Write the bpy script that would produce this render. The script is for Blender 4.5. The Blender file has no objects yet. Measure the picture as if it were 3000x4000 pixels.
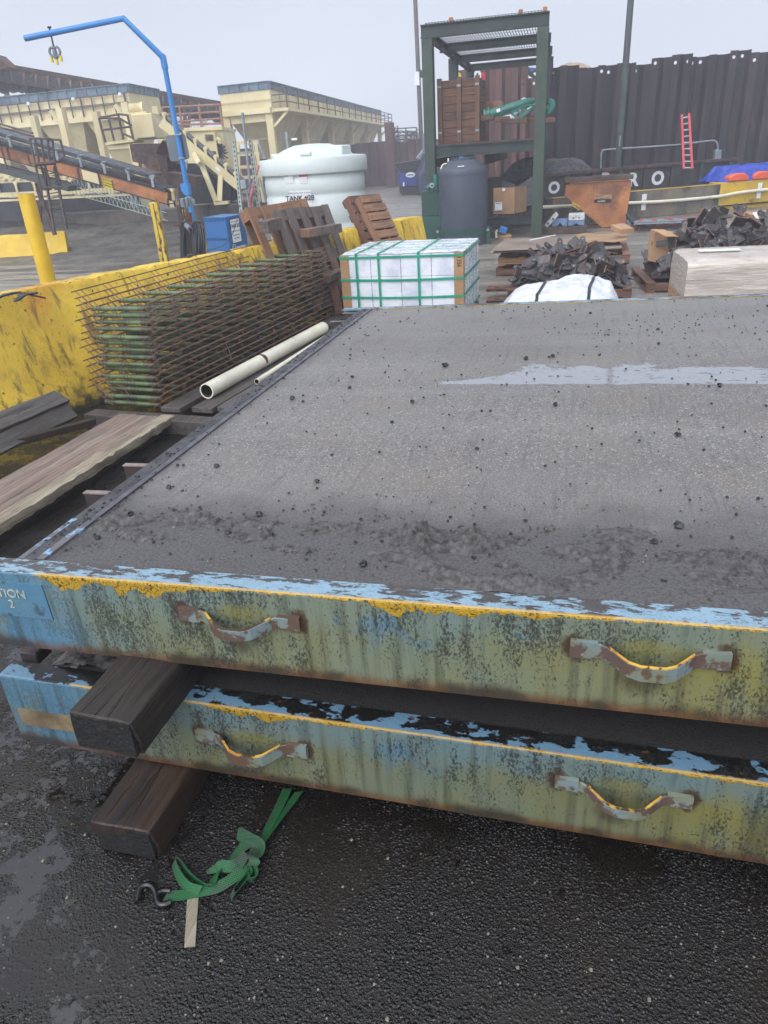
import bpy, bmesh, math, random
from mathutils import Vector, Matrix, noise
V = Vector
R = random.Random(11)
SC = bpy.context.scene
COL = SC.collection
PI = math.pi

# ------------------------------------------------------------------ camera
FPX, EYE, YAW = 2800.0, 1.65, math.radians(16.3)
_n = V((372, 5595, FPX)).normalized()
_y = (V((0, 0, 1)) - _n * _n.z).normalized()
_z = -_n
_x = _y.cross(_z)
_cam = Matrix((_x, _y, _z))
ROT = Matrix.Rotation(YAW, 3, 'Z') @ _cam
CAM = V((0, 0, EYE))
FWD = V((-math.sin(YAW), math.cos(YAW), 0))
RGT = V((math.cos(YAW), math.sin(YAW), 0))

def ray(u, v):
    return ROT @ V((u - 1500, v - 2000, FPX))
def G(u, v, z=0.0):                     # where a sight line meets the level z
    d = ray(u, v); return CAM + d * ((z - EYE) / d.z)
def D(u, v, y):                         # where it meets the plane y
    d = ray(u, v); return CAM + d * (y / d.y)
def F(u, v, d0):                        # at a given distance ahead
    d = ray(u, v); return CAM + d * (d0 / d.dot(FWD))
def VP(u, v, a, b):                     # on the upright plane through a and b
    d = ray(u, v); n = (b - a).cross(V((0, 0, 1)))
    return CAM + d * ((a - CAM).dot(n) / d.dot(n))

cd = bpy.data.cameras.new('camera'); cam = bpy.data.objects.new('camera', cd); COL.objects.link(cam)
cd.sensor_fit = 'VERTICAL'; cd.sensor_height = 24.0; cd.lens = 24.0 * FPX / 4000
cd.clip_start = 0.05; cd.clip_end = 2000
mx = Matrix((ROT.col[0], -ROT.col[1], -ROT.col[2])).transposed().to_4x4()
mx.translation = CAM; cam.matrix_world = mx
SC.camera = cam

# ------------------------------------------------------------------ scene helpers
OFF = {}
def tag(o, label, cat, group=None, kind=None):
    if label: o['label'] = label
    if cat: o['category'] = cat
    if group: o['group'] = group
    if kind: o['kind'] = kind
    return o
def thing(name, label, cat, loc=(0, 0, 0), group=None, rz=0.0):
    o = bpy.data.objects.new(name, None); COL.objects.link(o); o.empty_display_size = .1
    o.location = loc; o.rotation_euler = (0, 0, rz); OFF[o] = V(loc)
    return tag(o, label, cat, group)
def copy_tree(o, parent=None):
    c = o.copy(); COL.objects.link(c); c.parent = parent
    for k in list(o.children): copy_tree(k, c)
    return c

class M:
    def __init__(s): s.v = []; s.f = []
    def add(s, vs, fs):
        n = len(s.v); s.v += [V(p) for p in vs]; s.f += [tuple(i + n for i in f) for f in fs]; return s
    def hexa(s, p):          # 4 bottom (ccw) + 4 top
        return s.add(p, [(3, 2, 1, 0), (4, 5, 6, 7), (0, 1, 5, 4), (1, 2, 6, 5), (2, 3, 7, 6), (3, 0, 4, 7)])
    def box(s, x0, x1, y0, y1, z0, z1, m=None):
        p = [V(q) for q in ((x0, y0, z0), (x1, y0, z0), (x1, y1, z0), (x0, y1, z0), (x0, y0, z1), (x1, y0, z1), (x1, y1, z1), (x0, y1, z1))]
        if m is not None: p = [m @ q for q in p]
        return s.hexa(p)
    def bar(s, a, b, w, h, up=V((0, 0, 1))):      # w sideways, h along up
        a, b = V(a), V(b); d = (b - a).normalized()
        sd = d.cross(up)
        if sd.length < 1e-4: sd = d.cross(V((1, 0, 0)))
        sd.normalize(); u = sd.cross(d).normalized()
        sd *= w / 2; u *= h / 2
        return s.hexa([a - sd - u, a + sd - u, b + sd - u, b - sd - u, a - sd + u, a + sd + u, b + sd + u, b - sd + u])
    def tube(s, pts, r, n=8, caps=True, r1=None):
        pts = [V(p) for p in pts]; rings = []
        L = len(pts); up = None
        for i, p in enumerate(pts):
            t = ((pts[i + 1] - p) if i == 0 else (p - pts[i - 1]) if i == L - 1 else (pts[i + 1] - p).normalized() + (p - pts[i - 1]).normalized())
            t = t.normalized() if t.length > 1e-9 else V((0, 0, 1))
            if up is None: up = V((0, 0, 1)) if abs(t.z) < .9 else V((1, 0, 0))
            a = t.cross(up).normalized(); b = a.cross(t); up = b
            rr = r if r1 is None else r + (r1 - r) * i / max(1, L - 1)
            rings.append([p + (a * math.cos(2 * PI * k / n) + b * math.sin(2 * PI * k / n)) * rr for k in range(n)])
        vs = [q for rg in rings for q in rg]; fs = []
        for i in range(L - 1):
            for k in range(n):
                fs.append((i * n + k, i * n + (k + 1) % n, (i + 1) * n + (k + 1) % n, (i + 1) * n + k))
        if caps: fs += [tuple(range(n - 1, -1, -1)), tuple(range((L - 1) * n, L * n))]
        return s.add(vs, fs)
    def pipe(s, a, b, ro, ri, n=20):              # hollow
        a, b = V(a), V(b); t = (b - a).normalized(); up = V((0, 0, 1)) if abs(t.z) < .9 else V((1, 0, 0))
        x = t.cross(up).normalized(); y = x.cross(t); vs = []
        for p, r in ((a, ro), (b, ro), (b, ri), (a, ri)):
            vs += [p + (x * math.cos(2 * PI * k / n) + y * math.sin(2 * PI * k / n)) * r for k in range(n)]
        fs = [(j * n + k, j * n + (k + 1) % n, ((j + 1) % 4) * n + (k + 1) % n, ((j + 1) % 4) * n + k) for j in range(4) for k in range(n)]
        return s.add(vs, fs)
    def prism(s, pts, ext):                       # outline + extrusion
        pts = [V(p) for p in pts]; n = len(pts); ext = V(ext)
        return s.add(pts + [p + ext for p in pts], [tuple(range(n - 1, -1, -1)), tuple(range(n, 2 * n))] + [(i, (i + 1) % n, n + (i + 1) % n, n + i) for i in range(n)])
    def lathe(s, prof, c=(0, 0, 0), n=32, caps=True):
        c = V(c); vs = []; L = len(prof)
        for r, z in prof: vs += [c + V((r * math.cos(2 * PI * k / n), r * math.sin(2 * PI * k / n), z)) for k in range(n)]
        fs = [(i * n + k, i * n + (k + 1) % n, (i + 1) * n + (k + 1) % n, (i + 1) * n + k) for i in range(L - 1) for k in range(n)]
        if caps: fs += [tuple(range(n - 1, -1, -1)), tuple(range((L - 1) * n, L * n))]
        return s.add(vs, fs)
    def grid(s, fn, nu, nv):
        vs = [fn(i / nu, j / nv) for j in range(nv + 1) for i in range(nu + 1)]
        return s.add(vs, [(j * (nu + 1) + i, j * (nu + 1) + i + 1, (j + 1) * (nu + 1) + i + 1, (j + 1) * (nu + 1) + i) for j in range(nv) for i in range(nu)])
    def ribbon(s, pts, ws, th=.0015):             # centre line, width vectors
        n = len(pts); vs = []; fs = []
        for i, (p, w) in enumerate(zip(pts, ws)):
            p, w = V(p), V(w); t = V(pts[min(n - 1, i + 1)]) - V(pts[max(0, i - 1)])
            nn = t.cross(w); nn = nn.normalized() * th if nn.length > 1e-9 else V((0, 0, th))
            vs += [p - w / 2 - nn, p + w / 2 - nn, p + w / 2 + nn, p - w / 2 + nn]
        for i in range(n - 1):
            for k in range(4): fs.append((i * 4 + k, i * 4 + (k + 1) % 4, i * 4 + 4 + (k + 1) % 4, i * 4 + 4 + k))
        fs += [(3, 2, 1, 0), tuple(range(n * 4 - 4, n * 4))]
        return s.add(vs, fs)
    def xf(s, m): s.v = [m @ p for p in s.v]; return s
    def sub(s, cuts):                              # subdivide long faces
        bm = bmesh.new(); vs = [bm.verts.new(p) for p in s.v]
        for f in s.f:
            try: bm.faces.new([vs[i] for i in f])
            except ValueError: pass
        bmesh.ops.subdivide_edges(bm, edges=[e for e in bm.edges], cuts=cuts, use_grid_fill=True)
        bm.verts.ensure_lookup_table(); bm.verts.index_update()
        s.v = [v.co.copy() for v in bm.verts]; s.f = [tuple(v.index for v in f.verts) for f in bm.faces]; bm.free(); return s
    def longsub(s, axis, step):                    # slice along an axis
        bm = bmesh.new(); vs = [bm.verts.new(p) for p in s.v]
        for f in s.f:
            try: bm.faces.new([vs[i] for i in f])
            except ValueError: pass
        lo = min(p[axis] for p in s.v); hi = max(p[axis] for p in s.v); k = lo + step
        nrm = V((0, 0, 0)); nrm[axis] = 1
        while k < hi - step * .3:
            co = V((0, 0, 0)); co[axis] = k
            bmesh.ops.bisect_plane(bm, geom=list(bm.verts) + list(bm.edges) + list(bm.faces), plane_co=co, plane_no=nrm); k += step
        bm.verts.ensure_lookup_table(); bm.verts.index_update()
        s.v = [v.co.copy() for v in bm.verts]; s.f = [tuple(v.index for v in f.verts) for f in bm.faces]; bm.free(); return s
    def rough(s, amp, sc, seed=0):
        for p in s.v:
            q = p * sc + V((seed * 7.3, seed * 3.1, seed)); p += noise.noise_vector(q) * amp
        return s
    def build(s, name, mat, parent=None, world=True, smooth=None, bevel=0, seg=1):
        me = bpy.data.meshes.new(name); o = bpy.data.objects.new(name, me); COL.objects.link(o)
        vs = s.v
        if parent is not None:
            r = parent
            while r.parent: r = r.parent
            if world: vs = [p - OFF.get(r, V((0, 0, 0))) for p in vs]
            o.parent = parent
        elif world:
            lo = V([min(p[i] for p in vs) for i in range(3)]); hi = V([max(p[i] for p in vs) for i in range(3)])
            c = V(((lo.x + hi.x) / 2, (lo.y + hi.y) / 2, lo.z)); vs = [p - c for p in vs]; o.location = c; OFF[o] = c
        me.from_pydata(vs, [], s.f); me.validate(); me.update()
        bm = bmesh.new(); bm.from_mesh(me); bmesh.ops.recalc_face_normals(bm, faces=bm.faces); bm.to_mesh(me); bm.free()
        if smooth is not None:
            me.shade_smooth(); me.set_sharp_from_angle(angle=math.radians(smooth))
        if mat: me.materials.append(mat)
        if bevel:
            b = o.modifiers.new('edge', 'BEVEL'); b.width = bevel; b.segments = seg; b.limit_method = 'ANGLE'; b.angle_limit = math.radians(35)
        return o

# lettering is turned into meshes first, while the scene is small
TXT = {}
def pretext(*words):
    obs = []
    for w in words:
        c = bpy.data.curves.new('lettering', 'FONT'); c.body = w; c.size = 1; c.extrude = .01; c.align_x = 'CENTER'; c.align_y = 'CENTER'; c.offset = .045 if len(w) == 1 and w != '2' else .022 if 'TANK' in w else .008
        o = bpy.data.objects.new('lettering', c); COL.objects.link(o); obs.append((w, o))
    dg = bpy.context.evaluated_depsgraph_get()
    for w, o in obs: TXT[w] = bpy.data.meshes.new_from_object(o.evaluated_get(dg))
    for w, o in obs: bpy.data.objects.remove(o)
pretext('SECTION', '2', 'TANK #28', 'Suffolk County Dept. of Health', 'TANK #32', 'CLEARSTREAM', 'O', 'R', 'P', 'CAUTION', 'LOW OVERHEAD', 'CLEARANCE', 'WRIGHT', 'SELF-DUMPING HOPPER', 'GLOBAL', 'WATER FOR DILUTION', 'RECYCLED WATER', 'NON POTABLE', 'DANGER', '1356', 'FRAGILE')
def text(w, ctr, right, up, size, mat, parent, sx=1.0, bold=0.0):
    me = TXT[w].copy(); me.materials.clear(); me.materials.append(mat)
    right, up = V(right).normalized(), V(up).normalized(); nn = right.cross(up)
    r = parent
    while r.parent: r = r.parent
    b = V(ctr) - OFF.get(r, V((0, 0, 0)))
    for v in me.vertices:
        v.co = b + right * v.co.x * size * sx + up * v.co.y * size + nn * (v.co.z * .1 + .0)
    o = bpy.data.objects.new('lettering', me); COL.objects.link(o); o.parent = parent
    return o

# ------------------------------------------------------------------ materials
def L(r, g, b, k=1.0):
    f = lambda c: (c / 255 / 12.92 if c / 255 <= .04045 else ((c / 255 + .055) / 1.055) ** 2.4)
    return (f(r) * k, f(g) * k, f(b) * k, 1)
class Mt:
    def __init__(s, name):
        s.m = bpy.data.materials.new(name); s.m.use_nodes = True; s.t = s.m.node_tree; s.t.nodes.clear()
        s.o = s.t.nodes.new('ShaderNodeOutputMaterial'); s.b = s.t.nodes.new('ShaderNodeBsdfPrincipled')
        s.t.links.new(s.b.outputs[0], s.o.inputs[0]); s.tc = s.t.nodes.new('ShaderNodeTexCoord')
        s.obj = s.tc.outputs['Object']
        oi = s.t.nodes.new('ShaderNodeObjectInfo')
        s.rnd = oi.outputs['Random']
        s.vr = s.vm('ADD', s.obj, s.vm('SCALE', (7, 11, 5), None, s.mul(s.rnd, 3.0)))
    def put(s, sock, val):
        if isinstance(val, bpy.types.NodeSocket): s.t.links.new(val, sock)
        elif val is not None: sock.default_value = val
    def ma(s, op, a, b=None, c=None, clamp=False):
        n = s.t.nodes.new('ShaderNodeMath'); n.operation = op; n.use_clamp = clamp
        for i, q in enumerate((a, b, c)): s.put(n.inputs[i], q)
        return n.outputs[0]
    def mul(s, a, b): return s.ma('MULTIPLY', a, b)
    def add(s, a, b): return s.ma('ADD', a, b)
    def vm(s, op, a, b=None, sc=None):
        n = s.t.nodes.new('ShaderNodeVectorMath'); n.operation = op
        s.put(n.inputs[0], a); s.put(n.inputs[1], b)
        if sc is not None: s.put(n.inputs['Scale'], sc)
        return n.outputs[0]
    def st(s, vec, x, y, z): return s.vm('MULTIPLY', vec, (x, y, z))
    def sep(s, vec):
        n = s.t.nodes.new('ShaderNodeSeparateXYZ'); s.put(n.inputs[0], vec); return n.outputs
    def noise(s, vec, scale, detail=4, rough=.55, dist=0):
        n = s.t.nodes.new('ShaderNodeTexNoise'); s.put(n.inputs['Vector'], vec)
        for k, q in (('Scale', scale), ('Detail', detail), ('Roughness', rough), ('Distortion', dist)): s.put(n.inputs[k], q)
        return n.outputs[0]
    def vor(s, vec, scale, feat='F1', out='Distance'):
        n = s.t.nodes.new('ShaderNodeTexVoronoi'); n.feature = feat; s.put(n.inputs['Vector'], vec); s.put(n.inputs['Scale'], scale); return n.outputs[out]
    def map(s, x, a, b, c=0.0, d=1.0, smooth=True):
        n = s.t.nodes.new('ShaderNodeMapRange'); n.interpolation_type = 'SMOOTHSTEP' if smooth else 'LINEAR'; n.clamp = True
        for i, q in enumerate((x, a, b, c, d)): s.put(n.inputs[i], q)
        return n.outputs[0]
    def mix(s, f, a, b):
        n = s.t.nodes.new('ShaderNodeMix'); n.data_type = 'RGBA'; s.put(n.inputs[0], f); s.put(n.inputs[6], a); s.put(n.inputs[7], b); return n.outputs[2]
    def bump(s, h, strength=.3, dist=.01):
        n = s.t.nodes.new('ShaderNodeBump'); s.put(n.inputs['Strength'], strength); s.put(n.inputs['Distance'], dist); s.put(n.inputs['Height'], h); s.t.links.new(n.outputs[0], s.b.inputs['Normal'])
    def fin(s, col, rough=.6, spec=None, metal=None):
        s.put(s.b.inputs['Base Color'], col); s.put(s.b.inputs['Roughness'], rough)
        if spec is not None: s.put(s.b.inputs['Specular IOR Level'], spec)
        if metal is not None: s.put(s.b.inputs['Metallic'], metal)
        return s.m

def gm(name, c1, c2=None, sc=4, rough=.55, dirt=None, dsc=3, dth=(.52, .68), damt=.8, bump=.15, bsc=60, bd=.004, streak=1.0, spec=None, metal=None, fine=.25):
    m = Mt(name); v = m.st(m.vr, 1, 1, streak)
    c2 = c2 or tuple(q * .72 for q in c1[:3]) + (1,)
    col = m.mix(m.map(m.noise(v, sc, 5), .3, .7), c1, c2)
    if fine: col = m.mix(m.mul(m.map(m.noise(v, sc * 14, 3, .7), .45, .75), fine), col, tuple(q * .45 for q in c2[:3]) + (1,))
    if dirt: col = m.mix(m.mul(m.map(m.noise(v, dsc, 7, .65), *dth), damt), col, dirt)
    r = m.map(m.noise(m.vr, sc * 2, 3), .3, .7, rough * .75, min(1, rough * 1.25))
    if bump: m.bump(m.noise(m.vr, bsc, 4, .6), bump, bd)
    return m.fin(col, r, spec, metal)

def wood(name, c1, c2, c3, axis=0, rough=.7, k=1.0, crack=.6, spec=.4):
    m = Mt(name); sc = [14, 14, 14]; sc[axis] = .9; v = m.st(m.vr, *sc)
    g = m.noise(v, 2.2 * k, 6, .65, .6)
    col = m.mix(m.map(g, .32, .68), c1, c2)
    col = m.mix(m.map(m.noise(m.vr, 2.3, 4), .48, .75), col, c3)
    f = m.noise(v, 9 * k, 3, .6); col = m.mix(m.mul(m.map(f, .5, .72), .55), col, tuple(q * .3 for q in c1[:3]) + (1,))
    s2 = list(sc); s2[axis] = .35; cr = m.noise(m.st(m.vr, *s2), 1.4 * k, 2, .5, .3)
    line = m.map(m.ma('ABSOLUTE', m.add(cr, -.5)), 0, .012, 1, 0)
    col = m.mix(m.mul(line, crack), col, tuple(q * .15 for q in c1[:3]) + (1,))
    m.bump(m.add(g, m.mul(line, -.8)), .35, .006)
    return m.fin(col, m.map(f, .3, .7, rough * .8, min(1, rough * 1.15)), spec)
# ---- special surfaces
def ground_mat():
    m = Mt('wet_asphalt'); p = m.obj; X, Y, Z = m.sep(p)
    agg = m.vor(p, 105, 'F1'); cs = m.sep(m.vor(p, 105, 'F1', 'Color')); agg2 = m.vor(p, 190, 'F1'); cs2 = m.sep(m.vor(p, 190, 'F1', 'Color'))
    fine = m.noise(p, 260, 4, .75); big = m.noise(p, .7, 5, .6); mid = m.noise(p, 5, 5, .6)
    col = m.mix(m.map(mid, .3, .7), L(14, 11, 8), L(23, 18, 14))
    col = m.mix(m.mul(cs[2], .5), col, L(32, 27, 23)); col = m.mix(m.mul(cs2[2], .4), col, L(14, 13, 12))
    col = m.mix(m.mul(m.map(m.noise(p, 1.4, 4), .52, .7), .5), col, L(40, 31, 25))
    stone = m.mul(m.map(cs[0], .975, .978), m.map(agg, .36, .2)); col = m.mix(m.mul(stone, .8), col, L(150, 136, 114))
    stone2 = m.mul(m.map(cs2[1], .955, .96), m.map(agg2, .36, .24)); col = m.mix(m.mul(stone2, .7), col, L(132, 124, 110))
    sm = m.map(m.noise(p, 2.1, 5, .6), .46, .6); col = m.mix(m.mul(sm, .6), col, L(30, 24, 19))
    # yard beyond the barrier is covered by grey slurry
    far = m.map(m.add(Y, m.mul(X, -.25)), 6.5, 9.0)
    trk = m.noise(m.st(p, .35, 1.9, 1), 1.3, 6, .6, .5)
    mud = m.mix(m.map(trk, .35, .65), L(98, 92, 84), L(144, 138, 128))
    mud = m.mix(m.map(m.noise(p, 2.5, 7, .7), .52, .72), mud, L(68, 64, 57))
    col = m.mix(far, col, mud)
    wetl = m.map(m.add(m.add(X, m.mul(big, -1.6)), m.mul(Y, -.12)), -1.75, -2.35)
    pn = m.add(m.mul(m.noise(p, 6.5, 8, .66, .25), .62), m.mul(m.noise(p, 42, 5, .65), .38))
    pud = m.mul(m.map(m.add(pn, m.mul(wetl, .075)), .588, .60), m.map(far, .6, .2))
    rough = m.mix(m.map(fine, .3, .7), (.17,) * 3 + (1,), (.42,) * 3 + (1,))
    rough = m.mix(m.mul(far, .8), rough, (.36,) * 3 + (1,))
    rough = m.mix(m.mul(far, m.map(trk, .54, .64)), rough, (.14,) * 3 + (1,))
    rough = m.mix(m.mul(m.mul(wetl, m.map(far, .6, .2)), .75), rough, (.07,) * 3 + (1,))
    rough = m.mix(pud, rough, (.04,) * 3 + (1,))
    dome = lambda d, c: m.mul(m.map(d, .62, .1, 0, 1), m.add(.25, m.mul(c, .75)))
    h = m.add(m.add(m.mul(dome(agg, cs[1]), 1.0), m.mul(dome(agg2, cs2[0]), .5)), m.mul(fine, .35))
    h = m.mul(h, m.mul(m.add(1.0, m.mul(pud, -.97)), m.mul(m.add(1.0, m.mul(far, -.6)), m.add(1.0, m.mul(sm, -.78)))))
    m.bump(h, 1.0, .0046)
    return m.fin(col, rough, m.add(.5, m.mul(pud, .5)))

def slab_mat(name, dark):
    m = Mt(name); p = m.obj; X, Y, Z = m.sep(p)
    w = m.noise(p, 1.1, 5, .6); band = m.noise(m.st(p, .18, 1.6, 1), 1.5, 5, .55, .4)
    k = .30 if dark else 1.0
    col = m.mix(m.map(band, .35, .65), L(104, 100, 96, k), L(118, 114, 109, k))
    col = m.mix(m.mul(m.map(w, .5, .7), .22), col, L(80, 78, 78, k))
    grit = m.noise(p, 210, 3, .8); col = m.mix(m.mul(m.map(grit, .50, .64), .75), col, L(46, 44, 43, k)); col = m.mix(m.mul(m.map(grit, .47, .36), .5), col, L(158, 152, 144, k))
    rain = m.noise(m.st(p, 45, 2.5, 1), 1.0, 4, .6); col = m.mix(m.mul(m.map(rain, .52, .72), .35), col, L(46, 46, 49, k))
    # exposed aggregate between the dirt and the puddle
    zone = m.mul(m.map(m.add(Y, m.mul(m.add(w, -.5), 1.2)), .35, .9), m.map(m.add(Y, m.mul(m.add(w, -.5), 1.2)), 3.4, 1.2, .25, 1))
    for sc, lim, c, a in ((95, .87, L(166, 156, 142, k), .5), (60, .82, L(66, 70, 80, k), .6), (150, .90, L(190, 184, 172, k), .6), (110, .84, L(136, 116, 98, k), .6), (75, .92, L(158, 152, 144, k), .5)):
        vv = m.vm('ADD', m.st(p, 1, .85, 1), (sc * .37, sc * .11, 0)); hit = m.map(m.sep(m.vor(vv, sc, 'F1', 'Color'))[0], lim, lim + .01)
        col = m.mix(m.mul(m.mul(m.mul(hit, m.map(m.vor(vv, sc), .46, .34)), zone), a), col, c)
    warm = m.mul(zone, m.map(m.noise(p, 2.2, 4), .5, .7)); col = m.mix(m.mul(warm, .35), col, L(122, 110, 98, k))
    dirt = m.map(m.add(Y, m.mul(m.add(m.noise(p, 5, 6, .65), -.5), .45)), .62, .3)
    dc = m.mix(m.map(m.noise(p, 120, 3, .7), .4, .7), L(86, 83, 82, k), L(54, 52, 52, k))
    col = m.mix(m.mul(dirt, .9), col, dc)
    edge = m.map(m.add(X, m.mul(m.noise(p, 9, 5), .12)), .22, .1); col = m.mix(m.mul(edge, .6), col, L(50, 49, 51, k))
    rough = m.mix(m.map(w, .35, .65), (.38,) * 3 + (1,), (.5,) * 3 + (1,))
    rough = m.mix(dirt, rough, (.68,) * 3 + (1,))
    # standing water, a long shallow pool in the far half
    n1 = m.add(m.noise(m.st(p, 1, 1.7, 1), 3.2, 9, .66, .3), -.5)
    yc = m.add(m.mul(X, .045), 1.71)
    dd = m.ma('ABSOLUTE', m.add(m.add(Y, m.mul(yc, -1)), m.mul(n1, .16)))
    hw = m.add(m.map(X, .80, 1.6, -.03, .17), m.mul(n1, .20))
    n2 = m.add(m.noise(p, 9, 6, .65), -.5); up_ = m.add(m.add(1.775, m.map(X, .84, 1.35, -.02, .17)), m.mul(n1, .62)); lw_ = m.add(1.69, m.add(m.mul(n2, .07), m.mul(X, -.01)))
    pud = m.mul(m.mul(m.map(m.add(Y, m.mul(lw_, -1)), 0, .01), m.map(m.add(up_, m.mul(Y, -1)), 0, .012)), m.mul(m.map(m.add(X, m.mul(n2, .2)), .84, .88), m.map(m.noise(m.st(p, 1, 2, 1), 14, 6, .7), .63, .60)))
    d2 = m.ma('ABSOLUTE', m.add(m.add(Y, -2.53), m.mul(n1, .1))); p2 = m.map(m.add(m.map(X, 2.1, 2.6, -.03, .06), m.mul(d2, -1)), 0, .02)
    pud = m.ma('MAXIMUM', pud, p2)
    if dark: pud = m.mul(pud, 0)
    col = m.mix(m.mul(pud, .85), col, L(134, 136, 140))  # silty tone, paled to put the sky's reflection into the colour
    rough = m.mix(pud, rough, (.06,) * 3 + (1,))
    h = m.add(m.mul(m.noise(p, 150, 4, .7), m.add(.35, m.mul(dirt, .9))), m.add(m.mul(rain, .4), m.mul(m.noise(p, 24, 5, .65), m.add(.2, m.mul(dirt, .8)))))
    m.bump(m.mul(h, m.add(1, m.mul(pud, -.985))), .55, .006)
    return m.fin(col, rough, m.add(.5, m.mul(pud, .5)))

def beam_mat(name, lower, hs=()):
    m = Mt(name); p = m.obj; X, Y, Z = m.sep(p)
    nz = m.sep(m.tc.outputs['Normal'])[2]; top = m.map(nz, .4, .7)
    nb = m.noise(p, 1.9, 5, .6); nm = m.noise(p, 7, 5, .6)
    col = m.mix(m.map(m.add(nb, m.mul(X, .11)), .38, .78), L(122, 140, 126), L(136, 134, 88))
    col = m.mix(m.mul(m.map(m.noise(m.st(p, 3, 3, .5), 3, 4), .5, .75), .4), col, L(150, 160, 142))
    blue = m.map(m.add(m.add(X, m.mul(m.add(nm, -.5), .35)), m.mul(Z, -.5 if lower else .3)), .42 if lower else .3, .02 if lower else -.05)
    col = m.mix(m.mul(blue, .9), col, L(86, 140, 172))
    upb = m.mul(m.map(m.add(Z, m.mul(nm, .06)), -.09, .0), .5 if lower else .25); col = m.mix(upb, col, L(110, 150, 168))
    col = m.mix(m.mul(m.map(m.noise(p, 5.3, 3), .62, .72), .6), col, L(96, 140, 166))
    col = m.mix(m.mul(m.map(m.noise(p, 3.1, 5), .58, .72), .55), col, L(150, 142, 62))
    # soot: runs and blisters
    br = m.map(m.noise(p, 2.6, 5, .6), .34, .62)
    run = m.add(m.mul(m.noise(m.st(p, 1, 1, .6), 150, 5, .75, .5), .65), m.mul(m.noise(m.st(p, 1, 1, .25), 20, 4, .6), .35))
    soot = m.mul(m.map(m.add(run, m.mul(br, .10)), .57 + (.025 if lower else 0), .64), m.map(X, .02, .3, .35, 1))
    col = m.mix(m.mul(soot, .80), col, L(34, 36, 30))
    runs2 = m.noise(m.st(p, 1, 1, .06), 28, 5, .6); col = m.mix(m.mul(m.map(runs2, .48, .68), .55), col, L(62, 62, 46))
    # yellow lip under the flange
    yd = m.add(m.map(m.noise(m.st(p, 1, 0, 0), 2.7 if lower else 2.0, 4, .6), .32, .68, .010, .050 if not lower else .024), m.mul(m.map(m.noise(m.st(p, 1, 0, 0), 42, 2), .64, .74), .03))
    env = (m.add(m.mul(m.map(X, .10, .16), m.map(X, .72, .36)), m.mul(m.map(X, .98, 1.10), m.map(X, 1.48, 1.22))) if not lower else m.add(m.mul(m.map(X, .50, .60), m.map(X, 1.10, .70)), m.mul(m.map(X, 1.30, 2.1), .6)))
    yd = m.add(m.mul(m.mul(yd, env), m.add(.15, m.map(m.noise(m.st(p, 1, 0, 0), 8, 5, .7), .36, .62, 0, 1.35))), m.mul(m.map(m.noise(m.st(p, 1, 0, 0), 9, 5, .7), .40 if not lower else .5, .60 if not lower else .66), .0065))
    yd = m.add(yd, m.mul(m.add(m.noise(p, 60, 4, .7), -.5), .010))
    on = m.map(X, .09, .12)
    yel = m.mul(m.map(m.add(Z, yd), 0, .003), on)
    wr = m.noise(p, 55, 6, .7, 2.4)
    yc = m.mix(m.map(wr, .5, .62), L(204, 162, 40), L(44, 40, 24))
    col = m.mix(m.mul(yel, m.add(1, m.mul(top, -1))), col, yc)
    # rust along the bottom and in spots
    ru = m.map(m.add(Z, m.mul(nm, -.09)), -.245, -.285)
    col = m.mix(m.mul(ru, .85), col, m.mix(m.map(nm, .4, .6), L(118, 66, 28), L(58, 38, 26)))
    col = m.mix(m.mul(m.map(m.noise(p, 11, 6, .7), .68, .74), .8), col, L(104, 58, 30))
    for xa, xb, zc in hs:
        xm = (xa + xb) / 2
        e = m.ma('SQRT', m.add(m.ma('POWER', m.mul(m.add(X, -xm), 1 / .10), 2), m.ma('POWER', m.mul(m.add(Z, -zc - .012), 1 / .035), 2)))
        col = m.mix(m.mul(m.map(m.add(e, m.mul(m.noise(p, 12, 5, .7), .9)), 1.35, .7), .5), col, L(146, 138, 56))
        for px in (xa - .005, xb + .005):
            e = m.ma('SQRT', m.add(m.ma('POWER', m.mul(m.add(X, -px), 1 / .032), 2), m.ma('POWER', m.mul(m.add(Z, -zc), 1 / .045), 2)))
            col = m.mix(m.mul(m.map(m.add(e, m.mul(m.noise(p, 38, 6, .75), 1.5)), 1.75, 1.3), .9), col, L(74, 48, 32))
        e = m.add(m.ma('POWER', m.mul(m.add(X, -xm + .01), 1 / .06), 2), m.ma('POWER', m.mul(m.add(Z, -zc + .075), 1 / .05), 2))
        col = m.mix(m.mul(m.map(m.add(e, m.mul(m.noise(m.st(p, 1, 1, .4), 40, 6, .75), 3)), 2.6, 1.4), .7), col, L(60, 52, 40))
    # top flange: blue paint showing through grime
    fl = m.noise(m.st(p, .42, 1.3, 1), 34, 7, .74, .15) if not lower else m.noise(m.st(p, .7, 1.2, 1), 17, 6, .62, .2)
    gl = m.map(Y, .0, .062, .07, .01)
    tb = m.map(m.add(m.add(fl, gl), m.mul(m.add(m.noise(p, 2.1, 4), -.5), .35)), .49, .54) if not lower else m.map(m.add(m.add(fl, m.mul(gl, 2.0)), m.mul(m.add(m.noise(p, 3.3, 4), -.5), .5)), .57, .6)
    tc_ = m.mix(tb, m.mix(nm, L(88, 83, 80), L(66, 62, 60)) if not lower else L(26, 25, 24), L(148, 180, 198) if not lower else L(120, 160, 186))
    tc_ = m.mix(m.map(m.noise(p, 33, 5, .7), .62, .68), tc_, L(120, 84, 56))
    tc_ = m.mix(m.mul(m.map(Y, .012, .002), m.mul(on, .9)), tc_, L(220, 172, 62))
    col = m.mix(top, col, tc_)
    m.bump(m.add(m.mul(soot, .8), m.add(m.mul(yel, m.mul(wr, .7)), m.mul(m.noise(p, 70, 5, .65), .4))), .5, .004)
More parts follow.
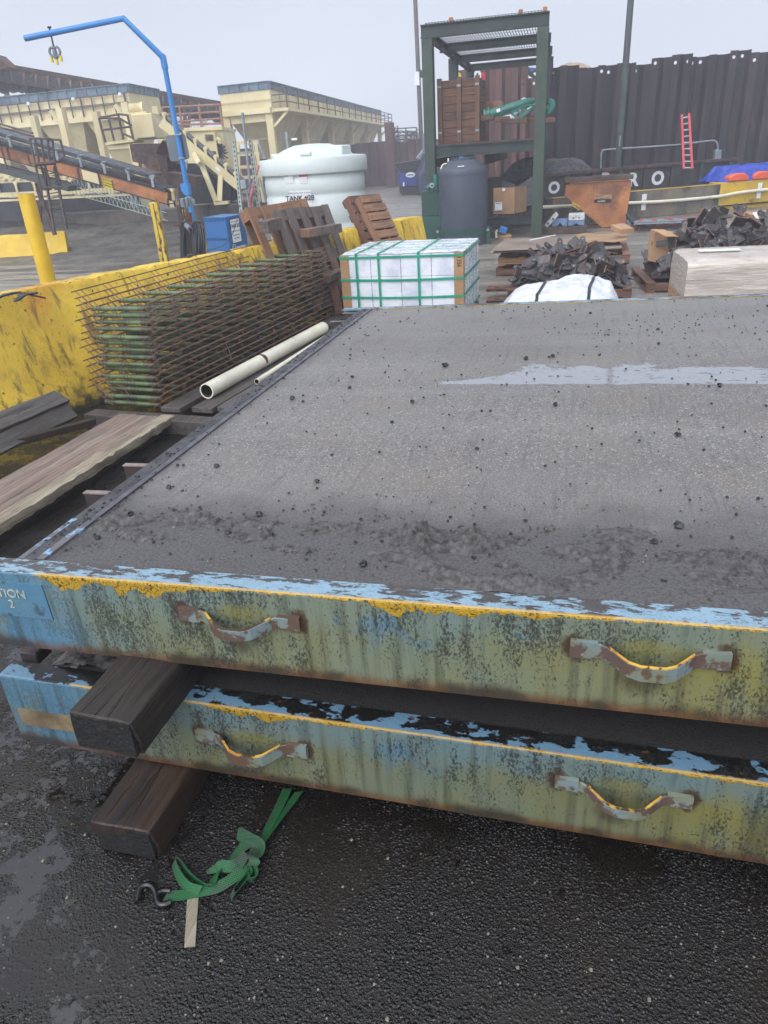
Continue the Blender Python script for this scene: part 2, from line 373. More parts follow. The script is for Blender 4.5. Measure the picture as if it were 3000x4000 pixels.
    rough = m.mix(soot, (.38,) * 3 + (1,), (.62,) * 3 + (1,))
    col = m.mix(1.0, col, m.vm('SCALE', col, None, .60 if lower else .74))  # lower beam dimmed further, its foreground shade put into the colour
    return m.fin(col, rough, .5)

def barrier_mat():
    m = Mt('worn_yellow_paint'); p = m.vr
    n1 = m.noise(p, 2.2, 6, .6); Z = m.sep(m.obj)[2]
    col = m.mix(m.map(n1, .3, .7), L(222, 186, 60), L(196, 160, 46))
    col = m.mix(m.mul(m.map(m.noise(p, 6, 6, .7), .5, .68), .55), col, L(150, 124, 52))
    stx = m.noise(m.st(p, 9, 9, .9), 1.6, 6, .65, .5); col = m.mix(m.mul(m.map(stx, .5, .66), .75), col, L(70, 62, 40))
    pits = m.map(m.noise(m.st(p, 1, 1, .7), 30, 3, .6, .5), .66, .70); col = m.mix(m.mul(pits, .9), col, L(44, 40, 28))
    bare = m.map(m.add(m.noise(p, 5, 7, .7), m.map(Z, .22, 0, 0, .16)), .66, .70); col = m.mix(m.mul(bare, .85), col, L(92, 84, 66))
    low = m.map(m.add(Z, m.mul(m.noise(p, 7, 6, .7), -.3)), -.02, -.12); col = m.mix(m.mul(low, .9), col, L(40, 37, 30))
    col = m.mix(m.mul(m.map(m.noise(p, 1.6, 3), .64, .74), .35), col, L(190, 110, 30))
    crk = m.map(m.ma('ABSOLUTE', m.add(m.noise(m.st(p, 1, 1, .6), 1.9, 6, .7, .4), -.5)), 0, .004, 1, 0); col = m.mix(m.mul(crk, .5), col, L(70, 60, 34))
    m.bump(m.add(m.noise(p, 45, 5, .65), m.mul(m.add(pits, bare), -.7)), .45, .006)
    return m.fin(col, .6, .4)

def cream_mat(name, k=1.0, base=(222, 208, 164)):
    m = Mt(name); p = m.vr
    c = L(*base, k); col = m.mix(m.map(m.noise(p, 1.2, 5), .3, .7), c, L(base[0] - 18, base[1] - 20, base[2] - 22, k))
    st = m.noise(m.st(p, 4, 4, .35), 1.5, 6, .65); col = m.mix(m.mul(m.map(st, .56, .74), .5), col, L(168, 132, 84, k))
    col = m.mix(m.mul(m.map(m.noise(p, 6, 7, .7), .62, .74), .55), col, L(128, 112, 88, k))
    m.bump(m.noise(p, 9, 3), .08, .01); return m.fin(col, .5, .4)

def pile_mat(name, a, b, c):
    m = Mt(name); p = m.vr
    st = m.noise(m.st(p, 3.2, 3.2, .22), 1.3, 6, .6); col = m.mix(m.map(st, .33, .67), a, b)
    col = m.mix(m.mul(m.map(m.noise(m.st(p, 2, 2, .5), 1.7, 6, .68), .55, .72), .7), col, c)
    m.bump(m.noise(p, 20, 4), .2, .01); return m.fin(col, .7, .3)

X_ = {}
X_['ground'] = ground_mat()
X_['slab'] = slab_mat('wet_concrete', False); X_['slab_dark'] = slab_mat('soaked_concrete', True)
X_['barrier'] = barrier_mat()
X_['dirt'] = gm('black_grit', L(94, 90, 88), L(60, 57, 56), 40, .8, bump=.6, bsc=240, bd=.005)
X_['crumb'] = gm('tarry_crumb', L(34, 34, 36), L(20, 20, 22), 30, .45, bump=.3)
X_['pebble'] = gm('pale_pebble', L(138, 128, 110), L(104, 96, 84), 20, .5)
X_['rubbed'] = gm('rubbed_steel', L(96, 94, 100), L(70, 68, 74), 9, .38, bump=.1, metal=.3)
X_['rust'] = gm('rusted_steel', L(112, 66, 40), L(70, 42, 30), 6, .75, dirt=L(44, 32, 28), bump=.3)
X_['rustdk'] = gm('dark_rust', L(86, 66, 58), L(60, 46, 42), 4, .75, dirt=L(40, 34, 34), bump=.3)
X_['rustor'] = gm('orange_rust', L(186, 122, 68), L(146, 94, 58), 2.2, .75, dirt=L(98, 68, 54), dsc=1.8, dth=(.5, .66), bump=.35, fine=.45)
X_['handle'] = gm('chipped_handle_paint', L(116, 132, 134), L(112, 116, 92), 14, .5, dirt=L(84, 50, 34), dsc=13, dth=(.47, .53), bump=.3)
X_['handle_y'] = gm('worn_yellow_edge', L(214, 170, 70), L(180, 120, 50), 14, .5, dirt=L(60, 46, 40), dsc=9, dth=(.50, .54), damt=.95)
X_['bplate'] = gm('blue_nameplate', L(74, 118, 148), L(84, 122, 134), 12, .45, dirt=L(58, 62, 60), dsc=22, dth=(.52, .66), bump=.2)
X_['tagplate'] = gm('bare_tag', L(140, 124, 94), L(112, 98, 74), 10, .5, dirt=L(78, 62, 44), bump=.2)
X_['ltxt'] = gm('worn_letter', L(190, 190, 170), L(150, 156, 150), 30, .5, dirt=L(80, 100, 100), dsc=40, dth=(.56, .64))
X_['timber'] = wood('tarred_timber', L(58, 49, 43), L(29, 26, 24), L(40, 36, 32), 1, .6)
X_['timber2'] = wood('brown_timber', L(66, 48, 36), L(38, 31, 27), L(36, 31, 29), 1, .55)
X_['endgrain'] = gm('soaked_end_grain', L(24, 22, 21), L(15, 14, 14), 22, .6, bump=.8, bsc=90, bd=.01)
X_['board'] = wood('dark_board', L(96, 90, 84), L(66, 62, 60), L(74, 64, 56), 1, .6)
X_['board_x'] = wood('dark_board_across', L(86, 80, 74), L(58, 54, 52), L(66, 58, 50), 0, .6)
X_['oldplank'] = wood('weathered_painted_plank', L(140, 126, 114), L(112, 90, 80), L(92, 88, 84), 1, .65, .8)
X_['plankedge'] = wood('split_plank_edge', L(166, 154, 132), L(110, 98, 84), L(86, 84, 76), 1, .7, .8)
for nm, c1, c2, c3 in (('pal_or', (156, 116, 86), (124, 90, 68), (102, 84, 70)), ('pal_gr', (112, 100, 92), (82, 74, 70), (134, 102, 82)), ('pal_br', (120, 84, 66), (90, 66, 56), (78, 66, 60))):
    for ax in (0, 2): X_[nm + str(ax)] = wood(nm + '_wood' + 'xyz'[ax], L(*c1), L(*c2), L(*c3), ax, .7, .8)
X_['web'] = None
m = Mt('green_webbing'); wv = m.ma('SINE', m.mul(m.sep(m.obj)[0], 1400)); wv2 = m.ma('SINE', m.mul(m.sep(m.obj)[1], 1400))
m.bump(m.add(wv, wv2), .25, .002)
X_['web'] = m.fin(m.mix(m.map(m.noise(m.obj, 14, 4), .4, .66), L(22, 84, 42), L(48, 64, 50)), .6, .4)
X_['blk'] = gm('black_coated_steel', L(14, 14, 15), L(9, 9, 10), 12, .28, spec=.6)
X_['strip'] = wood('pale_sliver', L(146, 138, 118), L(120, 110, 92), L(96, 92, 84), 1, .6, 1.0, .2)
X_['epoxy'] = gm('green_epoxy', L(126, 152, 104), L(100, 128, 84), 9, .42, dirt=L(70, 78, 56), dsc=8, dth=(.56, .75), bump=.1)
m = Mt('epoxy_bar'); p = m.vr; ax = m.ma('ABSOLUTE', m.sep(m.obj)[0]); mk = None
for x0 in (.0, .03, .165, .192, .225):
    b_ = m.map(m.ma('ABSOLUTE', m.add(ax, -x0)), .0035, .005, 1, 0); mk = b_ if mk is None else m.ma('MAXIMUM', mk, b_)
cc = m.mix(m.map(m.noise(p, 9, 5), .3, .7), L(104, 122, 84), L(74, 90, 58)); cc = m.mix(m.mul(m.map(m.noise(p, 8, 7, .65), .47, .68), .85), cc, L(62, 66, 48)); cc = m.mix(m.mul(m.rnd, .35), cc, L(58, 60, 44)); cc = m.mix(m.mul(mk, .85), cc, L(50, 50, 40)); xr = m.sep(m.obj)[0]; cc = m.mix(m.map(xr, .15, .19), cc, L(74, 68, 54)); cc = m.mix(m.map(ax, .239, .2405), cc, L(112, 98, 84))
X_['epoxy'] = m.fin(cc, .42)
X_['epoxyd'] = gm('shaded_epoxy', L(82, 92, 62), L(56, 58, 44), 9, .6, dirt=L(52, 44, 36), dsc=8, dth=(.5, .7))  # darker copy: the dimness inside the stack is put into the bars' colour
X_['wire'] = gm('rusty_wire', L(134, 94, 70), L(96, 72, 60), 10, .65)
X_['pvc'] = gm('dirty_white_pvc', L(222, 216, 194), L(202, 196, 176), 3, .35, dirt=L(150, 138, 112), dsc=6, dth=(.6, .78), bump=.04, fine=.12)
X_['pvcin'] = gm('pipe_grime', L(60, 54, 46), L(30, 28, 26), 12, .6)
X_['white'] = gm('white_poly', L(208, 216, 211), L(196, 205, 200), 1.2, .38, dirt=L(180, 184, 174), dsc=1.5, dth=(.58, .8), damt=.5, bump=.05, bsc=20, fine=.06)
X_['yel'] = gm('yellow_pipe_paint', L(226, 186, 36), L(206, 166, 30), 3, .38, dirt=L(150, 116, 40), dsc=4, dth=(.62, .76), damt=.5, bump=.1, bsc=14, fine=.1)
m = Mt('flaking_yellow_post'); p = m.vr
X_['yelpost'] = m.fin(m.mix(m.map(m.noise(m.st(p, 1, 1, .35), 16, 7, .7), .52, .58), L(206, 172, 48), m.mix(m.noise(p, 9), L(92, 66, 40), L(44, 38, 32))), .65)
X_['blue'] = gm('blue_enamel', L(50, 128, 192), L(42, 116, 182), 1.5, .4, dirt=L(60, 96, 140), dsc=3, dth=(.6, .8), damt=.4, bump=.03, fine=.06)
X_['bluebox'] = gm('blue_box_enamel', L(38, 96, 150), L(34, 88, 142), 1.5, .42, dirt=L(50, 80, 112), dsc=3, dth=(.56, .8), damt=.5, bump=.03, fine=.06)
X_['galv'] = gm('galvanised', L(150, 158, 162), L(122, 132, 138), 6, .45, metal=.25, bump=.05)
X_['grey'] = gm('grey_enamel', L(118, 126, 132), L(104, 112, 118), 2, .5, bump=.04)
X_['signback'] = gm('sign_back', L(96, 104, 112), L(88, 96, 104), 2, .45, bump=.02, fine=.05)
X_['rubber'] = gm('black_rubber', L(38, 38, 40), L(24, 24, 26), 8, .5)
X_['redhose'] = gm('faded_red_hose', L(168, 92, 98), L(140, 76, 82), 5, .5)
X_['strut'] = gm('slotted_strut', L(176, 184, 172), L(150, 158, 150), 5, .5)
X_['cream'] = cream_mat('cream_paint'); X_['creamdk'] = cream_mat('shaded_cream_paint', .85)  # second is the same cream, shade of hoppers and rear legs put in
X_['lip'] = gm('grey_lip', L(104, 122, 136), L(86, 102, 116), 3, .55, dirt=L(70, 74, 80), dsc=2)
X_['railing'] = gm('brown_railing', L(92, 78, 74), L(70, 60, 58), 6, .6)
X_['railrust'] = gm('rust_railing', L(156, 116, 96), L(124, 92, 80), 6, .7)
X_['belt'] = gm('belt_rubber', L(58, 60, 66), L(40, 42, 46), 4, .4)
X_['grn'] = gm('dark_green_paint', L(36, 52, 46), L(28, 40, 37), 2.5, .5, dirt=L(58, 52, 42), dsc=3.5, dth=(.54, .72), bump=.1)
X_['grn2'] = gm('olive_green_paint', L(54, 70, 52), L(42, 58, 46), 2.5, .5, dirt=L(74, 66, 46), dsc=2.5, dth=(.54, .72), bump=.1)
X_['grnbox'] = gm('bottle_green_enamel', L(20, 76, 60), L(16, 62, 52), 2, .4, dirt=L(30, 48, 44), bump=.04)
X_['teal'] = gm('teal_pipe_paint', L(36, 112, 96), L(28, 92, 80), 4, .4, dirt=L(24, 56, 50), bump=.05)
X_['tankg'] = gm('dark_grey_poly', L(66, 72, 84), L(58, 64, 76), 2, .5, bump=.06, bsc=160, fine=.1)
X_['pile'] = pile_mat('black_rust_piling', L(64, 55, 57), L(44, 39, 45), L(92, 66, 58))
X_['pile2'] = pile_mat('brown_rust_piling', L(106, 76, 68), L(78, 60, 58), L(140, 100, 78))
X_['pile3'] = pile_mat('red_rust_piling', L(96, 62, 60), L(72, 52, 54), L(80, 72, 70))
X_['trough'] = gm('grimy_steel', L(70, 64, 58), L(50, 47, 46), 2.2, .6, dirt=L(98, 78, 58), dsc=2, dth=(.55, .75), bump=.15)
X_['rib'] = gm('green_grey_rib', L(72, 80, 78), L(60, 64, 62), 3, .6)
X_['concw'] = gm('stained_concrete', L(128, 116, 98), L(96, 90, 82), 2.2, .75, dirt=L(44, 42, 40), dsc=1.6, dth=(.47, .6), bump=.25, streak=.7)
X_['conc'] = gm('dull_concrete', L(112, 104, 96), L(88, 82, 78), 1.6, .75, dirt=L(60, 56, 54), dsc=2, bump=.2)
X_['concy'] = gm('yellow_over_concrete', L(208, 172, 48), L(184, 150, 44), 2.5, .65, dirt=L(86, 74, 40), dsc=3, dth=(.58, .7), bump=.15)
X_['mud'] = gm('wet_mud', L(104, 97, 86), L(74, 69, 61), 1.2, .45, dirt=L(46, 43, 39), dsc=.9, dth=(.45, .65), bump=.8, bsc=7, bd=.06)
X_['gravel'] = gm('grey_gravel', L(92, 92, 94), L(62, 62, 66), 9, .8, bump=1, bsc=26, bd=.05)
X_['sand'] = gm('tan_sand', L(168, 148, 120), L(150, 130, 104), 2, .85, bump=.4, bsc=12)
X_['steel'] = gm('oiled_dark_steel', L(78, 72, 70), L(54, 51, 52), 7, .42, dirt=L(74, 56, 44), dsc=5, dth=(.56, .7), bump=.2, metal=.2)
X_['steelb'] = gm('brown_steel_edge', L(132, 86, 58), L(92, 64, 48), 8, .6, dirt=L(60, 46, 40))
X_['steelg'] = gm('bare_grey_steel', L(142, 146, 152), L(112, 116, 124), 8, .4, metal=.3)
m = Mt('shrink_wrapped_carton'); p = m.vr; wn = m.noise(m.st(p, 1, 1, 4), 7, 6, .65, 1.2); m.bump(wn, .3, .01)
X_['carton'] = m.fin(m.mix(m.map(m.noise(p, 5, 5), .4, .7), L(224, 226, 230), L(196, 200, 210)), m.map(wn, .4, .6, .15, .45), .6)
X_['cornerb'] = gm('brown_corner_board', L(172, 136, 96), L(150, 116, 80), 4, .45, bump=.05)
X_['grnstrap'] = gm('green_band', L(24, 150, 118), L(20, 136, 106), 4, .35, bump=0, fine=0)
m = Mt('white_stretch_film'); p = m.vr; wn = m.noise(p, 9, 8, .68, 1.5); m.bump(wn, .9, .035)
X_['film'] = m.fin(m.mix(m.map(wn, .3, .7), L(236, 238, 242), L(206, 208, 216)), m.map(wn, .35, .65, .12, .4), .6)
m = Mt('film_over_lumber'); p = m.vr; Zb = m.sep(m.obj)[2]; wn = m.noise(m.st(p, 1, 1, 9), 4, 7, .68, .6); m.bump(wn, .55, .02)
lw = m.map(m.add(Zb, m.mul(m.noise(p, 3), .05)), .36, .30)
X_['film2'] = m.fin(m.mix(lw, m.mix(m.map(wn, .3, .7), L(206, 196, 184), L(166, 152, 138)), m.mix(m.map(wn, .3, .7), L(190, 152, 116), L(152, 116, 86))), m.map(wn, .35, .65, .15, .4), .55)
X_['card'] = gm('corrugated_card', L(176, 140, 106), L(156, 120, 88), 2, .75, dirt=L(128, 88, 60), dsc=2, dth=(.58, .7), bump=.05)
X_['paper'] = gm('paper_white', L(226, 228, 228), L(214, 216, 218), 3, .6, bump=0, fine=.05)
X_['ply'] = wood('damp_plywood', L(150, 132, 116), L(124, 108, 96), L(104, 92, 84), 0, .6, .7, .1)
X_['crate'] = wood('crate_board', L(116, 80, 56), L(78, 54, 42), L(52, 44, 42), 0, .7, .8)
X_['cratep'] = wood('crate_post', L(112, 78, 56), L(88, 62, 48), L(104, 82, 58), 2, .7, .8)
X_['black'] = gm('black_ink', L(22, 22, 24), L(22, 22, 24), 2, .6, bump=0, fine=0)
X_['inkg'] = gm('grey_ink', L(110, 112, 116), L(110, 112, 116), 2, .6, bump=0, fine=0)
X_['redink'] = gm('red_paint', L(190, 44, 54), L(176, 40, 50), 2, .5, bump=0, fine=.05)
X_['orange'] = gm('orange_float', L(226, 96, 58), L(206, 84, 50), 3, .4)
X_['tarp'] = gm('blue_tarp', L(46, 74, 178), L(36, 58, 150), 5, .4, bump=.6, bsc=16, bd=.02)
X_['tarpdk'] = gm('dark_blue_tarp', L(52, 62, 96), L(34, 40, 62), 4, .4, bump=.6, bsc=12, bd=.03)
X_['bluem'] = gm('machine_blue', L(40, 62, 138), L(32, 50, 116), 2, .4)
X_['yelsign'] = gm('sign_yellow', L(222, 196, 60), L(206, 180, 56), 3, .5, dirt=L(120, 106, 60), bump=0)
X_['bark'] = gm('winter_bark', L(104, 98, 98), L(80, 76, 78), 4, .8)
X_['needle'] = gm('dull_needles', L(64, 74, 68), L(48, 58, 54), 3, .8)
X_['bluel'] = gm('pale_blue_paint', L(104, 132, 168), L(84, 108, 140), 6, .5, dirt=L(60, 64, 70), dsc=5)
X_['blocky'] = gm('scuffed_white_block', L(206, 208, 206), L(180, 182, 180), 5, .6, dirt=L(120, 122, 122), dsc=6)
X_['matg'] = gm('grey_mat', L(136, 142, 150), L(116, 122, 130), 20, .5, bump=.5, bsc=120)
# ================================================================== ground
g = M(); xs = [-400, -60, -25, -12, -6, -3, 0, 3, 8, 20, 60, 400]; ys = [-40, -5, 0, 2, 4, 7, 12, 20, 30, 60, 150, 600]
g.add([(x, y, 0) for y in ys for x in xs], [(j * 12 + i, j * 12 + i + 1, (j + 1) * 12 + i + 1, (j + 1) * 12 + i) for j in range(11) for i in range(11)])
o = g.build('ground', X_['ground'], world=False); tag(o, 'dark wet asphalt yard ground with puddles', None, kind='structure')

# ================================================================== the two deck sections
def make_deck(name, label, loc, tilt, bm, sm, handles, lugs, plate):
    t = thing(name, label, 'deck section', loc, 'stacked scale deck sections'); t.rotation_euler = (0, -tilt, 0)
    LX, LY, H = 4.0, 3.49, .248
    s = M(); s.box(.0, LX, .064, LY - .064, -.2, -.001); s.build('concrete_slab', sm, t, False)
    def channel(y0, sg):                       # flange on top, web outside, toe at the bottom
        pr = [(0.006, .003), (.068, .003), (.068, -.006), (.010, -.006), (.010, -H + .010), (.06, -H + .010), (.06, -H), (.004, -H), (0, -H + .004), (0, -.003), (.0015, .001)]
        b = M(); b.prism([V((-.135, y0 + sg * y, z)) for y, z in pr], (LX + .135, 0, 0)); b.longsub(0, .25); return b
    channel(0, 1).build('front_beam', bm, t, False)
    channel(LY, -1).build('rear_beam', bm, t, False)
    e = M(); e.box(-.005, .050, .070, LY - .07, -.12, .002); e.build('edge_angle', X_['dirtsteel'], t, False)
    e = M(); e.box(.056, .078, .262, LY - .07, -.05, .005); e.build('edge_bar', X_['rubbed'], t, False)
    e = M(); e.box(.054, .079, .072, .26, -.05, .0055); e.build('painted_edge', X_['bluechip'], t, False); e = M(); e.box(-.0062, .012, .072, .31, -.05, .0032); e.build('painted_edge', X_['bluechip'], t, False)
    for k, (xa, xb, zt, drop, thn) in enumerate(handles):
        w = (xb - xa); n = M(); zc = zt - .028
        pl = [(xa, -.006), (xa + w * .17, -.008), (xa + w * .22, -.014), (xa + w * .36, -.05), (xa + w * .44, -.057), (xa + w * .60, -.057), (xa + w * .67, -.05), (xa + w * .80, -.014), (xa + w * .85, -.008), (xb, -.006)]
        zz = [0, 0, -.001, -.010, -.013, -.013, -.010, -.002, 0, 0]
        hh = thn
        th = .007; vs = []; fs = []
        for i, ((x, y), z) in enumerate(zip(pl, zz)):
            a = pl[max(0, i - 1)]; b = pl[min(9, i + 1)]; d = V((b[0] - a[0], b[1] - a[1], 0)).normalized(); nn = V((d.y, -d.x, 0)) * th / 2
            c = V((x, y, zc + z)); hz = V((0, 0, hh / 2))
            vs += [c + nn - hz, c - nn - hz, c - nn + hz, c + nn + hz]
        for i in range(9):
            for q in range(4): fs.append((i * 4 + q, i * 4 + (q + 1) % 4, i * 4 + 4 + (q + 1) % 4, i * 4 + 4 + q))
        fs += [(3, 2, 1, 0), (36, 37, 38, 39)]
        n.add(vs, fs); h = n.build('handle', X_['handle'], t, False, bevel=.0015)
        e = M(); pts = [V((x, y, zc + z + hh / 2 + .001)) for (x, y), z in zip(pl[2:8], zz[2:8])]
        e.ribbon(pts, [V((0, th * 1.02, 0))] * 6, .001); e.build('worn_edge', X_['handle_y'], h, False)
        for x0, x1 in ((xa - .012, xa + w * .15), (xb - w * .15, xb + .012)):
            q = M(); q.box(x0, x1, -.011, .001, zc - hh / 2 - .003, zc + hh / 2 + .003); q.sub(2).rough(.0022, 60, k + x0); q.build('weld_pad', X_['handle'], h, False, smooth=50)
    for y in lugs:
        q = M(); q.box(-.125, -.003, y - .008, y + .008, -.11, -.018); q.build('lug', X_['lug'], t, False, bevel=.003)
        q = M(); q.box(-.125, -.004, y - .012, y + .012, -.018, -.014); q.build('lug', X_['lugtop'], t, False)
    return t
X_['dirtsteel'] = gm('gritty_steel', L(74, 72, 74), L(52, 51, 53), 14, .6, dirt=L(36, 35, 36), dsc=12, bump=.5, bsc=120)
X_['lug'] = gm('lug_steel', L(64, 52, 46), L(44, 38, 36), 12, .6)
X_['lugtop'] = gm('lug_edge', L(140, 124, 116), L(110, 98, 92), 12, .6)
UZ = lambda x: .716 + .022 * (x + 1.45)
X_['bluechip'] = gm('chipped_blue_strip', L(140, 184, 212), L(120, 164, 196), 14, .5, dirt=L(92, 84, 80), dsc=16, dth=(.41, .49), damt=.95)
def hnd(pts, y, x0, zf):
    out = []
    for (ua, va), (ub, vb), th in pts:
        a, b = D(ua, va, y), D(ub, vb, y); out.append((a.x - x0, b.x - x0, (a.z + b.z) / 2 - zf((a.x + b.x) / 2), 0, th))
    return out
hU = hnd([((712, 2352), (1150, 2395), .032), ((2250, 2482), (2835, 2535), .036)], 1.308, -1.45, UZ)
hL = hnd([((782, 2842), (1180, 2890), .036), ((2190, 3020), (2690, 3085), .028)], 1.285, -1.43, lambda x: .37)
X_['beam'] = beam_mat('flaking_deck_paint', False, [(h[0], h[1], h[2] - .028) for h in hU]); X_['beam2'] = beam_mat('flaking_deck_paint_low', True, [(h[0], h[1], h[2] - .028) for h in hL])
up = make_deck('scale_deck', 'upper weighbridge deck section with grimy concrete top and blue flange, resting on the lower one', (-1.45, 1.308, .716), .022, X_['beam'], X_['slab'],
               hU, (.53, .765, 3.14, 3.40), 0)
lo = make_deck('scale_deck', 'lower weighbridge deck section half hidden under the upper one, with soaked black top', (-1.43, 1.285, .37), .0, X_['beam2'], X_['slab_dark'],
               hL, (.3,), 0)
# painted nameplate of the upper deck, bare tag of the lower one
q = M(); q.box(-.12, .118, -.0035, .001, -.138, -.028); bp = q.build('nameplate', X_['bplate'], up, False)
def ltext(w, x, z, size, mat, par, y=-.0045, sx=1.0):
    me = TXT[w].copy(); me.materials.clear(); me.materials.append(mat)
    for v in me.vertices: v.co = V((x + v.co.x * size * sx, y - v.co.z * .1, z + v.co.y * size))
    o = bpy.data.objects.new('lettering', me); COL.objects.link(o); o.parent = par
ltext('SECTION', -.020, -.064, .036, X_['ltxt'], bp, sx=1.05); ltext('2', .0, -.098, .036, X_['ltxt'], bp)
q = M(); a, b = D(92, 2822, 1.285), D(290, 2907, 1.285); q.box(a.x + 1.43, b.x + 1.43 + .03, -.004, .001, -.175, -.115); q.build('tag_plate', X_['tagplate'], lo, False)
q = M(); q.box(-.13, -.07, .085, .15, -.02, .022); q.build('lug', X_['lug'], lo, False, bevel=.004)

# ridges of swept dirt near the front of the upper deck, loose crumbs everywhere
def dk(x, y, z): return V((-1.45 + x, 1.308 + y, .716 + .022 * x + z))
def ridge(i, j):
    x, y = i * 3.0 + .02, .075 + j * .55
    p = V((x, y, 0)); f = noise.fractal(V((x * 7, y * 16, 1.7)), .85, 2.1, 5) * .5 + .5
    f2 = noise.fractal(V((x * 46, y * 62, 4)), .5, 2.2, 5); band = math.exp(-((y - .28 - .03 * math.sin(x * 3.1)) / .085) ** 2)
    cr = math.hypot((x - 1.32) / 1.25, y - .30 + .0); c1 = math.exp(-((cr - .20) / .022) ** 2) * (1 if y < .36 else .1) * .9
    cl = sum(a * math.exp(-(((x - u) / s) ** 2 + ((y - w) / .035) ** 2)) for u, w, s, a in ((1.06, .29, .09, 1), (1.22, .32, .10, .8), (.42, .33, .10, .8), (.78, .34, .05, .6), (1.72, .27, .06, .7), (1.9, .27, .03, .9), (2.0, .28, .03, .9), (2.15, .27, .04, 1), (1.6, .38, .05, .5), (2.3, .3, .06, .6)))
    h = band * max(0, f - .56) * .075 + c1 * .022 * (f + .3) + cl * .018 * (f + .4) + max(0, f2) * .012 * (band * .35 + cl + c1) + max(0, noise.noise(V((x * 150, y * 170, 2))) - .3) * .014 * (band * .5 + cl + c1)
    return dk(x, y, h - .0042)
mm = M(); mm.grid(ridge, 520, 120)
o = mm.build('dirt_ridge', X_['dirt']); tag(o, 'swept black grit lying in ridges along the front of the upper deck', 'dirt', kind='stuff')
def crumbs(pts, name, mat, label):
    mm = M()
    for p, r in pts:
        n = 5; vs = []
        for k, (rr, z) in enumerate(((.55, -.3), (1, .1), (.6, .75))):
            vs += [p + V(((rr * math.cos(2 * PI * (q + .3 * k) / n)) * R.uniform(.7, 1.3), rr * math.sin(2 * PI * (q + .3 * k) / n) * R.uniform(.7, 1.3), z * R.uniform(.7, 1.2) + .2)) * r for q in range(n)]
        fs = [(k * n + q, k * n + (q + 1) % n, (k + 1) * n + (q + 1) % n, (k + 1) * n + q) for k in range(2) for q in range(n)] + [tuple(range(n - 1, -1, -1)), tuple(range(2 * n, 3 * n))]
        mm.add(vs, fs)
    return tag(mm.build(name, mat), label, 'gravel', kind='stuff')
pts = []
for k in range(900):
    x, y = R.random() ** 1.1 * 2.7, R.uniform(.1, 3.42); r = R.choice((.002, .003, .003, .004, .005, .006))
    if R.random() < .06: r = R.uniform(.007, .012)
    if R.random() < .28: x = R.gauss(.04, .03); r = R.uniform(.003, .008)
    if R.random() < .2: y = R.gauss(.35, .15); r = R.uniform(.002, .006)
    if R.random() < .08: x, y = R.gauss(1.9, .3), R.gauss(2.75, .2); r = R.uniform(.002, .006)
    if not (0 < x < 3.4 and .08 < y < 3.42): continue
    pts.append((dk(x, y, .001), r))
for u, v, r in ((1012, 2015, .012), (1238, 1885, .011), (2648, 2060, .014), (1738, 1432, .017), (2055, 1405, .014), (2160, 1395, .013), (2170, 1585, .011), (1142, 1560, .014), (512, 2012, .012), (1610, 1573, .011), (2810, 1510, .012), (660, 1908, .010), (1420, 2210, .012), (1060, 2095, .009)):
    p = G(u, v, .735); x = p.x + 1.45; p = G(u, v, UZ(p.x)); pts.append((p + V((0, 0, .002)), r))
crumbs(pts, 'loose_crumbs', X_['crumb'], 'black asphalt crumbs scattered over the upper deck')
pts = [(dk(R.uniform(.1, 2.7), R.uniform(.1, 1.1), .001), R.uniform(.002, .0045)) for k in range(90)]
crumbs(pts, 'pale_pebbles', X_['pebble'], 'pale pebbles sprinkled on the near half of the upper deck')
pts = []
for k in range(5000):
    x, y = R.uniform(.05, 2.7), R.gauss(.29, .09)
    if not .09 < y < .75: continue
    f = noise.fractal(V((x * 7, y * 16, 1.7)), .85, 2.1, 5) * .5 + .5; cr = abs(math.hypot((x - 1.32) / 1.25, y - .30) - .20)
    if R.random() < max(0, f - .5) * 6 + (.7 if cr < .02 and y < .34 else 0): pts.append((dk(x, y, .0015), R.choice((.0015, .002, .002, .003, .004))))
crumbs(pts[:1500], 'dirt_grains', X_['dirt'], 'fine black dirt grains along the ridges on the upper deck')
pts = [(V((R.uniform(-1.7, 1.1), R.uniform(.35, 1.25), .0005)), R.choice((.002, .0025, .003, .004, .005))) for k in range(420)]
crumbs(pts[:300], 'loose_stones', X_['crumb'], 'small dark stones scattered on the asphalt in front of the decks'); crumbs(pts[300:], 'pale_stones', X_['pebble'], 'small pale stones scattered on the asphalt in front of the decks')
def clump(i, j):
    x, y = -1.45 + i * .30, 1.352 + j * .40; f = noise.fractal(V((x * 16, y * 16, 2)), .9, 2.1, 5)
    e = min(i, 1 - i, j + .35, 1 - j) * 4
    return V((x, y, .372 + min(1, e) * (.020 + .014 * f) - .004 - (.012 if e < .15 else 0)))
mm = M(); mm.grid(clump, 60, 70); tag(mm.build('dirt_clump', X_['crumbwet'] if 'crumbwet' in X_ else X_['dirt'], smooth=180), 'black mud caked on the corner of the lower deck beside the tarred timber', 'dirt', kind='stuff')

